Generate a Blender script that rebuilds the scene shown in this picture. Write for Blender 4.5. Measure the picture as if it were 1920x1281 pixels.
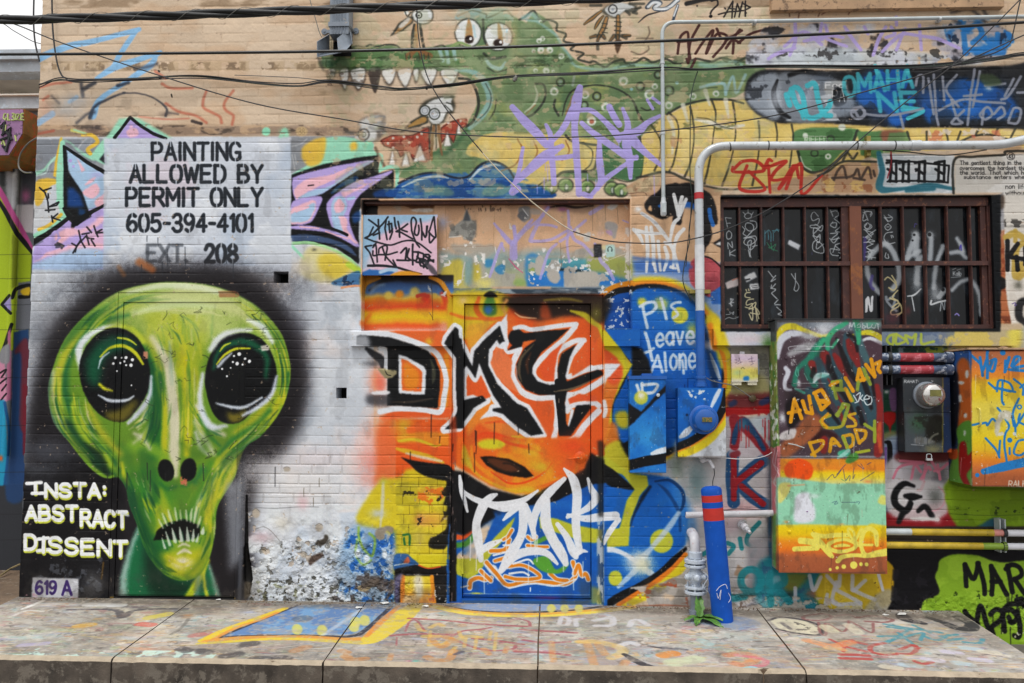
# Painted brick wall in an alley.  All sizes in metres; the wall face is the plane Y = 0, facing -Y.
import bpy, bmesh, math, random
import numpy as np
from mathutils import Vector, Matrix

for o in list(bpy.data.objects):
    bpy.data.objects.remove(o, do_unlink=True)
scene = bpy.context.scene
R = math.radians

# ---- camera -------------------------------------------------------------------------------------
FPX, DIST, CAMH = 1600.0, 5.84, 1.405     # focal length in photograph pixels, distance to the wall, eye height
PITCH, YAW = math.radians(3.6), math.radians(2.5)
CAM = np.array([0.0, -DIST, CAMH])
_f = np.array([-math.sin(YAW)*math.cos(PITCH), math.cos(YAW)*math.cos(PITCH), math.sin(PITCH)])
_r = np.array([math.cos(YAW), math.sin(YAW), 0.0])
_u = np.cross(_r, _f)
ROLL = 0.004                               # the camera hangs a touch off level
_r, _u = _r*math.cos(ROLL)+_u*math.sin(ROLL), _u*math.cos(ROLL)-_r*math.sin(ROLL)

def P(px, py, y=0.0):
    """point where the sight line of a photograph pixel meets the plane Y = y"""
    d = _f*FPX + _r*(px-960.0) + _u*(640.5-py)
    t = (y - CAM[1])/d[1]
    return CAM + d*t

def PZ(px, py, z):
    """point where the sight line meets the level plane Z = z"""
    d = _f*FPX + _r*(px-960.0) + _u*(640.5-py)
    t = (z - CAM[2])/d[2]
    return CAM + d*t

cam_data = bpy.data.cameras.new("camera")
cam_data.sensor_width = 36.0
cam_data.lens = FPX/1920.0*36.0
cam_data.clip_end = 500.0
camera = bpy.data.objects.new("camera", cam_data)
scene.collection.objects.link(camera)
camera.matrix_world = Matrix(((_r[0], _u[0], -_f[0], CAM[0]), (_r[1], _u[1], -_f[1], CAM[1]), (_r[2], _u[2], -_f[2], CAM[2]), (0, 0, 0, 1)))
scene.camera = camera

# ---- light: bright overcast day -----------------------------------------------------------------
SUN_EL, SUN_AZ = R(66), R(200)
world = bpy.data.worlds.new("World")
scene.world = world
world.use_nodes = True
wn, wl = world.node_tree.nodes, world.node_tree.links
wn.clear()
w_out = wn.new("ShaderNodeOutputWorld")
w_bg = wn.new("ShaderNodeBackground")
w_sky = wn.new("ShaderNodeTexSky")
w_sky.sky_type = 'NISHITA'
w_sky.sun_disc = False
w_sky.sun_elevation = SUN_EL
w_sky.sun_rotation = SUN_AZ
w_sky.air_density = 1.0
w_sky.dust_density = 5.0
w_sky.ozone_density = 1.0
w_hs = wn.new("ShaderNodeHueSaturation")          # a cloud deck: the sky's own light without its blue
w_hs.inputs["Saturation"].default_value = 0.12
wl.new(w_sky.outputs[0], w_hs.inputs["Color"])
w_tc = wn.new("ShaderNodeTexCoord")                # an even cloud deck, brighter overhead, over the sky
w_sep = wn.new("ShaderNodeSeparateXYZ")
wl.new(w_tc.outputs["Generated"], w_sep.inputs[0])
w_mr = wn.new("ShaderNodeMapRange")
w_mr.inputs["From Min"].default_value, w_mr.inputs["From Max"].default_value = 0.0, 1.0
w_mr.inputs["To Min"].default_value, w_mr.inputs["To Max"].default_value = 6.5, 13.0
wl.new(w_sep.outputs["Z"], w_mr.inputs["Value"])
w_gt = wn.new("ShaderNodeMath"); w_gt.operation = 'GREATER_THAN'; w_gt.inputs[1].default_value = -0.01
wl.new(w_sep.outputs["Z"], w_gt.inputs[0])
w_fc = wn.new("ShaderNodeMath"); w_fc.operation = 'MULTIPLY'; w_fc.inputs[1].default_value = 0.75
wl.new(w_gt.outputs[0], w_fc.inputs[0])
w_mx = wn.new("ShaderNodeMix"); w_mx.data_type = 'RGBA'
wl.new(w_fc.outputs[0], w_mx.inputs["Factor"])
wl.new(w_hs.outputs[0], w_mx.inputs["A"]); wl.new(w_mr.outputs[0], w_mx.inputs["B"])
wl.new(w_mx.outputs["Result"], w_bg.inputs["Color"])
w_bg.inputs["Strength"].default_value = 0.15
wl.new(w_bg.outputs[0], w_out.inputs["Surface"])

sun_data = bpy.data.lights.new("sun", 'SUN')
sun_data.energy = 1.15
sun_data.angle = R(11)
sun_data.color = (1.0, 0.97, 0.92)
sun = bpy.data.objects.new("sun", sun_data)
scene.collection.objects.link(sun)
sun.location = (0, -6, 12)
# light comes from behind the camera, from above: direction towards the sun
_sd = Vector((math.sin(SUN_AZ)*math.cos(SUN_EL), math.cos(SUN_AZ)*math.cos(SUN_EL), math.sin(SUN_EL)))
sun.rotation_euler = _sd.to_track_quat('Z', 'Y').to_euler()

scene.view_settings.view_transform = 'Standard'
scene.view_settings.look = 'None'
scene.view_settings.exposure = 0.02
scene.view_settings.gamma = 1.0

# ---- paint engine: spray and brush strokes laid on sheets of paint in wall coordinates ------------------
RES = 0.0034                                    # metres per texel
CX0,CX1,CZ0,CZ1 = -4.15,3.95,-0.45,4.35   # extent of the sheet on the wall plane
CW,CH = int((CX1-CX0)/RES),int((CZ1-CZ0)/RES)
PXS = DIST/FPX/RES                              # texels per photograph pixel

def _up(a,w,h):
 yi = np.linspace(0,a.shape[0]-1.001,h);xi = np.linspace(0,a.shape[1]-1.001,w)
 y0 = yi.astype(int);x0 = xi.astype(int)
 fy = (yi-y0)[:,None];fx = (xi-x0)[None,:]
 fy = fy*fy*(3-2*fy);fx = fx*fx*(3-2*fx)
 r0 = a[y0][:,x0]*(1-fx)+a[y0][:,x0+1]*fx
 r1 = a[y0+1][:,x0]*(1-fx)+a[y0+1][:,x0+1]*fx
 return (r0*(1-fy)+r1*fy).astype(np.float32)

def noise(cell,seed,octaves=3,w=None,h=None,ax=1.0):
 """fractal value noise, about 0..1, largest cell in texels; ax stretches it sideways"""
 w = w or CW;h = h or CH
 rs = np.random.RandomState(seed)
 out = np.zeros((h,w),np.float32);amp = 1.0;tot = 0.0;c = float(cell)
 for _ in range(octaves):
  a = rs.rand(max(3,int(h/c)+2),max(3,int(w/(c*ax))+2)).astype(np.float32)
  out += amp*_up(a,w,h);tot += amp
  amp *= 0.55;c = max(1.0,c/2.1)
 return out/tot

def hexc(c):
 if isinstance(c,str):
  c = c.lstrip('#')
  if len(c) == 3: c = c[0]*2+c[1]*2+c[2]*2
  return np.array([int(c[i:i+2],16)/255.0 for i in (0,2,4)],np.float32)
 return np.array(c,np.float32)

def blur(m,r):
 """three box passes, close to a Gaussian"""
 k = int(round(r))
 if k < 1: return m
 for _ in range(2):
  for ax in (0,1):
   p = np.pad(m,[(k+1,k) if a == ax else (0,0) for a in (0,1)],mode='edge')
   cs = np.cumsum(p,axis=ax,dtype=np.float64)
   n = 2*k+1
   m = ((cs[n:,:]-cs[:-n,:]) if ax == 0 else (cs[:,n:]-cs[:,:-n]))/n
 return m.astype(np.float32)

GR = None      # shared grain sheets
def grains():
 global GR
 if GR is None:
  GR = dict(fine=np.random.RandomState(5).rand(CH,CW).astype(np.float32),
    med=noise(7,11,2),wob=noise(16,12,2)-0.5,wob2=noise(16,13,2)-0.5,big=noise(90,14,4))
 return GR

class Sheet:
 def __init__(s,base):
  s.img = np.empty((CH,CW,3),np.float32);s.img[:] = hexc(base)
  s.rel = np.zeros((CH,CW),np.float32)     # relief in millimetres
  s.ox = s.oy = 0.0;s.k = 1.0;s.clip = None
  s.M = np.array([[1.0,0,0],[0,1.0,0]])
    # authoring frame: photograph pixel = origin + number / k
 def at(s,ox,oy,k=3.0):
  s.ox,s.oy,s.k = ox,oy,k
 def tx(s,pts):
  """authoring numbers -> texel coordinates (row 0 at the top)"""
  p = np.asarray(pp(pts) if isinstance(pts,str) else pts,float).reshape(-1,2)
  X = s.ox+p[:,0]/s.k;Y = s.oy+p[:,1]/s.k
  d = _f[None]*FPX + _r[None]*(X-960.0)[:,None] + _u[None]*(640.5-Y)[:,None]
  t = DIST/d[:,1]
  wx = d[:,0]*t;wz = CAMH+d[:,2]*t
  return np.stack([(wx-CX0)/RES,(CZ1-wz)/RES],1)
 def _apply(s,x0,y0,a,col,alpha,grain):
  h,w = a.shape
  if h < 1 or w < 1: return
  g = grains()
  if grain:
   f = g['fine'][y0:y0+h,x0:x0+w];md = g['med'][y0:y0+h,x0:x0+w]
   a = np.clip(a + (a*(1-a))*4*grain*((f-0.5)*1.0+(md-0.5)*0.9),0,1)
  a = a*alpha
  if s.clip is not None: a = a*s.clip[y0:y0+h,x0:x0+w]
  a = a[...,None]
  reg = s.img[y0:y0+h,x0:x0+w]
  reg += a*(hexc(col)-reg)
 def _box(s,lo,hi,pad):
  x0 = max(0,int(lo[0]-pad));y0 = max(0,int(lo[1]-pad))
  x1 = min(CW,int(hi[0]+pad)+2);y1 = min(CH,int(hi[1]+pad)+2)
  return x0,y0,x1,y1
 @staticmethod
 def smooth(p,closed=False,n=7):
  p = np.asarray(p,float)
  if len(p) < 3: return p
  q = np.vstack([p[-1],p,p[0],p[1]]) if closed else np.vstack([2*p[0]-p[1],p,2*p[-1]-p[-2]])
  t = np.linspace(0,1,n,endpoint=False)[:,None]
  out = []
  for i in range(len(q)-3):
   a,b,c,d = q[i],q[i+1],q[i+2],q[i+3]
   out.append(0.5*((2*b)+(c-a)*t+(2*a-5*b+4*c-d)*t*t+(3*b-a-3*c+d)*t**3))
  out = np.vstack(out)
  return out if closed else np.vstack([out,p[-1]])
 def mask_line(s,pts,w,soft=1.0,sm=True,closed=False,wob=0.0):
  p = s.tx(pts)
  wl = np.atleast_1d(np.asarray(w,float))*PXS/s.k
  if len(wl) != len(p): wl = np.interp(np.linspace(0,1,len(p)),np.linspace(0,1,len(wl)),wl)
  q = np.hstack([p,wl[:,None]])
  if sm: q = s.smooth(q,closed)
  elif closed: q = np.vstack([q,q[:1]])
  sf = max(0.6,soft*PXS/s.k)
  pad = q[:,2].max()/2+sf*1.2+2
  x0,y0,x1,y1 = s._box(q[:,:2].min(0),q[:,:2].max(0),pad)
  if x1 <= x0 or y1 <= y0: return None
  m = np.zeros((y1-y0,x1-x0),np.float32)
  g = grains()
  for a,b in zip(q[:-1],q[1:]):
   u0,v0,u1,v1 = s._box(np.minimum(a,b)[:2],np.maximum(a,b)[:2],pad)
   u0 = max(u0,x0);v0 = max(v0,y0);u1 = min(u1,x1);v1 = min(v1,y1)
   if u1 <= u0 or v1 <= v0: continue
   X = np.arange(u0,u1)[None,:]-a[0];Y = np.arange(v0,v1)[:,None]-a[1]
   if wob:
    X = X+g['wob'][v0:v1,u0:u1]*wob*2;Y = Y+g['wob2'][v0:v1,u0:u1]*wob*2
   dx,dy = b[0]-a[0],b[1]-a[1]
   L = dx*dx+dy*dy+1e-9
   t = np.clip((X*dx+Y*dy)/L,0,1)
   d = np.sqrt((X-t*dx)**2+(Y-t*dy)**2)
   hw = (a[2]+(b[2]-a[2])*t)/2
   c = np.clip((hw-d)/(2*sf)+0.5,0,1)
   c = (c*c*(3-2*c)).astype(np.float32)
   r = m[v0-y0:v1-y0,u0-x0:u1-x0]
   np.maximum(r,c,out=r)
  return x0,y0,m
 def line(s,pts,w,col,soft=1.5,alpha=1.0,sm=True,closed=False,grain=0.3,wob=0.6,rel=0.0):
  r = s.mask_line(pts,w,soft,sm,closed,wob)
  if r is None: return
  x0,y0,m = r
  s._apply(x0,y0,m,col,alpha,grain)
  if rel: s.rel[y0:y0+m.shape[0],x0:x0+m.shape[1]] += m*rel
 def mask_poly(s,pts,soft=1.0,sm=True,wob=0.0):
  p = s.tx(pts)
  if sm: p = s.smooth(p,True)
  sf = soft*PXS/s.k
  x0,y0,x1,y1 = s._box(p.min(0),p.max(0),sf*2+4)
  if x1 <= x0 or y1 <= y0: return None
  X = np.arange(x0,x1)[None,:].astype(np.float32)+np.zeros((y1-y0,1),np.float32)
  Y = np.arange(y0,y1)[:,None].astype(np.float32)+np.zeros((1,x1-x0),np.float32)
  if wob:
   g = grains()
   X = X+g['wob'][y0:y1,x0:x1]*wob*2;Y = Y+g['wob2'][y0:y1,x0:x1]*wob*2
  ins = np.zeros(X.shape,bool)
  for (ax,ay),(bx,by) in zip(p,np.vstack([p[1:],p[:1]])):
   if ay == by: continue
   c = ((Y < ay) != (Y < by))
   c &= X < (bx-ax)*(Y-ay)/(by-ay)+ax
   ins ^= c
  m = blur(ins.astype(np.float32),max(1,sf*0.6))
  return x0,y0,m
 def poly(s,pts,col,soft=1.5,alpha=1.0,sm=True,grain=0.25,wob=0.6,rel=0.0):
  r = s.mask_poly(pts,soft,sm,wob)
  if r is None: return
  x0,y0,m = r
  s._apply(x0,y0,m,col,alpha,grain)
  if rel: s.rel[y0:y0+m.shape[0],x0:x0+m.shape[1]] += m*rel
 def full(s,pts,soft=1.0,sm=True,wob=0.0):
  """a clip mask of the whole sheet"""
  out = np.zeros((CH,CW),np.float32)
  r = s.mask_poly(pts,soft,sm,wob)
  if r is not None:
   x0,y0,m = r
   out[y0:y0+m.shape[0],x0:x0+m.shape[1]] = m
  return out
 def blob(s,x,y,rx,ry,col,alpha=1.0,rot=0.0,power=2.0,grain=0.35):
  """soft spray cloud; rx, ry at half strength"""
  c = s.tx([(x,y)])[0]
  a,b = rx*PXS/s.k,ry*PXS/s.k
  rr = max(a,b)*2.2
  x0,y0,x1,y1 = s._box(c,c,rr)
  if x1 <= x0 or y1 <= y0: return
  X = np.arange(x0,x1)[None,:]-c[0];Y = np.arange(y0,y1)[:,None]-c[1]
  cr,sr = math.cos(math.radians(rot)),math.sin(math.radians(rot))
  d = np.sqrt(((X*cr+Y*sr)/a)**2+((-X*sr+Y*cr)/b)**2)
  m = np.exp(-0.693*d**power).astype(np.float32)
  m[m < 0.02] = 0
  s._apply(x0,y0,m,col,alpha,grain)
 def dot(s,x,y,r,col,soft=2.0,alpha=1.0,ry=None):
  s.line([(x,y),(x+0.01,y)],2*r,col,soft,alpha,sm=False) if ry is None else \
   s.poly([(x+r*math.cos(t),y+ry*math.sin(t)) for t in np.linspace(0,6.283,13)[:-1]],col,soft,alpha)
 def ring(s,x,y,rx,ry,w,col,soft=2.0,alpha=1.0,a0=0,a1=360):
  t = np.radians(np.linspace(a0,a1,15))
  s.line([(x+rx*math.cos(q),y+ry*math.sin(q)) for q in t],w,col,soft,alpha)
 def lines(s,spec,w,col,soft=1.5,alpha=1.0,sm=True,**k):
  """several strokes: 'x,y x,y ...|x,y ...'"""
  for st in spec.split('|'):
   s.line(pp(st),w,col,soft,alpha,sm,**k)
 def rect(s,x0,y0,x1,y1,col,soft=1.0,alpha=1.0,wob=0.4,**k):
  s.poly([(x0,y0),(x1,y0),(x1,y1),(x0,y1)],col,soft,alpha,sm=False,wob=wob,**k)
 def mottle(s,pts,col,cell,thr,seed,alpha=1.0,soft=2.0,edge=0.06,sm=False,ax=1.0,rel=0.0,octaves=4):
  """patches of noise inside an outline: wear, chips, dirt"""
  r = s.mask_poly(pts,soft,sm)
  if r is None: return
  x0,y0,m = r
  h,w = m.shape
  n = noise(cell*PXS,seed,octaves,w,h,ax)
  a = np.clip((n-thr)/edge,0,1)*m
  s._apply(x0,y0,a.astype(np.float32),col,alpha,0)
  if rel: s.rel[y0:y0+h,x0:x0+w] += a*rel
 def crumble(s,pts,mm,cell,seed,dark='#55534d',alpha=0.8,soft=14,thr=0.40):
  """broken render: real relief in the surface, old dirt and painted shade in the pits"""
  r = s.mask_poly(pts,soft,False)
  if r is None: return
  x0,y0,m = r
  h,w = m.shape
  n = noise(cell*PXS,seed,4,w,h);n2 = noise(cell*0.4*PXS,seed+1,3,w,h)
  rid = 1-np.abs(2*n-1);v = 0.6*rid+0.4*n2
  s.rel[y0:y0+h,x0:x0+w] += m*(v-0.6)*mm*2
  s._apply(x0,y0,(np.clip((thr-v)/0.10,0,1)*m).astype(np.float32),dark,alpha,0)
 def sgrad(s,pts,stops,soft=1.0,sm=False,noise_amp=0.0,seed=1,alpha=1.0):
  """fill an outline with horizontal bands: stops = [(y, colour), ...] in authoring numbers"""
  r = s.mask_poly(pts,soft,sm)
  if r is None: return
  x0,y0,m = r
  h,w = m.shape
  xm = np.mean([q[0] for q in (pp(pts) if isinstance(pts,str) else pts)])
  ys = [s.tx([(xm,y)])[0][1]-y0 for y,_ in stops]
  cs = np.array([hexc(c) for _,c in stops])
  yy = np.arange(h,dtype=np.float32)[:,None]+np.zeros((1,w),np.float32)
  if noise_amp: yy = yy+(noise(30,seed,3,w,h)-0.5)*2*noise_amp*PXS/s.k
  col = np.stack([np.interp(yy,ys,cs[:,i]) for i in range(3)],-1).astype(np.float32)
  a = (m*alpha)
  if s.clip is not None: a = a*s.clip[y0:y0+h,x0:x0+w]
  reg = s.img[y0:y0+h,x0:x0+w]
  reg += a[...,None]*(col-reg)
 def text(s,string,x0,x1,y0,y1,w,col,soft=1.0,alpha=1.0,slant=0.0,jit=0.0,stencil=None,seed=0,gap=1.35,rise=0.0,grain=0.3,wob=0.4,smf=True):
  """lettering fitted into a box; rise tilts the line (right end lower is positive)"""
  rs = random.Random(seed)
  adv = [GW.get(c,4.0) for c in string]
  tot = sum(adv)+gap*(len(string)-1)
  sx = (x1-x0)/tot;sy = (y1-y0)/6.0
  x = x0
  for c,a in zip(string,adv):
   jy = rs.uniform(-jit,jit)*sy*6;js = 1+rs.uniform(-jit,jit)
   oy = y0+jy+rise*(x-x0)/(x1-x0+1e-6)
   if c in FONT:
    for st in FONT[c].split('|'):
     sm = st[0] == '~'
     pts = [(x+u*sx+(6-v)*slant*sy,oy+v*sy*js) for u,v in pp(st.lstrip('~'))]
     s.line(pts,w,col,soft,alpha,sm and smf,grain=grain,wob=wob)
    if stencil is not None and c in 'ABDGOPQR0689C':
     xm = x+a*0.5*sx
     s.line([(xm,y0-w*0.6),(xm,y0+(y1-y0)*0.2)],w*0.3,stencil,soft*0.7,0.9,False,grain=0)
     if c not in 'APR':
      s.line([(xm,y1-(y1-y0)*0.2),(xm,y1+w*0.6)],w*0.3,stencil,soft*0.7,0.9,False,grain=0)
   x += (a+gap)*sx

def pp(st):
 return [tuple(float(v) for v in q.split(',')) for q in st.split()]

FONT = {
'A': "0,6 2,0 4,6|.8,4 3.2,4",'B': "0,6 0,0|~0,0 2.6,.1 3.4,1.5 2.6,2.8 0,2.9|~0,2.9 3,3.1 3.9,4.5 3,5.8 0,6",
'C': "~3.8,1.1 2.9,.1 1.2,.1 .1,1.6 .1,4.4 1.2,5.9 2.9,5.9 3.8,4.9",'D': "0,6 0,0|~0,0 2.4,.1 3.8,1.6 3.8,4.4 2.4,5.9 0,6",
'E': "3.6,0 0,0 0,6 3.6,6|0,2.9 3,2.9",'F': "3.6,0 0,0 0,6|0,2.9 3,2.9",
'G': "~3.8,1.1 2.9,.1 1.2,.1 .1,1.6 .1,4.4 1.2,5.9 2.9,5.9 3.8,4.9|3.8,5.5 3.8,3.4 2.3,3.4",'H': "0,0 0,6|4,0 4,6|0,3 4,3",
'I': ".5,0 .5,6",'J': "~3,0 3,4.4 2.3,5.9 .9,5.9 0,4.6",'K': "0,0 0,6|3.8,0 .2,3.4|1.3,2.6 4,6",'L': "0,0 0,6 3.4,6",
'M': "0,6 0,0 2.3,4 4.6,0 4.6,6",'N': "0,6 0,0 4,6 4,0",'O': "~2,0 .6,.5 0,2 0,4 .6,5.5 2,6 3.4,5.5 4,4 4,2 3.4,.5 2,0",
'P': "0,6 0,0|~0,0 2.8,.1 3.8,1.6 2.8,3.2 0,3.3",'Q': "~2,0 .6,.5 0,2 0,4 .6,5.5 2,6 3.4,5.5 4,4 4,2 3.4,.5 2,0|2.6,4.6 4.2,6.4",
'R': "0,6 0,0|~0,0 2.8,.1 3.7,1.5 2.8,3 0,3.1|1.8,3.1 4,6",'S': "~3.7,1 2.8,.1 1.1,.1 .2,1.3 .8,2.6 3,3.3 3.8,4.6 2.9,5.9 1,5.9 0,4.9",
'T': "0,0 4,0|2,0 2,6",'U': "~0,0 0,4.2 .8,5.7 2,6 3.2,5.7 4,4.2 4,0",'V': "0,0 2,6 4,0",'W': "0,0 1.3,6 2.6,1 3.9,6 5.2,0",
'X': "0,0 4,6|4,0 0,6",'Y': "0,0 2,3 4,0|2,3 2,6",'Z': "0,0 4,0 0,6 4,6",
'0': "~1.9,0 .6,.5 0,2 0,4 .6,5.5 1.9,6 3.2,5.5 3.8,4 3.8,2 3.2,.5 1.9,0",'1': ".2,1.2 1.4,0 1.4,6",
'2': "~.1,1.5 .9,.1 2.8,.1 3.7,1.5 3,3 .1,6|.1,6 3.8,6",'3': "~.1,.9 1.2,0 2.9,.1 3.5,1.5 2.8,2.7 1.5,2.9|~1.5,2.9 3,3.1 3.8,4.5 2.9,5.9 1.1,6 0,5",
'4': "2.9,6 2.9,0 0,4.2 4,4.2",'5': "3.5,0 .5,0 .3,2.7|~.3,2.7 2.6,2.3 3.8,4 3,5.7 1.2,6 0,5.1",'6': "~3.4,.6 2.2,0 .8,.8 0,3 .2,5 1.8,6 3.4,5.4 3.8,4.2 3.2,2.9 1.8,2.6 .3,3.7",
'8': "~1.9,2.8 .5,2 .4,.9 1.9,0 3.4,.9 3.3,2 1.9,2.8 .2,3.8 0,5 1.9,6 3.8,5 3.6,3.8 1.9,2.8",'9': "~3.5,2.3 2,3.4 .6,3 0,1.7 .6,.4 2,0 3.4,.7 3.8,2.6 3,5 1.6,6 .5,5.4",
'-': ".3,3.2 2.5,3.2",'.': ".3,5.8 .5,5.9",':': ".4,1.6 .5,1.8|.4,4.4 .5,4.6",'?': "~0,1.3 .8,.1 2.6,.1 3.2,1.6 1.8,3 1.6,4.2|1.6,5.7 1.7,5.9","'": ".4,0 .2,1.6",
'a': "~3,3 1.6,2.3 .2,3.4 .2,5 1.4,6 3,5|3,2.4 3,6",'b': "0,0 0,6|~0,3.4 1.6,2.4 3,3.4 3,5 1.6,6 0,5.2",'c': "~3,3 1.6,2.3 .2,3.4 .2,5 1.4,6 3,5.3",
'd': "~3,3 1.6,2.3 .2,3.4 .2,5 1.4,6 3,5|3,0 3,6",'e': "~.2,4.2 3,4 2.6,2.7 1.4,2.3 .2,3.5 .3,5.1 1.5,6 3,5.3",'f': "~2.4,.4 1.4,0 .9,1.2 .9,6|0,2.6 2.2,2.6",
'g': "~3,3 1.6,2.3 .2,3.4 .2,4.6 1.4,5.4 3,4.6|~3,2.4 3,6.6 1.8,7.6 .4,7",'h': "0,0 0,6|~0,3.6 1.4,2.4 2.8,3.2 2.9,6",'i': ".3,2.4 .3,6|.3,.8 .35,1",
'k': "0,0 0,6|2.6,2.4 .1,4.4|.9,3.8 2.8,6",'l': ".3,0 .3,6",'m': "0,2.4 0,6|~0,3.4 1.2,2.4 2.2,3.2 2.2,6|~2.2,3.4 3.4,2.4 4.4,3.2 4.4,6",'n': "0,2.4 0,6|~0,3.6 1.4,2.4 2.8,3.2 2.9,6",
'o': "~1.5,2.3 .2,3.2 .1,5 1.5,6 2.9,5 2.9,3.2 1.5,2.3",'p': "0,2.4 0,8|~0,3.4 1.6,2.4 3,3.4 3,5 1.6,6 0,5.2",'r': "0,2.4 0,6|~0,3.8 .9,2.6 2.2,2.6",'s': "~2.6,2.9 1.4,2.3 .3,3 1.2,4 2.6,4.7 2,5.8 .2,5.6",
't': "1,.6 1,5.4 2.2,6|0,2.4 2.2,2.4",'u': "~0,2.4 0,5 1.2,6 2.9,5|2.9,2.4 2.9,6",'v': "0,2.4 1.4,6 2.8,2.4",'w': "0,2.4 1,6 2,3 3,6 4,2.4",'x': "0,2.4 2.6,6|2.6,2.4 0,6",'y': "0,2.4 1.4,5.6|2.8,2.4 .6,8",
}
GW = {'I': 1.0,'M': 4.6,'W': 5.2,'1': 1.6,'-': 2.8,'.': .8,':': .9,' ': 2.6,"'": .6,'J': 3.0,'i': .6,'l': .6,'m': 4.4,'w': 4.0,'t': 2.2,'f': 2.3,'r': 2.2,'?': 3.2}
for _c in 'abcdeghknopsuvxy': GW[_c] = 3.0

# ---- the wall's paint: left part -------------------------------------------------------------------
BK = '#17181a'
A = Sheet('#d2bba3')
Al,Ap,Am,Ab,As=A.line,A.poly,A.mottle,A.blob,A.lines   # short names for the brush calls

def paint_base(A):
 A.at(0,0,1)
 g = grains()
    # bare tan brick with its own tone from brick to brick comes from the relief pass; here only broad wear
 Am("-90,-90 2010,-90 2010,420 -90,420",'#c7a384',60,0.52,21,0.45,edge=0.12,ax=2.2)
 Am("-90,-90 2010,-90 2010,420 -90,420",'#e2c6aa',40,0.56,22,0.4,edge=0.12,ax=2.5)
    # two rows of rough darker brick
 Am("60,-40 1480,-40 1480,13 60,13",'#8d7862',26,0.42,23,0.7,edge=0.15,ax=2.5)
 for x in list(range(90,720,66)):
  Am([(x+4,116),(x+40,116),(x+40,132),(x+4,130)],'#7b6a58',9,0.45,24+x,0.8,edge=0.1)
  Am([(x-20,114),(x+46,114),(x+46,133),(x-20,133)],'#b79f80',20,0.4,34+x,0.5,edge=0.1)
 Ap("60,238 560,235 700,238 900,240 900,252 560,255 60,257",'#8a7768',5,0.75,sm=False)
 Am("60,234 900,234 900,257 60,257",'#4d443d',14,0.55,25,0.75,edge=0.12,ax=2)
 Am("60,234 900,234 900,257 60,257",'#cbab8c',16,0.58,26,0.7,edge=0.1,ax=2)
    # painted part of the wall, left of the doors
 Ap("20,257 700,255 700,1190 -20,1190",'#c3c9d2',1,1,sm=False)
 Am("20,257 700,255 700,1190 -20,1190",'#d6dbe2',70,0.5,27,0.7,edge=0.2)
 Am("420,500 700,500 700,960 420,960",'#e2d6d2',60,0.52,28,0.6,edge=0.2)
 Am("40,520 700,500 700,960 40,960",'#aab2bc',50,0.57,29,0.6,edge=0.15)

def paint_topleft(A):
 A.at(0,0,3)
 bl = '#8fbbe4'
 Al("205,335 300,290 410,252 520,232 780,165",[46,44,40,34,30],bl,5)
 Al("762,175 720,235 670,310 625,390 560,430",[34,34,32,30,22],bl,5)
 Al("540,440 640,380 760,340 900,295",[22,40,36,30],bl,5)
 Al("880,305 850,360 780,410 690,470 560,560 520,650",[24,40,40,28,34,46],bl,6)
 Al("215,690 290,640",40,bl,7,0.9)
 Al("390,570 430,545",24,bl,7,0.8)
 Al("760,385 840,372 880,358",20,'#454a55',12,0.7)
 dk = '#343a46'
 Al("505,660 530,600 620,550 700,520",[26,18,14,10],dk,8,0.85)
 Al("690,520 800,528 880,560 935,610 930,650",[8,9,10,14,16],dk,6,0.75)
 Al("430,690 490,640 530,630",18,dk,12,0.7)
 Al("455,470 465,540",22,dk,10,0.7);Al("470,500 530,465",26,dk,9,0.8)
 Al("660,480 720,465",20,dk,8,0.8);Al("290,540 330,580",14,dk,9,0.6)
 Ab(370,620,90,40,'#9ea6ae',0.55);Ab(420,560,70,30,'#a9b0b8',0.5);Ab(250,600,40,60,'#c08e7a',0.5)
 rd = '#b5513f'
 for st in ("225,490 300,470 400,460","240,560 270,540","910,470 960,495 1080,495","1160,510 1140,570 1150,610 1230,650 1245,690",
   "1310,510 1260,580 1270,620 1310,650 1305,700","930,580 1000,625 1100,650 1160,690","215,750 300,735","870,400 930,440"):
  Al(pp(st),16,rd,7,0.55)
 Al("780,655 930,670 1060,665",10,'#c0685a',5,0.55)
 Al("1080,680 1130,695",18,'#3a3436',6,0.85);Al("940,632 1000,640",12,'#6a6462',6,0.7)
 Ab(930,640,30,14,'#50484a',0.5)
 Ab(530,730,40,30,'#40383a',0.55)
 Al("890,398 895,402",10,'#222',2);Al("962,530 966,545",8,'#222',2)
    # grime
 Am("215,380 1000,380 1000,770 215,770",'#8f8274',40,0.60,31,0.35,edge=0.1)

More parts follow.
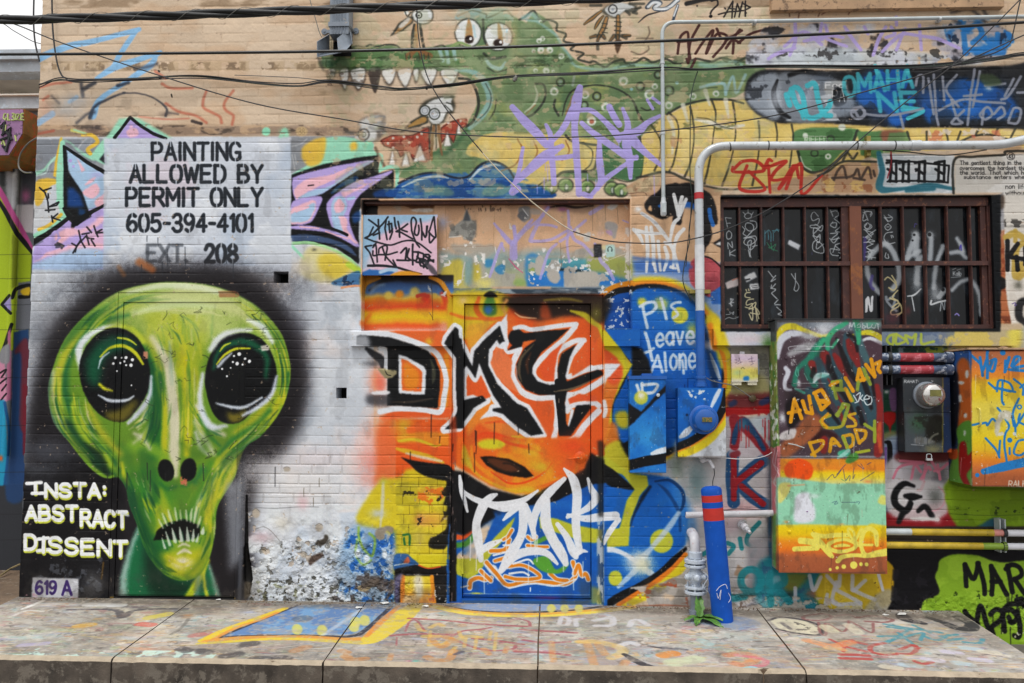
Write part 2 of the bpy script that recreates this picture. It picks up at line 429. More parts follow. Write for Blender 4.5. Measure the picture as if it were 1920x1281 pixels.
def paint_left_piece(A):
 """lilac and mint letters either side of the white notice"""
 A.at(40,220,4.575)
 gy = '#84888f'
 Ap("128,185 700,180 700,560 110,560",gy,6,1,sm=False)
 Am("120,185 720,180 720,560 110,560",'#a3a6aa',20,0.55,41,0.5)
 Al("480,270 520,215 560,180",14,'#c5c8cc',8,0.7);Al("530,300 580,240 600,200",10,'#c5c8cc',8,0.6)
 Ap("100,760 330,740 330,900 100,980",'#c9ccd0',6,1,sm=False)
 mint = '#9cdcbc';yl = '#e3b84c';lil = '#b5a3e0';pk = '#f2b9c6';lb = '#a8c6e6'
 Al("120,480 190,450 240,390 290,350",[40,26,24,40],mint,8,0.75)
 Al("130,500 210,470 240,400 300,330",14,'#c9ece0',6,0.6)
 Ap("120,560 200,520 300,530 310,560 240,600 190,700 160,750 115,740",yl,10)
 Al("340,180 315,300 290,490",[24,30,40],yl,6)
 Al("350,220 330,500 335,700 370,790",[50,70,60,90],mint,8)
 Ap("340,180 720,400 720,190 690,200 560,330 420,230",mint,10)
 Ap("330,180 420,225 720,410 720,330 640,370 520,320 430,220",mint,8)
 Al("520,150 600,150 650,210 570,270 590,310",[22,34,36,36,34],yl,6)
 Al("430,110 540,135",26,'#d8d878',8,0.8);Al("450,105 590,150",16,mint,7,0.7)
 Ap("470,300 560,180 660,180 620,260 480,330",'#9aa0a8',12,0.5)
 Al("520,150 600,150 650,210 570,270 590,310",[16,26,30,30,30],yl,6)
 Al("330,720 410,810 330,870 230,950 100,1030",[70,60,60,60,50],mint,8)
 Al("340,830 240,920 150,960",[30,30,30],yl,6)
    # sharp wedge: blue field, black edge
 Ap("370,250 390,250 520,340 705,460 715,760 580,800 570,790 480,620 400,440",lb,2,sm=False)
 Ap("110,1100 420,860 720,730 720,1300 60,1300",lil,5,sm=False)
 Ap("470,340 545,450 515,470",pk,4,sm=False);A.dot(417,370,16,lil);A.dot(445,418,13,lil)
 Ap("540,580 590,530 640,510 600,560",pk,6);Ap("530,640 640,570 660,640 600,690 530,660",pk,6,wob=3)
 Ap("630,700 720,650 720,740 640,760",pk,6,wob=3);Ab(650,490,50,24,lil,0.5)
 Ap("360,250 385,250 400,460 520,640 580,810 600,850 480,920 430,940 450,860 360,770",BK,2,sm=False)
 Ap("395,600 440,600 500,660 540,770 390,770",'#1d4a86',22,0.95,sm=False)
 Ap("490,780 545,790 550,840 490,840",'#1c4470',14,0.9,sm=False)
 Al("365,250 430,290 560,380 720,475",[24,28,32,36],BK,3,sm=False)
 Al("362,245 372,450 375,780",[22,22,26],BK,3,sm=False)
 Al("720,745 600,810 470,900 420,860 360,780",[24,40,60,50,24],BK,4,sm=False)
 Al("420,845 340,910 220,1000 80,1080",[36,40,46,60],BK,5,sm=False)
 Al("80,1110 180,1060",14,'#5a6068',8,0.6)
 Ap("430,850 500,850 490,890 440,960 425,950",BK,3,sm=False)
    # lilac field
 Ap("300,1000 400,950 520,950 690,850 700,900 560,980 430,1020 310,1080",pk,12,wob=4)
 Ap("100,1230 300,1130 520,1080 700,1080 700,1130 480,1170 250,1180",pk,10,0.85,wob=4)
 Ap("90,1260 280,1180 480,1120 700,1140 700,1300 90,1300",lb,24,0.9)
 A.ring(290,1020,28,44,18,lil,5);A.dot(330,1030,10,lil);Ab(560,920,60,20,lil,0.8,-30)
 Ap("560,1000 700,960 700,1090 560,1100",pk,14,0.6,wob=4)
    # black handwriting
 k = '#232428'
 As("155,600 200,640 225,720 235,810|190,625 255,605|228,655 230,690|320,725 235,765 300,755 320,730|205,795 285,790|258,845 268,895|330,880 265,860 310,825",15,k,2,sm=False)
 As("430,1080 470,1100 460,1150|440,1160 500,1060|490,970 510,1060 545,1115|520,1000 580,990|560,940 600,985|620,930 640,985 655,1020|640,985 690,960|600,1050 630,1100|560,1030 620,1040|640,990 700,985|480,1090 560,1010 580,1090",16,k,3,0.9,sm=False)
 As("290,1090 330,1085|300,1110 360,1100|310,1075 350,1095 345,1120",22,'#3a3b40',5,0.8)
    # peak above the notice
 Ap("720,180 840,10 930,0 1010,10 1300,180",mint,12,sm=False)
 Ap("810,180 930,15 1250,180",lil,3,sm=False)
 Ap("910,110 980,90 1000,150 930,170",pk,10,0.9,wob=4);A.dot(940,80,16,pk,8,0.7)
 Al("930,0 870,80 800,170",[30,26,34],BK,4,sm=False)
 Al("935,0 1020,70 1130,140 1240,180",[26,28,30,24],BK,4,sm=False)
 Ap("665,360 730,280 730,410",'#2a2e33',4,sm=False)
    # right of the notice
 A.at(480,220,4.0)
 Ap("250,145 740,140 740,300 250,420",'#8d9095',6,sm=False)
 As("270,215 330,200 380,160|290,280 300,350|270,280 290,390",10,'#b5b8bb',5,0.7)
 Ap("265,430 440,310 500,160 760,160 920,280 900,300 600,340 330,420",mint,7)
 Ap("340,290 360,210 480,150 525,170 490,330 400,365",yl,12,0.95)
 Ab(730,215,30,36,yl,1,power=4)
 A.dot(843,210,38,mint,6);A.dot(75,100,28,mint,8);Al("180,150 215,90 230,140",30,mint,10,0.8)
 Al("870,285 930,280 940,330 925,400",26,mint,4);Al("920,400 1000,370 1055,380 1055,480 1045,620",[20,30,34,26,18],mint,4)
 Ap("260,430 500,350 760,300 920,280 915,420 1030,390 1030,610 800,640 770,700 770,1100 600,980 380,930 250,930",BK,3,sm=False)
 Ap("270,470 300,440 560,370 880,320 750,400 600,500 480,575 330,600 300,625 275,560",lil,2)
 Ap("300,610 290,540 380,460 560,430 730,365 600,460 450,520 330,600",pk,5,wob=3)
 Ap("310,610 420,545 560,510 740,380 870,325 750,400 600,500 480,575",lb,3)
 As("480,470 600,420 700,375|420,520 520,490 640,420",10,pk,3)
 Ap("560,560 640,490 740,440 760,470 640,520 580,570",'#20456e',8,0.9)
 Ap("880,560 1000,530 1020,590 900,600",'#1d447c',14,0.9)
 Ap("720,730 775,700 775,770 730,790",'#1f4a80',10,0.9)
 Ap("262,650 320,610 430,590 495,600 470,680 400,790 258,790",lil,2)
 Ap("260,700 340,640 440,625 440,700 380,785 258,795",pk,6,wob=3)
 Ap("258,730 330,690 430,640 440,680 380,775 258,780",lb,4,wob=2)
 Al("300,705 390,670",14,pk,4)
 Ap("1010,400 1000,425 900,490 780,580 710,690 700,780 740,900 770,970 640,900 570,830 525,680 545,620 600,570 720,490 850,450",lil,2)
 Ap("575,620 660,600 670,700 640,780 690,860 660,900 590,840 560,720",lb,8,wob=4)
 Ap("590,640 640,620 650,700 600,700",pk,6,wob=4);Ap("620,740 680,760 690,850 760,950 680,900 640,800",pk,6,wob=3)
 Ap("640,560 700,540 860,490 720,560 660,600",pk,6,0.9,wob=3);Al("690,610 730,600",24,lb,6)
 Al("560,830 640,860 680,880",24,BK,3)
 Ap("262,815 400,810 600,860 700,910 760,975 680,930 520,860 270,835",lil,3)
 As("330,820 470,830|520,855 690,910",9,pk,3)
 Ap("262,880 420,880 600,920 700,970 750,1040 600,960 420,930 262,925",'#4a5f82',8,0.9)
 Al("255,945 400,940 560,985 680,1050 770,1130",[24,24,22,24,30],'#a3dca0',4)
 Al("265,960 360,1060",22,mint,4)
 Ap("380,980 520,980 660,1060 770,1130 770,1160 560,1240 330,1170",'#dfd28a',26,0.8)
 Ap("470,1040 600,1020 720,1110 700,1150 600,1210 480,1150",'#d9bc3e',24,0.8)
 Al("690,1100 770,1150",[40,50],'#b6cf4a',10)
 Ab(330,1130,90,60,'#e8dccb',0.7)
 Ap("560,1240 680,1180 775,1150 775,1260 640,1262",'#3f6f9c',8,0.9)
 Am("560,1240 680,1180 775,1150 775,1260 640,1262",'#1d2f4a',12,0.55,47,0.8)
 Al("640,1275 720,1262 780,1262",16,'#e8a078',5)
 Ab(435,990,16,10,'#50504c',0.7)
 Al("390,510 430,505",12,'#25252a',4,0.8)

def paint_notice(A):
 A.at(40,220,4.575)
 Ap("708,185 2310,172 2310,1330 700,1330",'#ccd3df',9,0.86,sm=False,wob=2)
 Am("708,185 2310,172 2310,1270 700,1270",'#dcc6d2',130,0.56,51,0.5,edge=0.1)
 Am("708,185 2310,172 2310,1270 700,1270",'#aebfd6',130,0.58,52,0.5,edge=0.1)
 Am("708,185 2310,172 2310,1270 700,1270",'#e3e8ef',60,0.55,53,0.7,edge=0.1)
 A.at(480,427,3)
 Ap("0,0 90,0 200,60 190,200 0,200",'#cfd5de',14,0.8,sm=False)
 A.at(0,0,1)
 col = '#2c3138';bg = '#ccd3df'
 kw = dict(soft=1.3,stencil=bg,grain=0.4)
 A.text("PAINTING",285,450,268,299,6.6,col,**kw)
 A.text("ALLOWED BY",244,491,310,341,7,col,**kw)
 A.text("PERMIT ONLY",237,491,353,385,7,col,**kw)
 A.text("605-394-4101",239,473,402,433,6.8,col,**kw)
 A.text("EXT.",276,350,459,489,7,'#565b62',soft=2.2,stencil='#c0c6ce',alpha=0.75)
 A.text("208",385,444,459,490,8,'#33373d',soft=1.6,stencil='#c0c6ce')

def paint_alien(A):
 A.at(0,0,1)
    # black cloud behind the head
 halo = [(330,505),(430,508),(508,548),(550,612),(574,690),(570,765),(534,845),(488,895),(466,1000),(462,1130),(205,1130),(30,1125),(42,880),(55,760),(85,650),(140,570),(220,520)]
 Ap(halo,'#2a282d',34,0.6,grain=0.15);Ap(halo,'#1f1c1f',20,0.93,grain=0.12)
 Ab(230,520,90,26,'#2a272a',0.75,-8);Ab(430,520,120,24,'#2a272a',0.7,5)
 Ab(556,620,20,60,'#26232a',0.5,-10);Ab(100,620,45,60,'#2a272a',0.5,35)
 Ap("36,880 130,850 230,900 230,1125 30,1125",'#1b1a1d',6,1,sm=False)
 Al("260,490 285,505",14,'#b5652c',5,0.6);Al("222,500 232,515",8,'#a0622c',4,0.4)
 Ab(90,845,50,22,'#5b5f68',0.6);Ab(70,880,40,10,'#777b84',0.4)  # grey gloss highlights painted onto the black, here and on the next line
 Ab(60,905,40,7,'#6a6e78',0.4)
    # head outline
 head = [(326,528),(270,533),(215,550),(160,590),(118,640),(95,700),(90,740),(100,790),(130,830),(160,868),(185,890),(203,896),
   (222,895),(236,915),(242,945),(258,985),(272,1030),(300,1070),(335,1088),(372,1080),(392,1045),(402,1000),(408,950),(440,895),(458,840),
   (490,815),(525,770),(542,720),(543,680),(530,630),(500,590),(460,560),(400,536)]
 hm = A.full(head,2.0)
    # neck
 Ap("258,985 240,1030 226,1085 226,1118 410,1118 395,1070 385,1035 400,1010 330,1060",'#1d6a44',4,sm=False)
 Al("262,985 244,1030 232,1080 230,1115",[4,9,14,16],'#a9bcb6',7,0.8)
 Ap("270,1000 300,1060 350,1090 380,1060 350,1115 280,1110",'#14281e',14,0.8)
 Al("388,1050 372,1085 352,1120",[10,13,15],'#a9b52c',4);Al("380,1060 384,1100 388,1118",[5,6,8],'#b9c23a',3)
 Al("392,1060 402,1095 408,1118",[4,8,9],'#8fae9c',5,0.8);Al("372,1080 368,1118",9,'#7fa89a',5,0.6)
 A.clip = hm
 Ap([(p[0],p[1]) for p in head],'#6f9d36',1,1)
    # broad tones
 Ab(330,545,150,24,'#c6d59a',0.95);Ab(350,600,130,40,'#b6cc7c',0.8);Ab(260,575,70,18,'#a7c55f',0.8)
 Al("120,760 108,720 116,670 140,625 190,580 250,552 320,538",[14,16,18,22,20,16,14],'#86b247',8)
 Al("150,640 185,598 225,570 260,560",[20,22,16,10],'#2f7d3d',10,0.8)
 Al("150,800 128,760 122,715 130,670 160,625 200,600 240,590",[12,14,14,12,10,8,6],'#1f6b45',8,0.8)
 Al("100,700 98,740 104,780 130,815",[16,20,22,18],'#c6d6c0',8,0.75)
 Al("112,770 106,730 112,690 130,650 160,612",[10,14,14,13,9],'#c4cc3d',6,0.8)
 Al("92,700 92,750 104,800 122,830",[9,10,11,8],'#3c6f5a',5,0.7)
 Al("128,800 150,832 176,860 196,880 214,892",[22,18,14,10,8],'#1d4a34',8,0.9)
 Al("140,760 146,790 160,815 190,840 206,870",[16,20,20,16,10],'#a2c63a',6)
 Al("168,800 185,832 208,850 216,870",[10,10,10,6],'#1b5f45',6,0.7)
 Ap("150,830 170,835 190,850 200,870 206,895 190,885 165,862",'#1a3226',6,0.9)
 Al("135,830 160,862 180,884 200,896 212,892",[5,8,9,8,4],'#7fae3a',3)
    # brow texture, green and yellow
 Al("300,560 360,565 430,575 480,600 520,650",[18,24,26,22,12],'#c9d99a',10,0.85)
 Al("500,620 524,665 532,710 526,760 500,800",[14,16,18,16,12],'#88b636',5)
 Al("494,600 522,645 536,700 532,755",[6,10,12,10],'#c3cc38',4)
 Al("516,640 528,690 528,740",[5,7,6],'#d8d24a',3,0.8)
 Al("540,700 538,760 515,800 480,822 450,842",[6,7,8,8,6],'#2a7445',4,0.9)
 Al("525,745 505,785 470,815 430,845 400,875",[12,16,16,14,10],'#b9c832',6)
 Al("505,770 470,800 440,820 410,850",[8,10,9,6],'#2f8046',6,0.75)
 Ap("270,585 330,575 390,600 380,660 360,720 330,700 300,640",'#a9bf35',14,0.9)
 Al("330,580 335,640 340,700",[14,20,16],'#b7c828',7,0.9)
 rs = random.Random(3)
 for i in range(46):
  x = rs.uniform(262,400);y = rs.uniform(578,700);l = rs.uniform(15,40)
  if 380 < x and y > 640: continue
  Al([(x,y),(x+rs.uniform(-6,6),y+l)],[3,rs.uniform(4,9),2],rs.choice(['#5f9a34','#c9d13a','#3f8440','#d6df8c','#8fb53a','#c3d7b8']),4,0.55)
    # nose bridge: white stripe between yellow stripes, green hollows
 Al("272,660 290,720 296,790 290,850",[26,28,30,26],'#2f7a38',10,0.9)
 Al("290,700 308,760 308,830 306,890",[8,12,13,12],'#bcc930',5)
 Al("285,635 312,680 322,740 326,800 326,860 328,890",[14,18,20,20,20,12],'#d7dfc4',6)
 Al("345,650 350,720 352,790 350,850",[10,15,16,12],'#c9cf26',6)
 Al("330,620 345,660",[8,12],'#b9c63a',6);Al("366,690 372,740 368,780",[8,10,8],'#b5c33a',6,0.8)
 Al("318,640 320,690 322,720",[5,8,5],'#9fc4b0',4,0.7)
 Al("262,650 282,690 285,740",[10,12,10],'#1f6b45',6,0.8)
    # cheeks
 Al("215,850 260,835 300,850 320,880",[10,24,20,8],'#7fb23a',9,0.9)
 Al("258,800 275,775 285,745",[5,12,8],'#dfe6d2',5,0.8);Al("250,830 272,812 284,790",[5,10,6],'#cddcc6',5,0.6)
 Al("252,812 268,822 280,840",[6,10,6],'#d6e2cc',6,0.85)
 Al("365,790 385,825 400,850",[6,12,6],'#cddcc8',6,0.85);Al("368,760 395,800 420,815",[8,12,6],'#d9e3d4',6,0.85)
 Al("366,810 376,838 390,852",[5,9,5],'#c3d4cf',5,0.85)
 Al("385,790 392,815 412,835",[5,6,4],'#2f7d46',4,0.7)
    # lower face
 Ap("225,890 300,880 330,920 300,980 262,960 240,930",'#4f9436',16,0.9)
 Al("226,880 240,915 250,950 262,990 280,1040",[9,12,14,16,14],'#226a43',6,0.85)
 Al("228,868 233,895 240,908",[6,9,5],'#b6ca30',4)
 Al("262,890 272,930 290,960",[10,16,10],'#2f8040',10,0.6);Al("300,920 310,950 325,990",[10,16,10],'#a4c035',7,0.8)
 Al("395,870 380,920 360,960",[12,18,12],'#4f9638',9,0.8)
 Al("430,850 408,880 398,930 392,980",[14,16,16,12],'#afc736',7)
 Al("440,840 420,862 404,890 398,910",[4,5,5,3],'#2a7a45',3,0.8)
 Al("450,850 432,890 410,930",[8,12,8],'#c0ce2f',5)
 Al("390,905 372,945 365,975",[5,9,6],'#d4e0bc',6,0.8);Al("378,880 366,902",[14,10],'#2a7a4c',8,0.7)
 Al("402,945 405,1000 392,1045",[8,10,10],'#74ab35',5);Al("396,985 385,1035 360,1070",[10,14,14],'#c5cf30',7)
 Al("283,1020 300,1055 335,1078",[12,14,12],'#2c6e3c',8,0.8)
 Ap("300,1035 345,1010 385,1030 372,1070 335,1082 308,1065",'#bcc72c',10,0.95)
 Al("290,950 300,985 288,1010",[10,12,8],'#b6c836',7,0.8)
 Ap("305,1000 370,990 378,1025 320,1035",'#7fae3c',9,0.8)
 Ap("283,1002 315,1010 320,1030 290,1035",'#1f7040',10,0.8)
 Ab(342,1055,17,10,'#e4e8cf',1,power=3);Al("333,1037 345,1031 357,1036",[4,7,4],'#e2e9cc',3);Al("334,1024 344,1019 354,1023",[3,6,3],'#d7e4c4',3)
 Al("336,1014 345,1010 352,1013",4,'#d7e4c4',3,0.8)
    # long brush strokes that model the skull
 rs = random.Random(44)
 def strokes(path,wid,cols,n,spread,ln=0.5):
  q = Sheet.smooth(np.array(pp(path)),False,10)
  for i in range(n):
   k = len(q);L_ = max(4,int(k*rs.uniform(0.25,ln)));i0 = rs.randint(0,max(0,k-L_-1));o = rs.gauss(0,spread);o2 = rs.gauss(0,spread*0.7)
   Al(q[i0:i0+L_:3]+np.array([o,o2]),[0.8,rs.uniform(*wid),0.8],rs.choice(cols),2.2,rs.uniform(0.3,0.75))
 dg = ['#1c5f3c','#2a7442','#174a34','#3f8038','#9fbf3a'];lg = ['#b9cb34','#d3da4e','#8fb83a','#dbe6b4','#5f9834']
 strokes("150,640 185,598 225,570 270,556 330,550",(3,7),dg+lg,34,8)
 strokes("104,700 104,750 120,800 150,840 185,875",(3,7),dg+lg,34,7)
 strokes("140,740 150,790 180,830 215,870",(2,6),dg+lg,26,6)
 strokes("430,560 480,595 515,640 532,700 524,760",(3,7),lg+dg,34,7)
 strokes("520,770 480,815 430,860 402,905 392,970",(3,7),dg+lg,40,8)
 strokes("280,660 292,720 292,790 270,850",(3,8),dg,30,7);strokes("352,650 354,720 352,800 350,850",(3,7),lg,22,6);strokes("318,680 326,760 326,850",(2,6),['#e6ead8','#cfd8bc','#c6cf6a'],16,5)
 strokes("226,880 242,930 262,990 285,1045",(3,8),dg,34,8);strokes("262,880 280,930 300,975",(3,8),dg+lg,26,9);strokes("400,880 380,930 362,975",(3,7),lg+dg,26,8);strokes("398,950 396,1010 372,1062",(3,7),lg+dg,22,6)
 strokes("245,800 270,780 290,740",(2,6),['#e3e9d8','#1f6b45','#b9cb34','#2f7d38'],20,8);strokes("360,760 385,800 420,820",(2,6),['#e3e9d8','#1f6b45','#b9cb34','#2f7d38'],24,8)
 strokes("290,590 330,620 350,680",(2,6),lg+dg,26,18);strokes("240,590 300,575 380,580 450,600",(3,8),['#dbe6b4','#c6d59a','#a9c65a','#8fb83a'],26,8)
 strokes("275,1030 305,1065 345,1082",(3,7),['#1c5f3c','#174a34','#2a5a34'],14,4);strokes("315,1045 345,1060 372,1045",(3,7),['#cfd23c','#dcdc5a','#b3c22e'],14,6)
 for pth,w_,c_,a_ in (("128,790 150,835 185,870",[14,22,14],'#1f5436',.6),("118,650 150,612 200,580",[10,22,12],'#2a6a3a',.55),("232,900 252,950 272,1010 300,1055",[14,34,36,20],'#1f5f38',.6),("268,850 278,880 290,930",[20,34,20],'#2a6b3a',.55),("280,680 292,740 284,820",[14,26,18],'#1f5f38',.55),
       ("400,800 372,850 340,830",[16,20,10],'#4a7a32',.45),("500,790 455,835 420,865",[10,16,14],'#2a6b3a',.5),("392,1000 380,1045 350,1078",[8,14,10],'#3a6a32',.5),("205,830 235,850 250,890",[14,22,12],'#3f7a36',.5),("330,915 345,935 350,970",[26,36,30],'#4f8a36',.5),
       ("165,760 190,810 225,850",[6,12,8],'#c3c83c',.8),("410,900 398,940 385,975",[6,14,8],'#c9cc3a',.7),("440,810 480,780 515,735",[6,14,8],'#c3c636',.7),("300,950 318,975 310,1000",[6,14,8],'#b9c23a',.7),("235,620 275,640 300,690",[6,12,8],'#b5c03a',.7)):
  Al(pp(pth),w_,c_,9,a_)
 y_,x_ = np.nonzero(hm > 0.01);hc = A.clip[y_,x_][:,None]
 A.img[y_,x_] *= 1-hc+hc*np.array([0.95,0.90,0.86],np.float32)
 Ab(340,562,110,26,'#cdd894',0.6);Ab(395,610,50,26,'#cdd890',0.5);Ab(300,620,26,20,'#c6cf70',0.4);Al("462,600 500,640 515,700",[8,14,8],'#b9c868',6,0.5)
    # forehead sheen
 Al("240,548 300,536 370,538 430,552",[6,12,12,6],'#dbe5c2',5,0.8)
 Al("250,585 330,570 400,575",[6,14,8],'#c9da9c',7,0.8)
 Al("465,600 490,612 510,640",[6,12,8],'#dfe7df',5,0.9)
 A.clip = None
 Al("160,590 215,550 270,533 326,528 400,536 460,560 500,590",2.5,'#3f5b2c',2,0.5)
    # nostrils
 for x,y,rx,ry,rot in ((311,881,15,21,-12),(353,880,15,22,10)):
  t = np.linspace(0,6.283,13)[:-1];c,sn = math.cos(math.radians(rot)),math.sin(math.radians(rot))
  Ap([(x+rx*math.cos(q)*c-ry*math.sin(q)*sn,y+rx*math.cos(q)*sn+ry*math.sin(q)*c) for q in t],'#131416',2)
 Al("300,905 312,915 330,912",[4,8,4],'#25633a',5,0.6);Al("340,910 350,908 362,900",[4,8,4],'#25633a',5,0.6)
 Am("338,893 350,896 350,910 338,908",'#c9715a',5,0.42,61,0.9)
    # mouth
 Ap("286,1012 294,996 306,984 324,976 342,972 360,978 376,986 374,1004 362,1010 345,1013 325,1012 304,1011",'#121412',1.5,sm=False,wob=2)
 for x0,y0,x1,y1,w in ((304,962,313,984,7),(297,973,305,989,6),(315,956,322,980,7),(327,952,331,975,6),(337,956,339,974,5),(348,956,350,976,6),(359,954,357,978,7),(368,950,363,980,6),(376,968,370,988,7)):
  Al([(x0,y0),((x0+x1)/2,(y0+y1)/2),(x1,y1)],[w*0.3,w*0.7,w*0.4],'#cddabc',2.6,0.8)
  Al([(x0+4,y0+2),(x1+4,y1)],[1,2.5],'#2a6a3a',2,0.6,False)
 for x0,y0,x1,y1,w in ((310,996,318,1020,7),(322,990,328,1014,9),(336,988,340,1012,9),(350,988,352,1011,9),(363,992,361,1012,8),(303,1008,309,1026,6),(372,1000,368,1014,6),(381,988,379,998,9)):
  Al([(x0,y0),((x0+x1)/2,(y0+y1)/2),(x1,y1)],[w*0.2,w*0.6,w*0.85],'#cfdccb',2,0.85)
  Al([(x0+5,y0+8),(x1+5,y1+4)],[1,2.5],'#1f5a3a',2,0.6,False)
    # eyes
 Al("152,690 148,655 165,630 195,614 225,612",[10,14,11,8,6],'#dfe6ea',5,0.95)
 Al("200,616 222,611 250,618 268,640",[5,7,8,8],'#b9c73c',5,0.9)
 eyeL = pp("148,700 153,665 172,635 195,618 222,614 248,625 265,645 277,675 281,705 276,735 262,760 240,785 215,790 185,775 160,742")
 eyeR = pp("384,720 386,690 396,660 415,635 440,624 470,625 495,640 510,665 518,695 517,720 505,745 480,765 450,790 420,792 398,770")
 Ap(eyeL,'#121315',2.2);Ap(eyeR,'#121315',2.2)
 cm = A.full(eyeL,2.0)
 A.clip = cm
 Ap("168,720 160,680 185,640 225,630 262,650 230,655 195,675 185,720",'#14573c',12,0.95)
 Al("220,633 240,636 255,646",[3,4,2],'#c9cf3a',1.5);Al("188,668 205,652 230,648 252,660 268,682",[3,5,7,7,4],'#c3c52c',2)
 Al("184,690 190,672 204,660",[2,4,2],'#c9d3dc',2,0.9)
 Al("186,720 196,728 210,732",[5,6,3],'#c9c82c',3);Al("184,740 205,750 235,750 250,742",[2,6,6,3],'#c3cbd6',2.5)
 Ap("196,772 222,768 246,752 258,752 238,785 208,790",'#857a2a',7,0.75)
 for x,y,r in ((216,670,2.6),(228,670,1.8),(236,670,3),(248,674,3),(212,681,2.6),(225,680,2),(233,677,2),(236,684,2),(245,684,3.2),(219,695,1.8),(246,722,1.5)):
  A.dot(x,y,r,'#eef0f2',1)
 A.clip = A.full(eyeR,2.0)
 Al("400,690 408,662 430,645 458,640 485,652 500,672 498,705",[6,9,12,14,12,11,8],'#1a5f42',6,0.9)
 Al("412,658 420,648 432,642",[2,4,2],'#c3c83a',1.5);Al("406,682 422,664 444,653 468,653",[3,5,5,3],'#c3c42c',1.8)
 Al("409,686 420,674 434,662",[6,6,3],'#d0d8e2',3,0.85)
 for x,y,r in ((448,663,3.6),(438,667,2),(459,672,2.4),(467,677,3),(436,678,2),(444,681,3.4),(454,683,2),(432,689,1.6),(416,691,2),(425,705,2)):
  A.dot(x,y,r,'#eef0f2',1)
 Al("405,755 430,762 460,762 490,745",[3,6,6,4],'#c3cbd6',3)
 Ap("424,772 440,775 462,768 452,788 432,790",'#857a2a',6,0.85)
 Ap("386,700 382,760 410,792 420,785 400,760",'#121315',4,0.8)
 A.clip = None
 Al("283,705 280,740 262,770 240,792",[4,8,10,6],'#ccd4e0',4,0.95)
 Al("380,700 374,745 384,785 400,800 424,798",[6,10,12,11,5],'#d3dbe4',5,0.95)
 Al("394,655 412,632 440,620 470,618",[10,12,9,6],'#dde4e8',5,0.9)
 Al("518,705 508,740 480,765 455,778",[4,8,8,5],'#cbd3e0',4,0.95)
 Am("268,658 277,658 277,672 268,672",'#c98a70',6,0.35,62,0.9);Am("488,648 505,645 504,656 490,658",'#cfc9bd',7,0.4,63,0.9)
 Al("410,547 440,547 444,555 412,555",3,'#9a6a48',2,0.8);A.rect(410,548,442,555,'#9c6b4a',1,0.8)
    # cracks in the paint
 rs = random.Random(9)
 for i in range(60):
  x = rs.uniform(270,520);y = rs.uniform(580,860)
  p = [(x,y)]
  for j in range(rs.randint(2,5)): p.append((p[-1][0]+rs.uniform(-9,9),p[-1][1]+rs.uniform(-6,8)))
  Al(p,rs.uniform(0.7,1.8),'#2a2f22',0.8,0.55,False,rel=-1.2)
    # signature
 A.at(0,854,3)
 def hand(t,x0,x1,y0,y1,w=24,**k):
  A.text(t,x0+3,x1+3,y0+9,y1+9,w,'#cfd64e',3,0.9,seed=4,**k)
  A.text(t,x0,x1,y0,y1,w*0.85,'#eef1f2',2.5,1,seed=4,**k)
 hand("I",185,210,152,208);As("150,155 230,150|180,212 240,210",20,'#eef1f2',3)
 hand("NSTA:",255,592,160,232,jit=0.03,rise=-6)
 hand("ABST",145,430,282,360,rise=0);hand("RACT",455,710,305,390,rise=12)
 Al("212,540 280,532",22,'#cfd64e',3,0.9);Al("208,533 278,526",20,'#eef1f2',3);hand("D",140,200,445,525);hand("ISSENT",235,710,458,540,rise=26)
 Al("690,325 720,335",14,'#c8d0d8',6,0.8);Al("215,468 270,462",20,'#eef1f2',3)
    # rough black patch, door number
 Am("180,570 580,570 570,800 180,800",'#4d5057',12,0.56,64,0.8,edge=0.1,rel=3)
 Ab(520,720,50,60,'#7a7d84',0.5)
 Ap("182,682 440,690 438,800 176,800",'#bfc0c6',4,1,sm=False)
 A.text("619",202,315,705,775,15,'#43306e',2);A.text("A",350,400,705,780,16,'#43306e',2)
 Am("140,770 440,770 440,800 140,800",'#d9a3b2',20,0.5,65,0.7)
    # door foot and right frame
 Al("620,795 1320,800",8,'#9a7a2a',3,0.8,False);Al("622,788 1320,793",4,'#3b3d36',2,0.8,False)
 Ap("1330,0 1375,-40 1370,800 1325,800",'#202126',8,0.6,sm=False)
 Ap("1260,150 1375,120 1370,560 1290,660",'#8c9098',34,0.75,sm=False)
 Al("1352,560 1345,800",20,'#5d6068',8,0.7)
 Al("580,600 570,690",8,'#7a5a22',5,0.7)

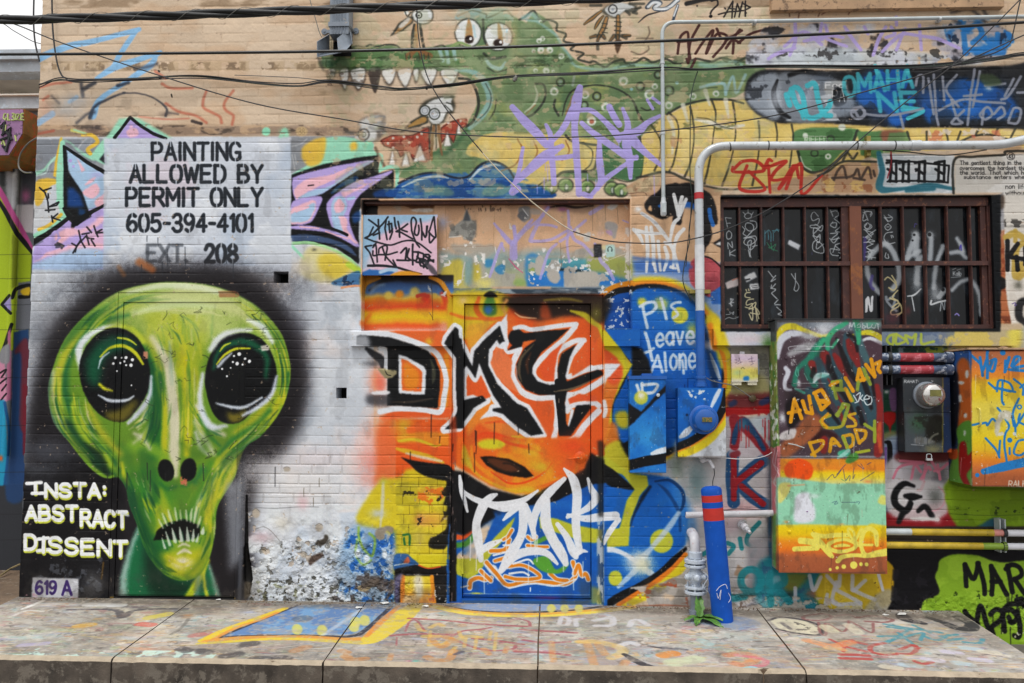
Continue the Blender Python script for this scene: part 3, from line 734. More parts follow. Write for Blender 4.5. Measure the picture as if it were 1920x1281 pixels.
def paint_plaster(A):
 """crumbling render right of the painted head"""
 A.at(300,760,3.371)
 rg = [(540,640),(800,640),(1079,620),(1330,640),(1600,700),(1620,1240),(560,1240)]
 Ab(900,500,260,160,'#e0dbd8',0.7);Ab(1000,330,160,60,'#dccfd2',0.6);Ab(650,400,120,60,'#cfcdd0',0.6)
 Am(rg,'#d5dade',30,0.48,71,0.8,edge=0.1)
 Am(rg,'#b9c4d2',60,0.55,72,0.7,edge=0.1)
 Am("545,820 1300,800 1500,1240 560,1240",'#bfc3c4',22,0.5,73,0.5,edge=0.14)
 A.crumble([(545,700),(1300,680),(1600,760),(1620,1240),(560,1240)],5,26,74,'#8a8780',0.35,40,0.36)
 A.crumble([(545,860),(1000,830),(1300,850),(1560,960),(1620,1240),(560,1240)],9,20,174,'#63615b',0.3,30,0.42)
 A.crumble([(545,1090),(1300,1070),(1600,1100),(1620,1240),(560,1240)],10,14,175,'#4c4a42',0.4,16,0.46);pt = [(560,880),(1000,840),(1330,860),(1420,1000),(1500,1240),(560,1240)];Am(pt,'#6c6a63',10,0.655,176,0.75,soft=16,edge=0.06,rel=-9);Am(pt,'#e6e8e8',9,0.62,177,0.6,soft=16,edge=0.08,rel=4);Am("560,1080 1000,1070 1500,1100 1560,1240 560,1240",'#4c4a42',9,0.63,178,0.85,soft=12,edge=0.06,rel=-8)  # pit shade and white highlights painted in along with the relief
 Am("545,1100 1100,1150 1300,1240 560,1240",'#8a8d66',10,0.62,76,0.6)
 Am("545,660 1300,660 1300,1050 545,1000",'#b3a596',22,0.68,77,0.85,edge=0.03,rel=-4)
 for x,y,rx,ry in ((605,680,24,30),(905,940,22,20),(1005,770,24,26),(655,915,14,16),(800,402,22,16)):
  A.dot(x,y,rx,'#ada293',4,0.9,ry);Al(pp(f"{x-rx},{y-ry*.5} {x},{y-ry} {x+rx},{y-ry*.4}"),3,'#55524c',2,0.7)
 Ap("985,860 1030,840 1040,815 1060,825 1055,860 1020,885 985,875",'#4a443c',4);Ap("935,990 960,945 1010,930 1030,950 980,985 950,1005",'#5a4c44',4,wob=3)
 Al("600,780 650,765 700,790 760,860",4,'#6c6a66',2,0.8)
 Al("545,640 700,648 860,640 1000,640",5,'#77777a',3,0.8)
 Ab(640,830,60,30,'#c79aa0',0.5);Ab(900,610,30,40,'#dba3aa',0.5);Ab(770,740,50,40,'#d9cdb4',0.5)
    # brick joints showing bare mortar
 Al("548,575 720,578 1000,574 1079,576",3.5,'#6f6c69',1.5,0.6);Al("548,515 760,516 1010,512",3,'#8a8784',1.5,0.5)
 for x,y in ((1005,485),(908,548),(968,610)): Al([(x,y-28),(x,y+26)],5,'#6d6455',2,0.8,False)
    # black gap beside the door
 Al("545,570 545,900 552,1000 560,1100",[10,22,38,46],'#0a0a0b',3,1,False,rel=-18)
 Ap("528,900 545,870 556,960 575,1060 575,1130 560,1180 530,1110",'#0a0a0b',3,sm=False,rel=-18)
 Ap("530,1110 575,1120 570,1200 530,1230",'#4c4438',5,sm=False)

def paint_left(A):
 paint_base(A);paint_topleft(A);paint_left_piece(A);paint_notice(A);paint_alien(A);paint_plaster(A)

# ---- the wall's paint: reptile mural along the top, boarded opening, orange door ------------------
def paint_croc(A):
 GN = '#728763';DG = '#3f5c43';OL = '#363933';TEAL = '#8fb3ae';TAN = '#cfae8c';YE = '#d8bc72'
 A.at(480,0,3)
    # long body: green above, pale yellow belly below
 body = [(350,300),(420,330),(540,255),(640,255),(760,250),(820,270),(1000,265),(1090,250),(1140,250),(1250,90),(1420,80),(1520,130),(1560,60),(1640,110),(1680,180),(1720,260),(1790,330),
   (1860,370),(2000,350),(2300,340),(2700,340),(2860,350),(2860,440),(2700,540),(2560,570),(2400,600),(2300,640),(2170,760),(2100,860),(2120,980),(1980,1030),(1700,990),(1440,1060),(1100,1000),(800,1000),(820,960),
   (1000,850),(1180,700),(1240,600),(1250,500),(1200,440),(1120,400),(800,385),(520,390),(400,380)]
 Ap(body,GN,3,sm=False,wob=2)
 Am(body,'#8a9c74',60,0.52,101,0.7,edge=0.2);Am(body,'#5a7654',50,0.55,102,0.7,edge=0.2);Am(body,'#a3a86a',40,0.62,103,0.6,edge=0.15)
 Ap("390,320 560,290 1100,290 1100,380 420,390",'#55764a',12,0.7);Ap("360,340 480,310 520,380 430,390",'#31503a',12,0.7)
    # belly
 bel = [(1260,770),(1440,740),(1800,770),(1930,800),(1920,950),(1760,960),(1600,1050),(1500,1050),(1400,950),(1300,900),(1180,860)]
 Ap(bel,YE,6,wob=2);Am(bel,'#e5cf92',40,0.52,104,0.7,edge=0.2)
 bel2 = [(2170,770),(2300,650),(2440,590),(2560,565),(2760,560),(2860,600),(2900,680),(3500,700),(4400,700),(4400,830),(3500,850),(3200,1000),(2960,1070),(2560,1040),(2440,990),(2340,960),(2160,985)]
 Ap(bel2,YE,5,sm=False,wob=2);Am(bel2,'#e3cb8e',50,0.52,105,0.7,edge=0.2);Am(bel2,'#c2a05c',40,0.58,106,0.5,edge=0.2)
    # back spikes, scalloped edge
 Al("500,300 560,258 610,262 640,250 680,262 730,250 790,255 820,290",10,OL,4,0.8)
 Al("1480,110 1510,95 1560,60 1600,120 1640,110 1690,130 1690,170 1740,190 1730,230 1790,250 1770,280 1840,300 1810,330 1870,350 1900,345 1960,375 2000,350 2060,335 2080,355 2130,350 2180,325 2230,350 2300,330 2360,355 2430,345 2480,330 2560,345 2620,325 2700,345 2760,325 2820,350",13,OL,4,0.85)
 Al("1520,110 1580,120 1640,160 1690,200 1720,260 1760,310 1800,370 1960,390 2100,365 2300,370",16,TEAL,8,0.7);Al("1500,100 1550,80 1590,110",26,TEAL,10,0.7)
 Al("2500,360 2560,370 2660,350 2720,360",30,TEAL,12,0.6)
 rs = random.Random(1)
 for x,y in ((1560,285),(1600,280),(1650,280),(1570,395),(1610,215),(1590,228),(1715,315),(1630,398),(1600,120),(1670,400)):
  A.dot(x,y,rs.uniform(9,22),'#d5dbcf',5,0.9);A.dot(x+2,y+4,7,'#8a7466' if x == 1560 else GN,4,0.8)
    # eyes
 Al("1130,95 1160,70 1230,62 1290,95",[30,50,50,20],'#9fbcc0',8,0.8);Al("1310,95 1350,70 1410,75 1440,110",[30,46,46,20],'#a9bca8',8,0.8);Ab(1450,200,20,90,'#b3a878',0.6)
 Ab(1210,90,80,40,'#8aa596',0.8);Ab(1360,90,70,40,'#9bb09a',0.8)
 Al("1130,90 1210,60 1290,80 1300,100 1400,60 1440,90",10,'#6c6f5a',6,0.7)
 for x,y,rx,ry,s in ((1192,185,70,76,0),(1360,205,76,74,1)):
  A.dot(x,y,rx+8,OL,5,0.75,ry+8);A.dot(x,y,rx,'#e3e6e4',4,1,ry)
  Ap([(x-18+s*20,y+50),(x-2+s*0,y-76),(x+20,y-40),(x+24,y+30)],'#b0895c',5,0.95);Al([(x+30+s*20,y-40),(x+40+s*10,y+20)],12,'#a9cdd6',7,0.8)
  A.dot(x+5-s*5,y+36,26,'#2f211c',4,1,24);A.dot(x+14,y+30,9,'#f0f0f0',3)
 Al("1275,110 1280,200 1300,260",14,OL,5,0.8)
 Al("1280,300 1320,330 1400,320",16,OL,6,0.8);Al("1290,330 1320,370 1370,385 1400,350",[16,22,22,10],'#9fc0bd',6,0.9);Al("1300,380 1350,405 1410,390",8,OL,5,0.7)
 Al("1000,265 1050,255 1080,290",10,OL,5,0.7)
 As("1030,280 1050,340|1070,280 1080,350|1110,275 1120,330",22,'#9fc4c4',7,0.8);Al("1090,270 1140,240 1200,260",16,'#8aa06c',5)
    # upper teeth
 for x0,x1,d in ((395,450,60),(465,525,120),(525,620,120),(630,700,130),(700,790,90),(790,880,105),(875,920,75),(920,1020,95),(1030,1140,100)):
  t = [(x0,400),(x1,388),((x0+x1)/2+4,395+d)]
  if x0 == 630: Ap(t,'#3a3330',6,0.85);continue
  Ap(t,'#33302d',9,0.75,wob=2);Ap([(x0+8,400),(x1-8,392),((x0+x1)/2+4,380+d)],'#e4e2dc',5,0.95)
 Am("390,395 650,395 640,480 400,480",'#5a4c44',14,0.55,107,0.6)
 Al("350,330 380,390 440,410",18,'#43423c',10,0.6);Al("410,410 620,395 800,385 1000,380 1120,392",8,'#3a3d33',5,0.6)
 Al("1120,395 1200,400 1260,430 1300,500 1310,570 1270,650 1200,720",[10,26,36,40,40,36,26],TEAL,8,0.9)
 Al("1140,440 1200,450 1240,520 1250,600 1220,680 1180,710",16,OL,4,0.9);Al("1290,470 1320,540 1300,620 1230,690",8,OL,5,0.6)
 Al("1350,560 1340,620 1310,670",9,OL,5,0.7)
    # lower jaw and sea
 Ap("780,1110 800,1040 900,990 1010,970 1120,1000 1200,990 1260,930 1330,910 1420,950 1460,1020 1620,1050 1620,1115",'#22528f',6,wob=2)
 Am("780,1115 820,1020 1000,980 1260,960 1420,950 1600,1050 1600,1115",'#3d70ab',20,0.53,108,0.8,ax=2);Am("780,1115 820,1020 1000,980 1260,960 1420,950 1600,1050 1600,1115",'#6f93a0',22,0.6,109,0.7,ax=2)
 Al("800,1030 900,985 1010,970 1130,1000 1200,985 1260,925 1330,905 1410,940 1450,1000",12,'#22283a',5,0.9)
 Al("820,1050 920,1005 1020,990 1080,1000",[6,14,14,6],'#cfd9dd',5,0.85);Al("1200,1010 1260,950 1330,925 1370,930",[6,16,12,5],'#cfd9dd',5,0.85)
 Ap("940,1090 1010,1040 1090,1060 1100,1100",'#6e8f80',10,0.7);Ap("1280,1060 1350,1030 1430,1060 1380,1100 1280,1100",'#7d9a82',10,0.7)
 Al("790,960 900,920 1000,860 1080,850 1180,740",30,'#44684a',16,0.7)
    # red tongue, lower teeth
 for pts in ([(700,790),(760,760),(880,760),(970,720),(975,900),(880,890),(860,850),(810,880),(790,840),(720,820)],[(1040,720),(1100,680),(1180,665),(1180,705),(1130,730),(1110,800),(1080,760),(1040,800)]):
  Ap(pts,'#a5503f',3,wob=1);Am(pts,'#7c3a30',10,0.58,110,0.8);Al(pts+[pts[0]],7,'#4a2c26',4,0.7,sm=False)
 for x,y in ((740,805),(770,775),(830,768),(905,770),(860,800),(770,830),(930,750),(1080,690),(1150,680)): A.dot(x,y,8,'#c9b7ab',4)
 for x,y,b,h in ((765,925,40,80),(840,935,50,85),(920,905,80,90),(1075,820,50,80),(1140,750,30,60)):
  Ap([(x-b*.6,y),(x,y-h*1.15),(x+b*.6,y)],'#4a4440',9,0.7,sm=False);Ap([(x-b*.42,y),(x,y-h),(x+b*.42,y)],'#e6e3dd',5,1,sm=False)
    # birds
 def head(x,y,rx,ry):
  A.dot(x,y,rx+9,OL,6,0.7,ry+9);A.dot(x,y,rx,'#d5d8d6',5,1,ry)
 Al("890,140 885,200 880,290",[16,30,26],OL,5,0.9);Al("900,140 905,280",14,'#b08a60',5);Al("920,130 930,200 945,280",[14,18,14],OL,5,0.85);Al("895,150 890,260",8,'#a88258',4)
 head(935,85,55,45);A.dot(845,70,14,'#d8d8d2',5);Al("835,60 850,90 870,70",8,OL,4,0.8);A.ring(915,85,16,16,8,OL,3);A.dot(915,87,6,'#222',2)
 Ap("750,205 800,130 860,90 885,95 880,130 830,170",OL,5,0.9,sm=False);Ap("775,190 815,140 860,100 875,120 820,165",'#ad8960',5,1)
 Ap("800,150 850,100 865,110 830,150",'#dcd9d2',5,0.8)
 for x in (850,875,925,955,980): Al([(905,280),(x,305),(x-4,330)],[10,20,12],'#8c6642',5,0.9);Al([(x-12,300),(x-8,332)],5,OL,3,0.8)
    # second bird with goggle eyes
 Al("1000,700 990,780 985,900",[14,18,12],'#8c6a48',5);Al("1025,700 1030,780 1045,870",[14,18,10],'#8c6a48',5);Al("985,700 975,790 975,850",8,OL,5,0.8);Al("1010,700 1012,840",8,OL,5,0.8)
 Ap("920,600 960,560 1040,535 1115,535 1110,560 1120,590 1105,640 1080,640 1050,690 990,700 950,660 915,640",OL,7,0.8);Ap("940,610 980,570 1050,548 1100,550 1095,580 1105,620 1070,630 1040,685 990,690 960,650",'#dcdedd',5,1)
 As("1060,550 1110,545|1070,575 1110,590|1060,590 1095,625",7,OL,4,0.8)
 for x,y,r in ((948,622,28),(1002,640,30)): A.dot(x,y,r,'#c9cdd2',4);A.ring(x,y,r,r,8,OL,4,0.85);A.ring(x,y,r*.55,r*.55,4,'#80858a',3,0.8)
 Ap("825,730 870,680 930,645 970,655 965,690 920,710",OL,5,0.9,sm=False);Ap("850,715 890,680 935,658 958,665 950,685 910,700",'#a9854f',5,1)
    # third bird, washed out
 Al("670,830 690,880 720,930",16,'#5a4c40',8,0.7);Ap("570,690 620,650 690,635 730,660 720,700 730,730 680,800 620,800 580,760",'#6b6864',9,0.6);Ap("580,690 630,660 690,650 700,690 680,720 670,780 620,790 600,740",'#cfd0ce',7,0.9)
 As("670,660 720,655|660,690 720,695|640,715 720,745",18,'#8b8a88',7,0.7);A.ring(605,755,30,30,10,'#55524e',5,0.8);A.ring(605,755,12,12,6,'#55524e',4,0.7);Ab(530,745,26,12,'#6b6864',0.8)
 A.dot(255,738,34,'#c8ac82',6,0.8,26);A.text("38",238,272,722,756,5,'#a08a68',2,0.8)
 A.dot(55,740,24,'#8fd8b4',8);Ab(155,745,20,18,'#8fd8b4',0.9);A.dot(632,815,28,'#8fd8b4',6,1,26)
 Ab(380,520,30,14,'#8d7b62',0.6)
    # ---- middle stretch
 A.at(960,0,3)
 As("130,470 180,480 180,560 120,640 70,660|240,560 235,600 260,650",13,OL,5,0.85);Al("70,630 120,590 140,530 125,480",[8,14,14,6],'#c3c7b0',5,0.8);Al("80,640 130,590",6,'#9a6a4a',4,0.8)
 Al("300,760 330,790 400,805 470,815",14,OL,4,0.9);Al("280,650 300,570 340,510 430,480 540,485 630,520 680,570 710,640 740,690",[6,9,12,10,9,10,12,14,12],OL,4,0.85);Al("340,520 440,490 540,500",10,'#a9ad70',6,0.7);Al("300,640 340,540",10,'#a9785a',5,0.7)
 for x,y,r in ((235,512,24),(408,530,24),(525,600,26),(445,680,26),(625,455,26),(770,530,28),(800,485,18),(880,590,22),(595,970,18),(1145,525,18),(1015,540,20)):
  A.dot(x,y,r,'#d5dccf',6,0.95);A.dot(x+1,y+3,r*.5,'#6d8a62' if x != 445 else '#a05a44',5,0.9)
 for x,y,r in ((270,460,22),(475,540,22),(405,590,20),(720,485,22),(880,510,26),(560,905,22),(820,420,20),(610,860,12)):
  A.ring(x,y,r,r,10,OL,5,0.8);A.dot(x,y,r*.5,'#9fb5ac',6,0.7)
 A.dot(670,500,9,'#8fb9b9',4);A.dot(925,465,10,'#8fb9b9',4);Al("725,605 760,620 800,605",8,OL,4,0.8)
 Al("870,640 940,600 1000,580 1100,560 1220,560 1300,580",13,OL,4,0.85);Al("980,530 1060,500 1150,490",8,'#4a5a48',5,0.7)
 Al("1060,490 1120,475 1190,470 1200,530",[16,18,20,16],'#9dc0c4',6,0.85);Al("1200,520 1240,430 1260,520 1310,420",16,'#9dc0c4',6,0.8)
 Al("340,480 350,420",14,'#9fa8a8',6,0.6)
    # belly ribs
 for st in ("30,780 55,840 20,920 -60,960","120,790 140,860 80,960","400,800 450,850 440,920 400,960","300,790 320,850 280,900"): Al(pp(st),9,'#8a5a36' if st[0] in '13' else OL,4,0.7)
 for st in ("880,630 925,680 935,760 910,900 880,970","1000,600 1020,700 1020,800 1000,920 970,990","780,700 830,780 830,880 800,960","1120,560 1145,640 1130,760 1110,900 1080,1030","1240,575 1255,680 1250,800 1220,930 1180,1040","1385,680 1390,780 1380,900 1350,1040"): Al(pp(st),[14,10,8,11,14],OL,4,0.8)
 for st in ("960,590 985,680","1085,510 1110,590","1200,560 1215,660","880,660 905,730 900,860"): Al(pp(st),[26,20,12],'#d8d6c6',7,0.8)
 Al("1030,670 1120,690 1200,715 1300,705",[14,24,22,16],'#d8d6cc',6,0.85);Al("1040,660 1110,670 1180,710 1240,725",7,OL,4,0.6)
 Am("890,740 990,740 980,830 890,830",'#b98a68',24,0.45,111,0.7)
 Al("715,770 730,880 720,985",16,OL,4,0.9);Al("480,830 470,920 440,960 300,965 250,990",16,OL,5,0.9);Al("40,1050 120,1055 190,1010",9,OL,4,0.8)
    # dropping foot and toes
 Ap("500,830 560,820 720,840 735,930 700,1010 620,1010 480,940",'#4f7350',5);Al("700,1010 640,1020 560,1000",10,OL,5,0.7)
 for x,y in ((215,1050),(300,1040),(420,1050),(560,1060),(610,1070)):
  A.dot(x,y,46,OL,5,0.85,42);A.dot(x,y,38,'#748e5a',5,1,34);Al([(x-30,y-10),(x-12,y-26),(x+10,y-26)],9,'#a9ba84',5,0.8);Ap([(x-6,y+30),(x-2,y-10),(x+14,y+5),(x+14,y+30)],'#2f3a30',3);A.dot(x+5,y+10,9,'#c7d0c2',3,1,16)
 Ap("30,1105 40,1050 120,1060 200,1070 200,1100",'#23568f',6)
    # tan wall under the belly, above the window
 Ap("640,1050 720,1000 860,960 960,1000 1060,1040 1180,1060 1180,1330 670,1330 670,1110",'#b9977a',6,sm=False);Am("640,1050 720,1000 860,960 960,1000 1060,1040 1180,1060 1180,1330 670,1330",'#caa98a',40,0.5,112,0.7,edge=0.2)
 Al("700,1000 860,965 960,1000 1060,1040",14,OL,5,0.85);Al("650,1090 740,1080 760,1110",6,'#6a5646',3,0.7);Am("680,990 800,990 780,1080 680,1080",'#7e6450',18,0.56,113,0.6)
 Al("1060,1040 1180,1062 1300,1060 1440,1050",12,OL,4,0.8)
 A.at(0,0,1)
 Am("600,106 1450,100 1450,124 600,130",'#3d4a34',13,0.52,114,0.6,edge=0.1,ax=1.8,rel=-1.5);Am("960,232 1380,226 1380,244 960,252",'#57603c',12,0.52,115,0.6,edge=0.1,ax=1.8,rel=-1.5)
 Am("600,20 1900,10 1900,360 620,360",'#cdb092',16,0.63,116,0.5,edge=0.05,ax=1.4);Am("600,20 1450,10 1450,360 620,360",'#a3a888',30,0.52,117,0.35,edge=0.1)
 A.at(960,0,3)
    # claw-like bird top
 Ap("500,60 560,20 620,20 700,30 690,70 620,70 590,100 540,90",OL,8,0.8);Ap("520,50 580,15 640,20 690,40 640,55 590,90 550,85",'#c9cbca',6,0.95);A.ring(565,50,24,24,7,'#3a3a3a',4);A.dot(565,52,8,'#9aa0a8',3)
 for st in ("440,30 500,30","640,60 660,80","690,60 720,40","660,20 740,20","680,70 700,75"): Al(pp(st),16,OL,5,0.7)
 for st in ("500,60 450,100 405,135","510,90 480,130 465,160"): Al(pp(st),[14,24,12],OL,4,0.9);Al(pp(st),[8,12,6],'#a07848',4,0.9)
 for st in ("530,100 515,150 490,200","595,90 595,150 590,210"): Al(pp(st),[24,30,28],OL,5,0.85);Al(pp(st),[14,16,14],'#a98052',4,0.9)
 for y in (120,145,170): Al([(575,y),(612,y+4)],7,OL,3,0.8);Al([(505,y+10),(535,y+14)],6,OL,3,0.8)
 for x,y in ((440,210),(480,230),(520,215),(550,230),(592,250),(640,215),(660,200)): Al([((x+ (500 if x < 540 else 592))/2,200),(x,y)],[24,18],OL,5,0.8);Al([((x+(500 if x < 540 else 592))/2,200),(x,y-4)],9,'#8a6238',4,0.7)
 Ap("575,230 615,230 592,300",'#55402e',4);Al("480,250 480,275",20,OL,6,0.7)
 for st in ("765,150 770,190 740,240","670,290 720,305 765,280 765,260","700,215 790,215"): Al(pp(st),9,'#5b5047',5,0.65)
    # tags on the bare brick
 Al("760,40 790,10 830,15 800,45 860,50 930,0",28,'#3f4a58',4,0.9);Al("765,38 795,14 830,20 800,45 870,45 935,-5",16,'#d9dde0',4);Al("930,30 905,110",16,'#3f4a58',4);Al("930,30 908,90",8,'#d5d9dc',3);Al("710,125 760,85 830,65",[5,10,5],'#3b3838',3)
 Al("980,20 1060,0 1130,-10",26,'#2a2626',5);As("1120,5 1150,0 1155,25 1125,55 1115,75",10,'#2a2626',3);A.dot(1117,90,10,'#2a2626',3);A.dot(1040,32,5,'#3a3434',3)
 As("1160,80 1220,65 1300,60|1190,95 1240,5 1235,100|1215,45 1260,50|1250,95 1265,20 1280,60 1295,10 1275,95|1310,90 1310,5|1300,20 1338,40 1310,55|1195,45 1200,48|1310,70 1315,72",9,'#2a2626',2,sm=False)
 As("930,300 945,210 985,180 990,260 1000,330|930,235 1040,225|1050,140 1000,240 990,350 980,330|1030,300 1070,240 1130,170 1090,300 1150,190 1210,215 1130,320|1150,160 1180,215 1250,200|1280,165 1200,270|1200,230 1290,170|1240,300 1245,230|1270,240 1340,190 1440,160|1230,215 1280,240|1000,390 1030,330",15,'#4f2f2c',2,0.95)
    # lilac giant tag
 LI = '#aa9ede'
 for st,w in (("0,600 60,670 130,740 190,810",[34,50,54,44]),("380,490 360,580 350,700 360,850 375,1090",[36,60,40,40,36]),("190,700 215,760 220,860 235,1030",[20,30,36,30]),("60,830 40,950 0,1070",[20,26,26]),
    ("0,1040 100,950 180,880 280,820",[24,50,60,30]),("340,610 280,730 190,820",[40,34,30]),("180,890 280,885 360,870",[20,30,22]),("390,690 460,750 560,820 650,880 700,890",[26,36,40,40,24]),
    ("360,620 440,620 520,680 590,760 600,790",[24,30,30,44,26]),("545,600 570,650 600,700",36),("620,610 650,700 640,800 660,900 665,1000",[20,36,50,44,22]),("700,880 600,950 520,1010 440,1100",[22,26,30,24]),
    ("490,790 490,900 500,1000 480,1060",[24,40,40,26]),("600,760 700,740 760,690 830,650",[30,50,34,22]),("680,790 740,850 840,930",[60,40,24]),("760,560 790,610|790,550 830,580",18),("400,1090 440,1105",30),("0,1080 30,1060",40)):
  for q in st.split('|'): Al(pp(q),w,LI,2.5,0.96,grain=0.4)
 for x in (215,350,600,665): Al([(x,800),(x+2,860)],6,LI,2,0.7)
    # ---- right stretch
 A.at(1440,0,3)
 Ap("0,300 60,260 500,270 1100,320 1100,370 0,370",'#b9c0c4',14,0.85)
 rs = random.Random(17)
 rg = [(-120,250),(0,130),(500,130),(1000,140),(1240,90),(1380,200),(1330,330),(1000,380),(0,380),(-130,360)]
 Am(rg,'#9a9db0',40,0.48,121,0.7,edge=0.16);Am(rg,'#c8ccd8',36,0.53,122,0.8,edge=0.16);Am(rg,'#2b2b30',30,0.58,123,0.85,edge=0.12)
 Am("980,130 1240,100 1380,200 1330,310 1060,310 1000,220",'#2f76b8',40,0.44,124,0.9,edge=0.14);Am("980,130 1240,60 1380,200 1330,310 1060,310",'#1d2b40',24,0.6,125,0.8)
 Ap("60,320 400,270 540,330 430,370 60,370",'#c3ccd2',12,0.8);Am("60,270 1100,270 1100,370 60,370",'#3a3838',20,0.6,126,0.8)
 Am("840,320 1000,310 1060,360 840,365",'#c9a684',30,0.4,127,0.8)
 As("150,110 150,230 120,310|90,260 200,180 300,250|200,230 340,200 420,210|300,130 290,220 330,190 320,140|430,150 460,200 520,280|540,150 560,190|590,310 620,220 660,150|640,290 700,230 760,190 850,200|850,140 860,280|850,200 960,220 1075,270|770,160 720,280|690,150 710,190 660,210|720,95 720,140|0,330 50,300 150,270|330,220 440,260",[18,22,18],'#b3a3dc',3,0.95)
 As("1080,120 1100,200 1110,300|1110,170 1170,140 1200,190 1150,240|1200,200 1250,250 1180,290|1290,190 1290,270 1350,250|1350,190 1370,230|1130,280 1240,270",30,'#2f7cc0',6,0.9)
 As("1030,70 1130,50 1220,120|1200,40 1230,90|1040,110 1080,130",18,'#4a4a50',10,0.7)
 As("110,0 120,90|180,20 170,100|230,0 190,50|320,0 280,90|500,0 450,80|380,30 300,80",8,'#5a3a34',3,0.6)
    # black cloud with turquoise, blue and grey lettering
 blk = [(-120,460),(-60,400),(60,390),(400,400),(560,385),(900,380),(1300,370),(1560,370),(1560,700),(1300,720),(1000,715),(700,715),(500,700),(240,690),(60,690),(-60,640),(-130,560)]
 Ap(blk,'#26282c',8,0.96);Am(blk,'#1a1b1e',40,0.5,128,0.8)
 Ap("-110,480 -40,420 60,430 60,660 -40,640 -120,570",'#9aa2ad',12,0.9);Ap("60,420 250,420 420,470 480,620 300,680 120,680 60,600",'#8b929b',14,0.85)
 Ap("320,460 430,460 440,560 380,600 330,560",'#a6a8a8',8,0.9);Am("60,420 420,420 480,680 60,680",'#c5cad0',30,0.55,129,0.8);Al("50,450 30,530 60,620 120,660",[14,30,30,16],'#1c1d20',6);Al("120,420 200,400 330,420",26,'#1c1d20',8)
 Ap("370,500 430,490 440,570 390,600 360,570",'#18191b',6);A.text("Foc",322,420,462,492,8,'#e4e4e4',2,0.9);A.text("PA",360,430,500,570,6,'#dadada',2,0.85)
 Ap("520,430 600,390 780,400 820,560 760,690 700,700 640,620 500,570",'#1f5fae',14,0.9);Ap("880,560 1060,450 1180,450 1300,500 1400,600 1380,660 1000,660 900,690",'#1f65b4',20,0.85);Am(blk,'#2b2e34',30,0.6,130,0.7)
 for x,y,rx,ry,c in ((200,540,60,50,'#aab4c6'),(420,600,70,40,'#7c8796'),(560,520,50,50,'#2b6ab4'),(900,560,70,60,'#2a5fa4'),(1120,620,80,40,'#2f6fb8'),(1300,560,60,70,'#24508a'),(620,640,60,30,'#3a4f72'),(1010,480,50,40,'#3a4658'),(300,440,60,24,'#6a7482'),(40,560,30,60,'#c3cad4')): Ab(x,y,rx,ry,c,0.7)
 Ab(710,680,36,26,'#2a66b0',0.9)
 TQ = '#4fb7c4'
 for st in ("130,500 160,590 230,660 290,650","110,540 150,490 190,530 210,640","220,480 260,470 280,560 310,640 350,650","100,530 120,590","300,640 340,600 350,570","180,600 200,660"): Al(pp(st),30,TQ,4,0.95)
 A.text("OMAHA",430,812,425,530,22,TQ,6,0.8,rise=-50,jit=0.06,slant=-0.06,smf=True);A.text("NE",630,850,520,620,24,TQ,6,0.8,rise=0,jit=0.03,slant=-0.15);As("600,370 612,410|780,370 785,410|760,600 870,622 785,665",22,TQ,4,0.95)
 GY = '#8d909c'
 for st in ("480,610 510,660 540,640 520,600 480,630","540,640 640,650 740,640 870,610","740,640 760,720","830,480 840,430 870,430 870,520","930,420 945,640 955,700","900,440 930,640","980,430 990,560","1060,420 1000,500 1070,600","1030,560 1060,660 1090,690 1030,690 1100,620","1160,390 1140,520 1120,700","1190,400 1150,600","1100,540 1200,530","960,620 1090,560 1200,570 1330,580","1420,430 1350,540 1310,560","1380,440 1330,540","1220,480 1330,470","1190,640 1230,600 1260,640 1220,670 1190,650","1270,640 1310,600 1330,640 1290,670","1350,680 1380,610 1420,620 1400,690 1350,690","1200,700 1210,620","1440,520 1400,520"): Al(pp(st),15,GY,4,0.92)
 A.ring(505,635,40,32,14,GY,4)
 Ab(1240,495,16,12,'#c9cfd4',0.8)
 Ap("1190,420 1270,420 1310,470 1220,480",'#4b5a40',8,0.8)
    # belly below the cloud
 Ap("160,730 500,725 470,800 400,870 330,940 270,970 200,940 165,860",'#5d8256',6);Am("160,730 500,725 400,870 270,970 165,860",'#44663f',30,0.55,131,0.7);Al("500,735 470,810 400,890 330,945 260,970 195,940 165,850",16,OL,4,0.9);Al("180,880 200,930 240,955",8,'#c4ccb8',4,0.8)
 Ap("500,740 640,735 650,900 520,870",'#5d8256',6,sm=False);Ap("640,735 760,735 750,800 650,800",'#7d5344',10,0.9);Ap("680,745 790,740 800,850 650,860",'#5d8256',6,0.8,sm=False)
 As("40,690 50,760 40,880|130,700 140,760 130,860 120,940|780,740 800,800|890,740 890,800|1000,730 1010,790|1080,740 1060,800|1180,730 1150,780|1290,720 1270,780|1390,720 1360,780",[13,9,11],OL,4,0.8)
 Ap("1080,800 1160,765 1260,760 1400,800 1400,840 1080,830",'#b7987a',8);Al("1070,800 1160,762 1260,758 1400,800",12,OL,4,0.85)
 Am("900,730 1330,730 1330,800 900,800",'#c7745c',24,0.56,132,0.7);Am("900,720 1330,720 1330,800 900,800",'#d9cbbd',20,0.58,133,0.8)
 A.text("RIFFED",205,330,765,800,6,'#b9c6b0',3,0.75,jit=0.05);A.ring(350,780,20,18,9,OL,4,0.7);A.dot(335,880,17,'#d0d8c8',5);A.dot(335,880,7,'#5d8256',3);A.ring(260,860,20,18,9,OL,4,0.7);A.dot(208,762,15,'#d0d8c8',6);A.dot(415,715,20,'#c9cfc0',7)
 As("420,900 470,800|470,890 440,850|480,890 500,860",14,OL,4,0.8)
    # wall over the window: tan, red tag, house tag, quotation panel
 tan = [(0,1040),(150,1000),(340,960),(450,910),(620,905),(620,1085),(0,1085)]
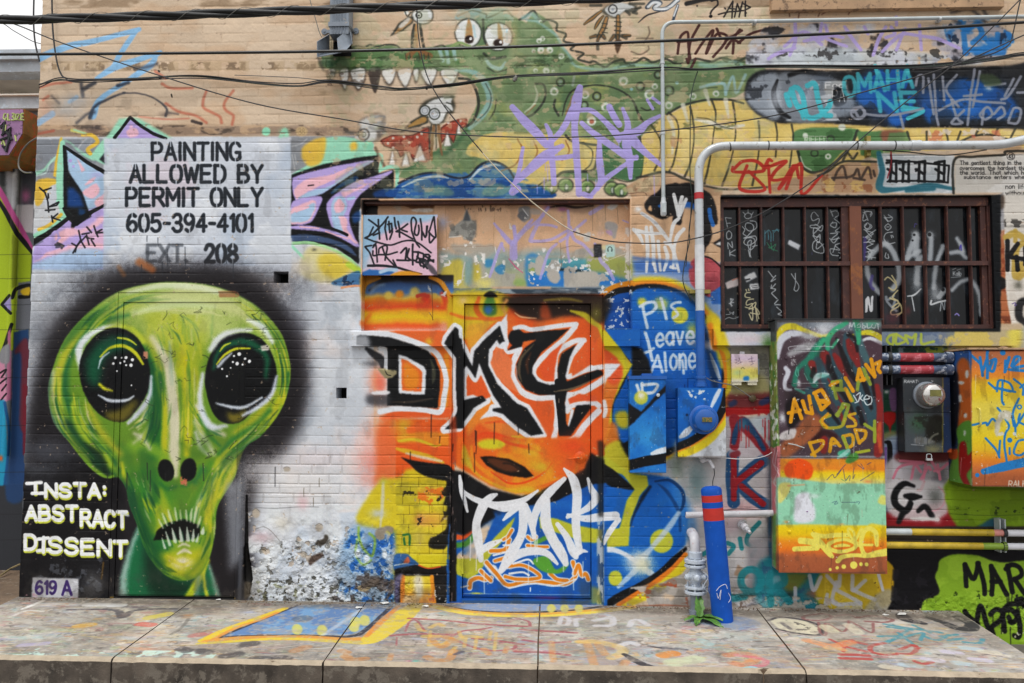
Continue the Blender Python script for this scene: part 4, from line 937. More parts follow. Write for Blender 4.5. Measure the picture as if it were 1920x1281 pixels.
 Ap(tan,'#ad8c70',8,sm=False);Am(tan,'#b59a80',30,0.5,134,0.7);Am("300,950 600,920 600,1080 300,1080",'#8c5c40',18,0.6,135,0.8);Am(tan,'#d9b870',26,0.58,136,0.6)
 Al("280,990 340,960 400,915 470,905 610,908",13,OL,4,0.9)
 As("370,1010 390,960 420,935 440,1000|360,1000 470,990 500,950 520,1000 560,940 580,1000|590,960 600,990|480,1000 540,1010",14,'#453a34',4,0.85)
 R_ = '#b93a30'
 As("-195,950 -140,905 -60,910 -30,960 -190,965 -200,940|-120,930 -160,1060 -20,1065 -110,960|-30,960 0,900 20,905|-20,945 100,905 40,960 20,1010 120,1000|140,930 60,1060 180,920 190,1090 300,985|100,1060 150,930 170,1000|0,930 10,1080",[18,20,16],R_,3,0.95)
 Ap("610,860 1045,875 1045,1085 625,1080",'#b9c0c6',4,1,sm=False);Am("610,860 1045,875 1045,1085 625,1080",'#d3d6da',30,0.5,137,0.8)
 Al("620,860 640,960 630,1060 760,1060 900,1040 1040,1060",[26,34,40,20,26,20],'#2c6878',6,0.9);Al("780,1070 930,1060",26,'#2c6878',8,0.9)
 for x in (690,760,850,960): As(f"{x-25},915 {x+30},905|{x},910 {x-5},1020|{x+30},905 {x+28},1015|{x-20},950 {x+20},975|{x-10},1015 {x+30},1020",15,'#1f2023',3)
 As("665,900 830,910 1010,930|670,1020 800,1015 1010,1025|1015,930 1010,1025|830,960 850,940|690,870 695,960",11,'#1f2023',3);Al("690,850 690,920 670,1000",7,'#8e2a34',3)
 q = [(1050,890),(1500,860),(1500,1420),(1320,1420),(1320,1080),(1050,1085)]
 Ap(q,'#c9c4bc',4,1,sm=False);Am(q,'#dad7d2',50,0.52,138,0.8);Al("1040,1085 1045,900 1150,880 1320,870 1340,850 1500,850",14,'#33332f',4,0.9)
 ink = '#3b3a3a'
 for i,(t,y) in enumerate((("The gentlest thing in the wo",915),("overcomes the hardest thing",945),("the world. That which has",970),("substance enters where",995))):
  A.text(t,1078 if i < 3 else 1100,1470,y-12,y+9,4.5,ink,1.5,0.85,jit=0.04,seed=i)
 for i,t in enumerate(("non life","without","per worn","with me","that is so","master")): A.text(t,1335,1450,1035+i*36,1060+i*36,4.5,ink,1.5,0.85,jit=0.04,seed=i+9)
 A.text("43",1352,1376,867,890,4.5,ink,1.5);A.ring(1364,878,22,20,4,ink,2)

def paint_opening(A):
 """peeling boards over the doors"""
 A.at(670,360,5.818)
 pe = '#dcb08e'
 rg = [(40,70),(2990,70),(2990,1110),(40,1110)]
 Ap(rg,pe,2,1,sm=False);Am(rg,'#e6bfa0',60,0.5,141,0.7,edge=0.2);Am(rg,'#c99d80',50,0.6,142,0.5,edge=0.2)
 Am(rg,'#d8aec0',70,0.63,143,0.4,edge=0.1)
    # blue and yellow remains below
 A.sgrad("880,600 2990,540 2990,1110 880,1110",[(600,'#cdaa90'),(700,'#8aa5a8'),(800,'#8fa69a'),(1050,'#b5b070')],40,noise_amp=60,alpha=0.85)
 Am("880,640 2990,600 2990,1110 880,1110",'#a8a49c',46,0.52,144,0.9,edge=0.05)
 Ap("950,800 1130,740 1140,1000 900,1000",'#cdb84a',30,0.85);Ap("1250,790 1330,800 1330,960 1250,950",'#cdb84a',24,0.9);Ap("1180,760 1250,720 1250,990 1170,990",'#7f9ea0',24,0.8)
 Ab(1380,990,90,50,'#dccf7a',0.9);Ap("1380,740 1480,730 1480,800 1400,820",'#3f86b4',20,0.9);Ap("1500,820 1600,780 1590,890 1520,880",'#3d83b2',12,0.9);Ap("1840,700 2000,720 2000,1030 1850,1030",'#2f7dc0',24,0.85)
 A.at(940,360,4.571)
 A.sgrad("230,560 1105,540 1105,800 230,820",[(540,'#c9a68c'),(590,'#5aa0ac'),(640,'#4c8f9e'),(690,'#2f7cc4'),(820,'#2f78c6')],20,noise_amp=22,alpha=0.95)
 Ap("740,560 900,550 1100,580 1100,740 900,700 760,680",'#a9a552',30,0.85);Al("480,660 620,670 740,685",[20,30,20],'#16282c',10,0.85);Ab(265,665,30,26,'#b9b04a',0.8)
 Am("230,580 1105,560 1105,820 230,820",'#b2aca4',30,0.535,145,0.95,edge=0.03,rel=-1);Am("230,560 1105,500 1105,820 230,820",'#e3e3e2',12,0.66,146,0.95,edge=0.03)
 Ap("580,720 620,690 810,690 810,830 560,830",'#b6b0a6',4,wob=3);Ap("390,690 440,660 500,700 480,780 410,750",'#b0aaa2',5,wob=3);Ap("290,580 330,540 380,600 360,690 320,720 285,680",'#b3ada5',5,wob=3);Ap("530,690 560,650 590,700 560,800 530,800",'#b3aea8',4,wob=3)
 Ap("100,790 130,740 200,760 190,800",'#8fae6a',12,0.8)
 Ap("400,100 760,80 800,130 700,180 420,140",'#6a5a52',18,0.5);Al("410,130 520,115 640,130 780,115",[10,24,20,10],'#26201e',8,0.8);Ab(525,145,36,16,'#a8679a',0.8);Ab(390,130,30,16,'#b77aa6',0.7)
 LI = '#b0a4de'
 for st,w in (("400,130 330,230 260,380 260,420 420,405 560,330",[26,30,34,30,24,22]),("290,280 400,280 470,300",22),("570,160 575,300 560,440 580,600",[22,24,22,18]),("720,240 640,310 560,380 500,420",24),("590,300 620,400 700,450 780,540",[24,30,26,24]),("110,290 120,400 110,560",[20,28,50]),("360,200 200,330 120,430",[18,26,24]),("470,440 400,520 330,740",[20,26,24]),("0,360 60,430",24),("800,440 830,500 850,590 900,640 960,750",[22,24,30,36,26]),("1040,240 1090,260",14),("760,180 860,120",36),("0,440 20,500",20)):
  Al(pp(st),w,LI,4,0.8)
    # peeled paper, grey scars, torn poster ends
 Ap("880,270 930,250 990,280 985,380 960,400 920,330 885,320",'#a9a5a2',4,wob=3);Ap("890,330 940,330 945,370 910,360",'#b598c0',6,0.8);Ap("720,350 760,350 750,420 700,420",'#c9c8c4',5,0.9,wob=3);Ap("900,130 960,90 1000,110 950,150",'#e4e2de',4);Ap("1040,90 1090,150 1060,130",'#e4e2de',3)
 Ap("150,130 240,125 240,210 190,250 150,200",'#8f8d8c',5,wob=3);Ap("130,200 180,160 220,190 190,240",'#6f6f72',5,wob=3);Al("180,140 225,200",8,'#d5d5d5',3);Ap("250,140 340,160 330,200 250,180",'#a9a29c',10,0.8,wob=4)
 Am("60,230 240,200 220,480 80,480",'#e5e0d8',16,0.6,147,0.9);Am("640,300 1100,300 1100,480 640,480",'#e3dcd2',18,0.64,148,0.9)
 As("270,432 480,432|500,440 510,560 510,640|510,480 600,460 690,465|780,130 780,330|885,100 890,240|990,130 1000,270",4,'#6f5c4e',2,0.7,sm=False)
 Am("1060,300 1108,300 1108,800 1060,800",'#d9d2cc',12,0.5,149,0.9)
    # little posters
 Ap("787,447 855,442 862,552 795,560",'#2b2b2e',2,sm=False)
 for i in range(7): Al([(800,470+i*12),(846,466+i*12)],3,'#9a9aa0',1.2,0.7,False)
 Ap("890,452 968,446 972,552 895,558",'#b3d3cc',2,sm=False);Ap("860,455 888,452 890,490 864,492",'#d8d0a0',2,0.9,sm=False)
 A.ring(928,490,18,22,5,'#22282a',1.5,a0=180,a1=360);Al("910,490 912,505",9,'#22282a',1.5);Al("946,490 944,505",9,'#22282a',1.5)
 for i in range(3): Al([(905,524+i*9),(955,521+i*9)],2,'#8fb0aa',1.2,0.8,False)
 Al("870,600 1090,515",4,'#e8e4d8',1.5,0.8,False)
 Al("60,570 120,640 180,690",[7,9,6],'#d85a8a',3)
 Am("300,480 380,480 380,550 300,550",'#e4e2de',12,0.58,150,0.9)
 A.at(670,360,5.818)
 Ap("1140,300 1195,180 1240,300 1295,340 1290,480 1240,550 1160,520 1140,470 1000,490 1010,390",'#9b9a94',6,wob=3,sm=False);Ap("1150,310 1195,185 1230,310",'#5c6065',4,sm=False);Am("1000,350 1300,300 1290,540 1000,490",'#74736f',12,0.55,151,0.7)
 Ap("1030,570 1480,580 1450,680 1380,700 1200,640 1080,660",'#a9a398',14,0.85,wob=3);Al("1000,490 1130,480",12,'#ded6cc',4);Al("970,330 1080,300",6,'#e3d4c2',3);Ap("970,140 1170,140 1100,300 970,300",'#d8a884',10,0.7)
 Ap("220,240 240,130 840,125 840,240",'#c49c7e',8,0.9,sm=False);Ap("440,125 840,125 830,175 600,180",'#6e4f38',6,0.9,sm=False);Ap("600,185 810,180 790,215 620,210",'#ddd0c2',4);Am("220,130 880,130 880,245 220,245",'#b9a692',26,0.55,152,0.9)
 Ap("40,75 230,75 215,245 40,245",'#1b1512',4,sm=False)
 Ab(930,330,50,60,'#a9b0cc',0.8);Am("1160,130 1660,110 1660,210 1160,210",'#55483e',12,0.60,153,0.7,ax=0.4)
 for x,y in ((1195,545),(1220,620),(1110,970),(1330,720),(1360,860),(930,660),(960,740),(1550,800),(1650,820),(1760,780)): Am([(x-60,y-60),(x+60,y-60),(x+60,y+70),(x-60,y+70)],'#ece9e4',10,0.6,int(x),0.95,edge=0.04)
 Al("1170,760 1150,860 1140,960",[10,16,8],'#c9c5c0',3,0.9);Al("1500,600 1515,690",9,'#e6e4e4',2)
 As("960,130 970,600|1500,110 1480,600|880,600 1480,585|1880,180 1870,300",3,'#8a6a54',2,0.7,sm=False)
 LI = '#b0a4de'
 for st,w in (("1490,340 1580,450 1680,560",[24,40,50]),("1570,560 1520,680 1470,830 1440,920",[40,34,36,30]),("1700,370 1720,500",[34,44]),("1900,300 1750,480 1690,560",[30,46,60]),("1690,560 1700,700",[60,90])): Al(pp(st),w,LI,5,0.85)
    # wooden lintel over the door
 Ap("1010,1060 2700,1030 2700,1112 1010,1105",'#7d8894',6,sm=False)
 A.at(860,530,4.003)
 Ap("-150,42 1100,42 1100,88 -150,88",'#66727e',3,sm=False);Am("-150,42 1100,42 1100,88 -150,88",'#2f3f4c',12,0.5,154,0.8,ax=6);Am("-150,42 1100,42 1100,88 -150,88",'#a5afb4',10,0.56,155,0.8,ax=6)
 Ap("-150,50 240,45 230,85 -150,85",'#8f9a78',6,0.7,sm=False);Am("-150,42 300,42 300,88 -150,88",'#b3b24e',14,0.55,156,0.8)
 Ap("240,25 695,25 690,44 250,44",'#c3a58c',3,sm=False)
    # orange sunset panel
 A.at(640,500,4.575)
 A.sgrad("170,66 960,66 960,545 170,545",[(66,'#24211f'),(115,'#2b2a30'),(150,'#3d5c8c'),(215,'#4f76a8'),(255,'#d8b45a'),(280,'#e2962e'),(310,'#dd6a2a'),(345,'#d9552a'),(385,'#dfa52a'),(430,'#d8bb28'),(470,'#dba02e'),(500,'#d8622e'),(545,'#cf6a4a')],3,noise_amp=22,seed=7)
 Ap("170,66 330,80 220,150 190,260 170,270",'#b07c24',12,0.9);Al("330,95 220,140 185,200",[20,30,24],'#b98426',8,0.9);Al("240,200 330,130 480,95 640,90 760,110 850,150 900,250",[18,30,40,44,40,34,20],'#232227',14,0.9);Al("250,230 280,170 360,150",[20,40,20],'#8fa3b8',20,0.6)
 Ab(340,300,90,40,'#dd702a',0.5)
 for x,y,r,c in ((400,245,34,'#ddc05a'),(497,235,34,'#e2902e'),(625,215,40,'#d8c268'),(800,250,24,'#d8b450')): Ab(x,y,r,r,c,1,power=4)
 Ab(720,270,46,40,'#cf4026',0.95,power=3);Al("650,250 700,240 740,250",34,'#c43c2a',8,0.9);Al("640,330 720,325 760,290",[20,40,20],'#d84c28',10,0.8);Al("860,230 900,300 930,400",[36,60,50],'#d0402a',16,0.8)
 Al("760,90 850,130 920,240 945,340 950,440",[30,40,40,34,24],'#e0952a',8,0.95);Al("180,480 230,430 250,400",[50,40,20],'#dc6c2c',18,0.7);Ab(890,510,50,36,'#cfb9b0',0.6)
 As("770,150 780,330 780,455|750,390 770,420 785,455",4,'#3a2a22',2,0.8);Am("740,120 900,130 900,260 740,200",'#d6d8d8',10,0.66,157,0.9)
    # blue corner right of the frame
 A.at(1100,500,3.203)
 Ap("70,150 268,100 268,372 70,372",'#1f5aa6',3,sm=False);Am("100,180 268,180 268,372 100,372",'#174a90',30,0.5,158,0.7)
 Al("90,170 160,125 268,100",[34,40,40],'#d98a2a',5);Al("100,200 170,150 268,130",[30,36,36],'#1a1b1e',5);Am("60,90 268,60 268,372 100,372",'#d8dce2',9,0.655,159,0.95,edge=0.03);Am("110,230 260,230 260,340 110,330",'#d8dce2',7,0.63,160,0.9,edge=0.03)
 Al("115,258 265,258",3,'#12305c',2,0.7,False)

def rs_(i): return (math.sin(i*12.9)*43758.5) % 1.0

def paint_door(A):
 """letters in black on orange round the door, yellow and blue below"""
 OR = '#dd5f28';OB = '#e2822a';YE = '#d2c432';BLU = '#1b5bab';WH = '#dfe3ea'
 A.at(640,500,4.575)
    # fade of orange into the white wall
 Ap("300,540 960,540 960,690 980,1300 300,1300",'#dcd8da',30,0.9,sm=False)
 Ab(300,980,60,110,'#e58a6a',0.85);Ab(340,1000,40,90,'#dd5a48',0.6)
 A.at(640,780,3.46)
 Ab(300,130,90,120,'#e2824a',0.85);Ab(260,200,90,130,'#e0765c',0.7);Ab(180,220,100,90,'#e6bdb8',0.7);Ab(210,400,90,60,'#e2a196',0.8);Ab(240,290,100,60,'#dd7a6a',0.6)
 Ap("300,0 360,0 360,400 240,420 200,460 230,300 220,180 250,60",'#dd6432',26,0.75)
 Ap("350,20 710,20 740,430 500,430 350,420",OR,8,1,sm=False)
 Ap("260,420 380,390 450,340 700,400 700,1200 340,1200 340,800 100,690 170,520",'#cdb92a',16,0.95)
 Am("350,430 690,400 690,960 350,960",'#d9c93a',40,0.5,161,0.8);Am("350,430 690,400 690,900 350,900",'#a59a2c',40,0.58,162,0.5)
 Ap("370,120 560,100 700,120 690,190 520,170 380,170",'#e08a2c',12,0.9);Al("370,160 480,150 600,190 640,185",[14,20,14,8],YE,8,0.8);Al("360,210 440,230 560,260 660,300",[18,34,30,16],'#d6b62e',8,0.8)
 Al("420,240 540,270 650,290",[12,20,12],'#d9d2ce',8,0.7);Ab(400,60,50,60,'#cfb43a',0.7);Al("440,90 520,60 600,40",[40,50,40],'#e2652c',12,0.8)
    # yellow wash left of the pier
 Al("270,430 265,560 250,730",[20,24,12],'#c9ccc8',8,0.7);Ab(235,630,40,26,'#b9c2c8',0.8);Ab(215,745,50,16,'#c9d0d6',0.8);Ab(270,415,26,20,'#b3b84a',0.7)
 Ap("110,690 250,740 345,810 345,1190 60,1190 -10,1050 -20,900 30,760",'#3a74b0',30,0.35);Am("40,720 345,740 345,1200 -20,1200",'#1f5aa2',24,0.52,163,0.9,soft=24,edge=0.1);Ab(230,860,70,60,'#1f5cab',0.85)
 Am("-60,760 345,760 345,1200 -60,1200",'#aebfd0',9,0.63,164,0.8,edge=0.06,rel=2);A.crumble([(-60,780),(345,820),(345,1210),(-60,1210)],8,12,165,'#39475a',0.7,16,0.40);Am("-60,1000 345,1000 345,1210 -60,1210",'#4c443f',16,0.6,265,0.8,edge=0.06)
 Ap("100,1110 180,1060 240,1050 220,1100 140,1140",'#96876c',8,wob=3);Am("100,1030 345,1040 345,1200 60,1200",'#5a4f4a',24,0.5,166,0.8);Ap("220,760 250,725 335,715 330,760 290,745 270,800 225,800",'#8d8579',4,wob=3)
 Al("110,720 115,800 160,880 200,900 215,800 180,760",16,'#8fb03a',8,0.8);Al("100,800 95,900 140,960 190,930",14,'#8fb03a',8,0.7)
 for x,y in ((105,890),(163,920),(280,895)): Ab(x,y,18,24,'#d9e2ea',1,power=4)
 for i,y in enumerate((395,455,510,575,635,700,765,835,893)):
  Al([(350+rs_(i)*10,y),(500,y+3),(690-rs_(i+3)*60,y)],3.2,'#4a4218',1.2,0.65,rel=-1.5)
  for x in ((430,560,650) if i % 2 else (390,500,620)): Al([(x+rs_(i)*20,y),(x+rs_(i)*20,y+60)],3.4,'#4a4218',1.2,0.6,False,rel=-1.5)
    # black curve over the pier
 Ap("385,265 440,280 560,300 700,320 720,400 700,420 580,400 500,365 440,310",'#151517',4)
 Ap("690,400 720,380 730,950 700,960 690,840 660,860 570,850 570,790 620,770 680,720 690,640 640,690 650,660 690,590 660,570 680,510 640,540 640,500 680,450",'#161618',8,0.95,wob=2)
 Ab(580,490,60,24,'#e08a3c',0.8);Am("500,450 660,460 660,600 490,560",'#dd742a',18,0.55,167,0.9);Ab(580,670,70,40,'#d89a4a',0.8);Ab(510,670,30,30,'#c9805a',0.8);Ab(500,790,40,50,'#b9aa5a',0.7)
 Am("400,480 690,480 690,720 400,720",'#2d2a20',12,0.665,168,0.9,edge=0.03);As("400,770 440,770 440,830|405,790 410,830",14,'#2d6a3a',5)
 Ap("345,900 430,895 500,960 440,990 345,1000",'#2a5a98',6,0.95);Ap("440,900 520,895 690,890 690,950 600,985 520,960",'#c9bb2c',8)
 Ap("345,990 480,960 560,985 690,965 690,1215 345,1215",'#18181a',6,sm=False);Al("500,965 560,985 640,975",8,'#d85a2a',4,0.9);Al("345,965 430,950",8,'#c9d2da',4,0.8);Ap("400,950 430,910 440,945",'#c96a4a',3)
 A.sgrad("395,1035 590,1035 610,1215 395,1215",[(1030,'#d8c03a'),(1100,'#dcc23e'),(1160,'#d69a3e'),(1215,'#c98a4e')],5);Al("395,1040 395,1210",30,'#d8822e',6);Al("585,1040 600,1210",26,'#e0902e',6);Ap("470,1040 520,1040 525,1160 480,1160",'#d8d4c4',14,0.9);Am("400,1160 600,1160 600,1215 400,1215",'#b5624a',14,0.5,169,0.9);Ap("400,1180 420,1160 500,1165 490,1210 400,1210",'#dcd0b4',8,0.5,wob=3)
 Ap("345,1050 400,1020 380,1090 370,1200 345,1200",'#6f6a8c',10,0.8);Am("600,1100 690,1100 690,1215 600,1215",'#cfd2d6',8,0.68,170,0.9)
    # door frame and leaf grounds
 A.at(860,530,4.003)
 Ap("-70,85 1090,85 1090,1300 -70,1300",OR,2,1,sm=False);Am("-70,85 1090,85 1090,1300 -70,1300",'#e07a38',80,0.5,171,0.7,edge=0.2)
 Ap("-60,90 360,90 350,230 200,330 60,420 -60,420",'#cfb62e',20,0.95);Al("150,110 130,200 200,270 330,260",[24,40,36,20],'#d8642a',10,0.9);Al("-60,230 40,260 160,270",[20,26,20],'#d8702a',10,0.9);Ap("180,180 235,60 280,180 270,240 200,240",'#4a7a3a',10,0.95);Ab(218,200,30,32,'#3d76b4',1,power=3);Ap("185,100 235,60 290,105",'#1d1a18',8)
 Ap("60,330 140,300 240,300 120,480 60,480",'#dda03a',18,0.9);Ab(30,130,30,30,'#d8b8a0',0.6);Ab(-20,340,40,20,'#7a7a2a',0.7)
 Ap("360,100 1080,90 1080,300 960,260 800,250 620,280 500,260 420,220",'#2a201c',26,0.95);Ap("620,160 660,160 690,260 610,260",'#b5532a',20,0.8);Al("640,130 800,120 920,140",[16,24,14],'#8a7a2a',10,0.7);Al("840,210 940,240 1000,290 1060,330",[16,40,40,30],'#c9bb30',10,0.95);Ab(1030,230,40,60,'#6b662a',0.8)
 Al("420,225 470,255 580,265",[8,14,6],'#e2b48c',6,0.8);Al("360,130 330,180 350,230",26,'#e0a060',12,0.7)
 Ap("-70,420 60,460 140,620 260,560 200,900 -70,1100",'#e07038',16,0.6)
 Ap("100,850 230,830 330,950 150,1050 60,1150",'#e58a35',20,0.85);Ap("150,1040 300,1010 480,1080 500,1160 300,1130",'#e2853a',18,0.8)
 Al("200,1050 330,1040 450,1080",[14,20,10],'#dd5a28',8,0.8)
 A.dot(230,1210,100,'#ccc02e',14,1,38);Al("110,1180 180,1130 300,1140 430,1200 560,1240",[14,22,20,24,20],'#de4f22',8,0.9);Al("400,1150 480,1165 560,1200",[12,26,14],'#d5b832',10,0.9);Al("300,1250 450,1260 700,1250",[20,30,16],'#e08a34',10,0.8)
    # the letters: white outline, black fill  (D, M, and two hooked strokes)
 def letter(pts,o=46,sm=False):
  Al(list(pts)+[pts[0]],o,WH,6,0.97,sm)
 D1 = [(-200,470)]
    # D, authored in the frame of the sill
 A.at(640,500,4.575)
 Ap("400,550 960,545 960,690 700,690",'#de6a34',8,1,sm=False);Ap("760,690 960,690 970,1290 830,1290",'#e0702e',8,sm=False);Ap("500,1200 960,1210 960,1300 300,1300",'#de6030',20,sm=False);Al("900,760 905,1000 890,1180",40,'#e5922e',14,0.8);Ab(750,640,26,26,'#ddb038',0.9)
 Dp = [(130,590),(160,580),(420,605),(600,660),(740,720),(800,780),(845,900),(840,1060),(825,1215),(660,1200),(500,1190),(390,1190),(390,690),(130,670)]
 Al("120,570 300,570 460,590 620,640 780,710 850,800 895,950 880,1100 845,1240 700,1225 480,1215 330,1240",46,WH,8)
 Al("100,560 140,560 180,610",60,WH,20,0.8);Ap(Dp,'#17181a',5,sm=False)
 Ap("120,590 220,590 240,680 120,680",'#c9cdd4',26,0.7)
 Ap("490,750 560,770 700,850 725,890 715,1095 490,1085",WH,5,sm=False);Ap("515,785 560,800 660,870 690,900 685,1070 515,1060",'#de6630',5,sm=False);Ap("540,820 600,850 660,910 650,1030 540,1030",'#e5882c',20)
 Al("760,790 785,860 790,940 780,1000",[8,30,34,8],'#5f604a',10,0.6);Al("420,1160 600,1155 780,1130",[8,20,12],'#4a4038',10,0.8)
 Al("215,700 280,750 340,800 350,860",[30,60,70,30],'#2a2b2f',12,0.95);Al("330,700 375,720 380,900",[40,30,30],WH,6);Ab(270,830,80,26,'#4a4c50',0.7);Ap("220,1100 400,1090 400,1190 230,1180",'#3a3b40',30,0.8)
 Ap("270,1070 400,1060 400,1090 270,1095",'#e2e2e6',10,0.9)
 Ap("305,870 370,870 420,890 470,890 465,920 420,955 370,955",'#8d8568',4,sm=False,wob=3);Al("370,880 390,920 420,930",8,'#2a2a24',3);Ap("330,870 470,890 380,890",'#b5ac84',3,0.7)
    # M
 A.at(860,530,4.003)
 M = [(-30,330),(-5,345),(0,430),(100,625),(115,510),(215,400),(305,320),(345,440),(310,470),(285,425),(225,500),(220,620),(290,760),(430,900),(510,940),(635,1130),(540,1145),(440,1080),(330,985),(250,960),(255,940),(320,935),(255,840),(190,700),(150,600),(125,715),(55,620),(35,640),(30,880),(120,860),(175,845),(205,880),(110,940),(60,1010),(0,1085),(-110,1100),(-40,1040),(-10,960),(-20,800),(-20,560),(-100,450),(-90,410)]
 Al(M+[M[0]],62,WH,7,0.98,False);Ap("290,330 360,230 365,400 330,430",WH,5,sm=False);Ap("160,1020 250,940 330,985 200,1010",WH,6)
 Ap("55,700 125,760 165,690 240,850 200,870 100,840 60,850",'#dd5f2c',5,sm=False)
 Ap(M,'#17181a',3,sm=False)
 Ap("-110,450 -20,560 -20,800 -10,960 -60,1060 -105,1095 35,1090 35,640 20,420 -60,380",'#17181a',4,sm=False)
 Al("20,640 25,1000 -5,1070",20,'#17181a',3)
 Ap("330,440 370,460 350,490 300,480",WH,4)
    # second letter
 for st,w in (("880,310 760,320 560,350 480,330 420,340",36),("870,330 780,430 660,530 590,600 560,660 580,720 660,760 760,740",40),("450,500 400,620 410,720 480,820 600,865 740,850",46),("340,470 370,520 460,490",30),("730,760 720,640 740,520 860,440 940,430",40),("920,450 840,560 810,700 960,650 1210,610",40),("1180,640 1060,740 900,830 810,840",46),("820,850 810,960 850,920 1000,900 1050,920",40),("730,860 740,1000 720,1180 860,1170 950,1060 1050,960",46),("830,1080 850,960",26),("960,620 1000,640",40)):
  Al(pp(st),w,WH,7,0.98,sm=True)
 S = [(370,400),(390,360),(450,345),(490,375),(640,360),(825,345),(730,430),(620,520),(555,620),(550,680),(590,740),(680,765),(745,755),(740,640),(770,530),(880,460),(830,560),(800,700),(810,740),(900,700),(1040,650),(1075,660),(1080,690),(940,760),(810,815),(795,900),(805,1060),(825,1080),(880,920),(980,910),(990,935),(920,1030),(840,1150),(750,1150),(755,1000),(740,840),(600,840),(500,800),(440,720),(430,610),(490,490),(580,425),(480,440),(470,480),(360,505),(400,470),(375,440)]
 Ap("600,640 680,530 780,450 740,540 720,640 715,740 640,730",'#de5c30',5,sm=False)
 Ap("840,640 860,560 950,460 1040,400 1040,580 950,640 850,700",'#dd6432',6,sm=False);Ap("820,870 900,830 1040,850 1030,890 900,880 830,910",'#dd5f34',6,sm=False);Ap("235,600 280,480 330,500 400,580 390,700 450,830 360,780 280,700",'#e0784c',8,sm=False);Ap("520,890 700,880 710,1100 680,1180",'#d9602e',8,0.9,sm=False)
 Ap(S,'#17181a',3,sm=False);Al("740,740 745,860 760,1000 770,1120",46,'#17181a',3)
 Al("560,460 470,560 450,660 470,740",[6,22,24,8],'#6f6048',8,0.75);Al("540,520 510,600 520,680",[6,24,10],'#5a3320',10,0.7);Al("720,815 860,790 1000,730",[6,18,6],'#7a6a52',6,0.8);Al("430,620 435,700 470,770",[6,10,6],'#8a97a0',6,0.7)
    # hooks on the brick right of the door
 Ap("1085,330 1180,500 1281,590 1200,760 1140,950 1100,1180 1085,1200",'#de7a34',6,sm=False);Ap("1040,330 1100,360 1220,500 1281,600 1240,700 1180,560 1100,500",'#c9bb2e',8,1,sm=False);Ap("1090,510 1180,560 1230,650 1180,760 1110,720",'#dd5a34',12,0.9)
 Ap("1090,605 1215,608 1170,660 1110,720 1090,770",WH,8,sm=False);Al("1090,890 1100,950 1090,1000",30,WH,8,0.9)
    # ---- lower half of the door
 A.at(840,820,3.768)
 Ap("-10,220 100,240 300,360 520,410 700,330 1000,100 1100,160 1100,350 760,460 600,500 330,560 200,660 -10,700",'#19181a',10,sm=False)
 Ap("0,0 1010,0 1000,120 960,220 800,300 600,400 480,395 300,340 160,260 40,190",'#dd6a28',12,1,sm=False);Am("0,0 1010,0 900,250 480,395 160,260",'#e0962c',60,0.5,181,0.8,edge=0.15)
 A.dot(305,45,100,'#cbbf30',12,1,36);Al("180,30 210,0 320,-10 430,40 560,70 660,110",[10,18,20,20,24,16],'#de5524',8,0.9);Al("160,60 180,160 280,250 440,330 600,340",[16,24,28,30,20],'#e28a2a',9,0.9);Al("110,60 130,160 220,270 400,360 520,380",[20,24,20,24,16],'#d9a42c',9,0.8);Al("300,240 430,320 560,310 680,240 730,180",[8,14,14,14,10],'#de4a1e',6,0.9)
 Ap("110,60 160,150 170,210 100,180",'#b9b03a',14,0.7);Ab(650,205,60,40,'#c9a832',0.9);Ab(600,100,50,30,'#d3a632',0.8);Ab(560,370,80,24,'#cfae32',0.9);Ab(880,60,90,60,'#dd5028',0.8);Ab(860,200,60,50,'#dd6030',0.8)
 Ap("222,135 300,130 430,150 540,205 605,270 560,282 440,270 340,240 270,195",'#1a1512',6,1,sm=False);Ap("270,150 360,150 450,180 510,230 430,240 330,205",'#5a3420',12,1);Al("390,180 450,190 520,240",12,'#2a1d18',8,0.8)
    # blue ground with yellow-green bands
 Ap("1000,330 1120,320 1120,1190 -10,1190 -10,860 200,860 330,560 760,450",BLU,6,1,sm=False);Am("-10,560 1120,400 1120,1190 -10,1190",'#2468b5',60,0.5,182,0.8,edge=0.15);Am("-10,560 1120,400 1120,1190 -10,1190",'#154a92',60,0.6,183,0.5,edge=0.15)
 Ap("40,740 170,640 180,700 100,790 40,850",BLU,8,sm=False);Al("50,700 110,700 170,650",36,'#d85c2a',10);Al("50,760 120,750 175,700",40,'#4f8a3a',12)
 Ap("40,300 110,250 260,350 330,560 200,640 110,690 40,660",'#17171a',10,sm=False)
 Ap("45,850 210,855 330,700 470,560 430,680 330,790 210,960 150,1000 45,960",'#b3b53c',8,1,sm=False)
 Ap("640,560 760,570 900,620 1090,650 1090,740 960,740 800,680 650,640",'#b3b53c',8,1,sm=False)
    # orange wildstyle scraps
 og = '#dd8426'
 Ap("240,880 330,900 440,1070 400,1050 290,950",WH,5,sm=False)
 for st,w in (("270,880 340,960 420,1040 560,1010 700,1020 830,1030 900,970 880,880",26),("420,910 520,900 620,950 640,990 500,1000 400,980",22),("300,800 400,790 430,720",26),("330,870 430,840",22),("150,1060 160,1010 210,990 260,1000 300,990",26),("230,940 300,1010",24),("890,960 920,900 940,970 970,960 990,1000",24),("560,760 640,770 700,770",20),("450,650 420,700 390,720",20),("720,960 770,1000 840,1010",24),("560,700 590,720 620,700",20)):
  Al(pp(st),w+14,WH,5,0.95);Al(pp(st),w,og,4)
 for st in ("430,960 520,950 570,970","320,830 440,800","460,890 560,860 600,890","390,760 440,760"): Al(pp(st),14,WH,4)
 Al("100,1055 140,1045",10,WH,4);Al("580,1060 580,1085",8,WH,3)
 Al("620,740 720,700 780,760",30,'#5c9a3c',8);Ap("600,860 700,840 760,930 850,880 820,940 740,960 640,930",'#5c9a3c',8)
 Al("430,1060 600,1030 760,1045 900,1000",12,WH,4,0.9)
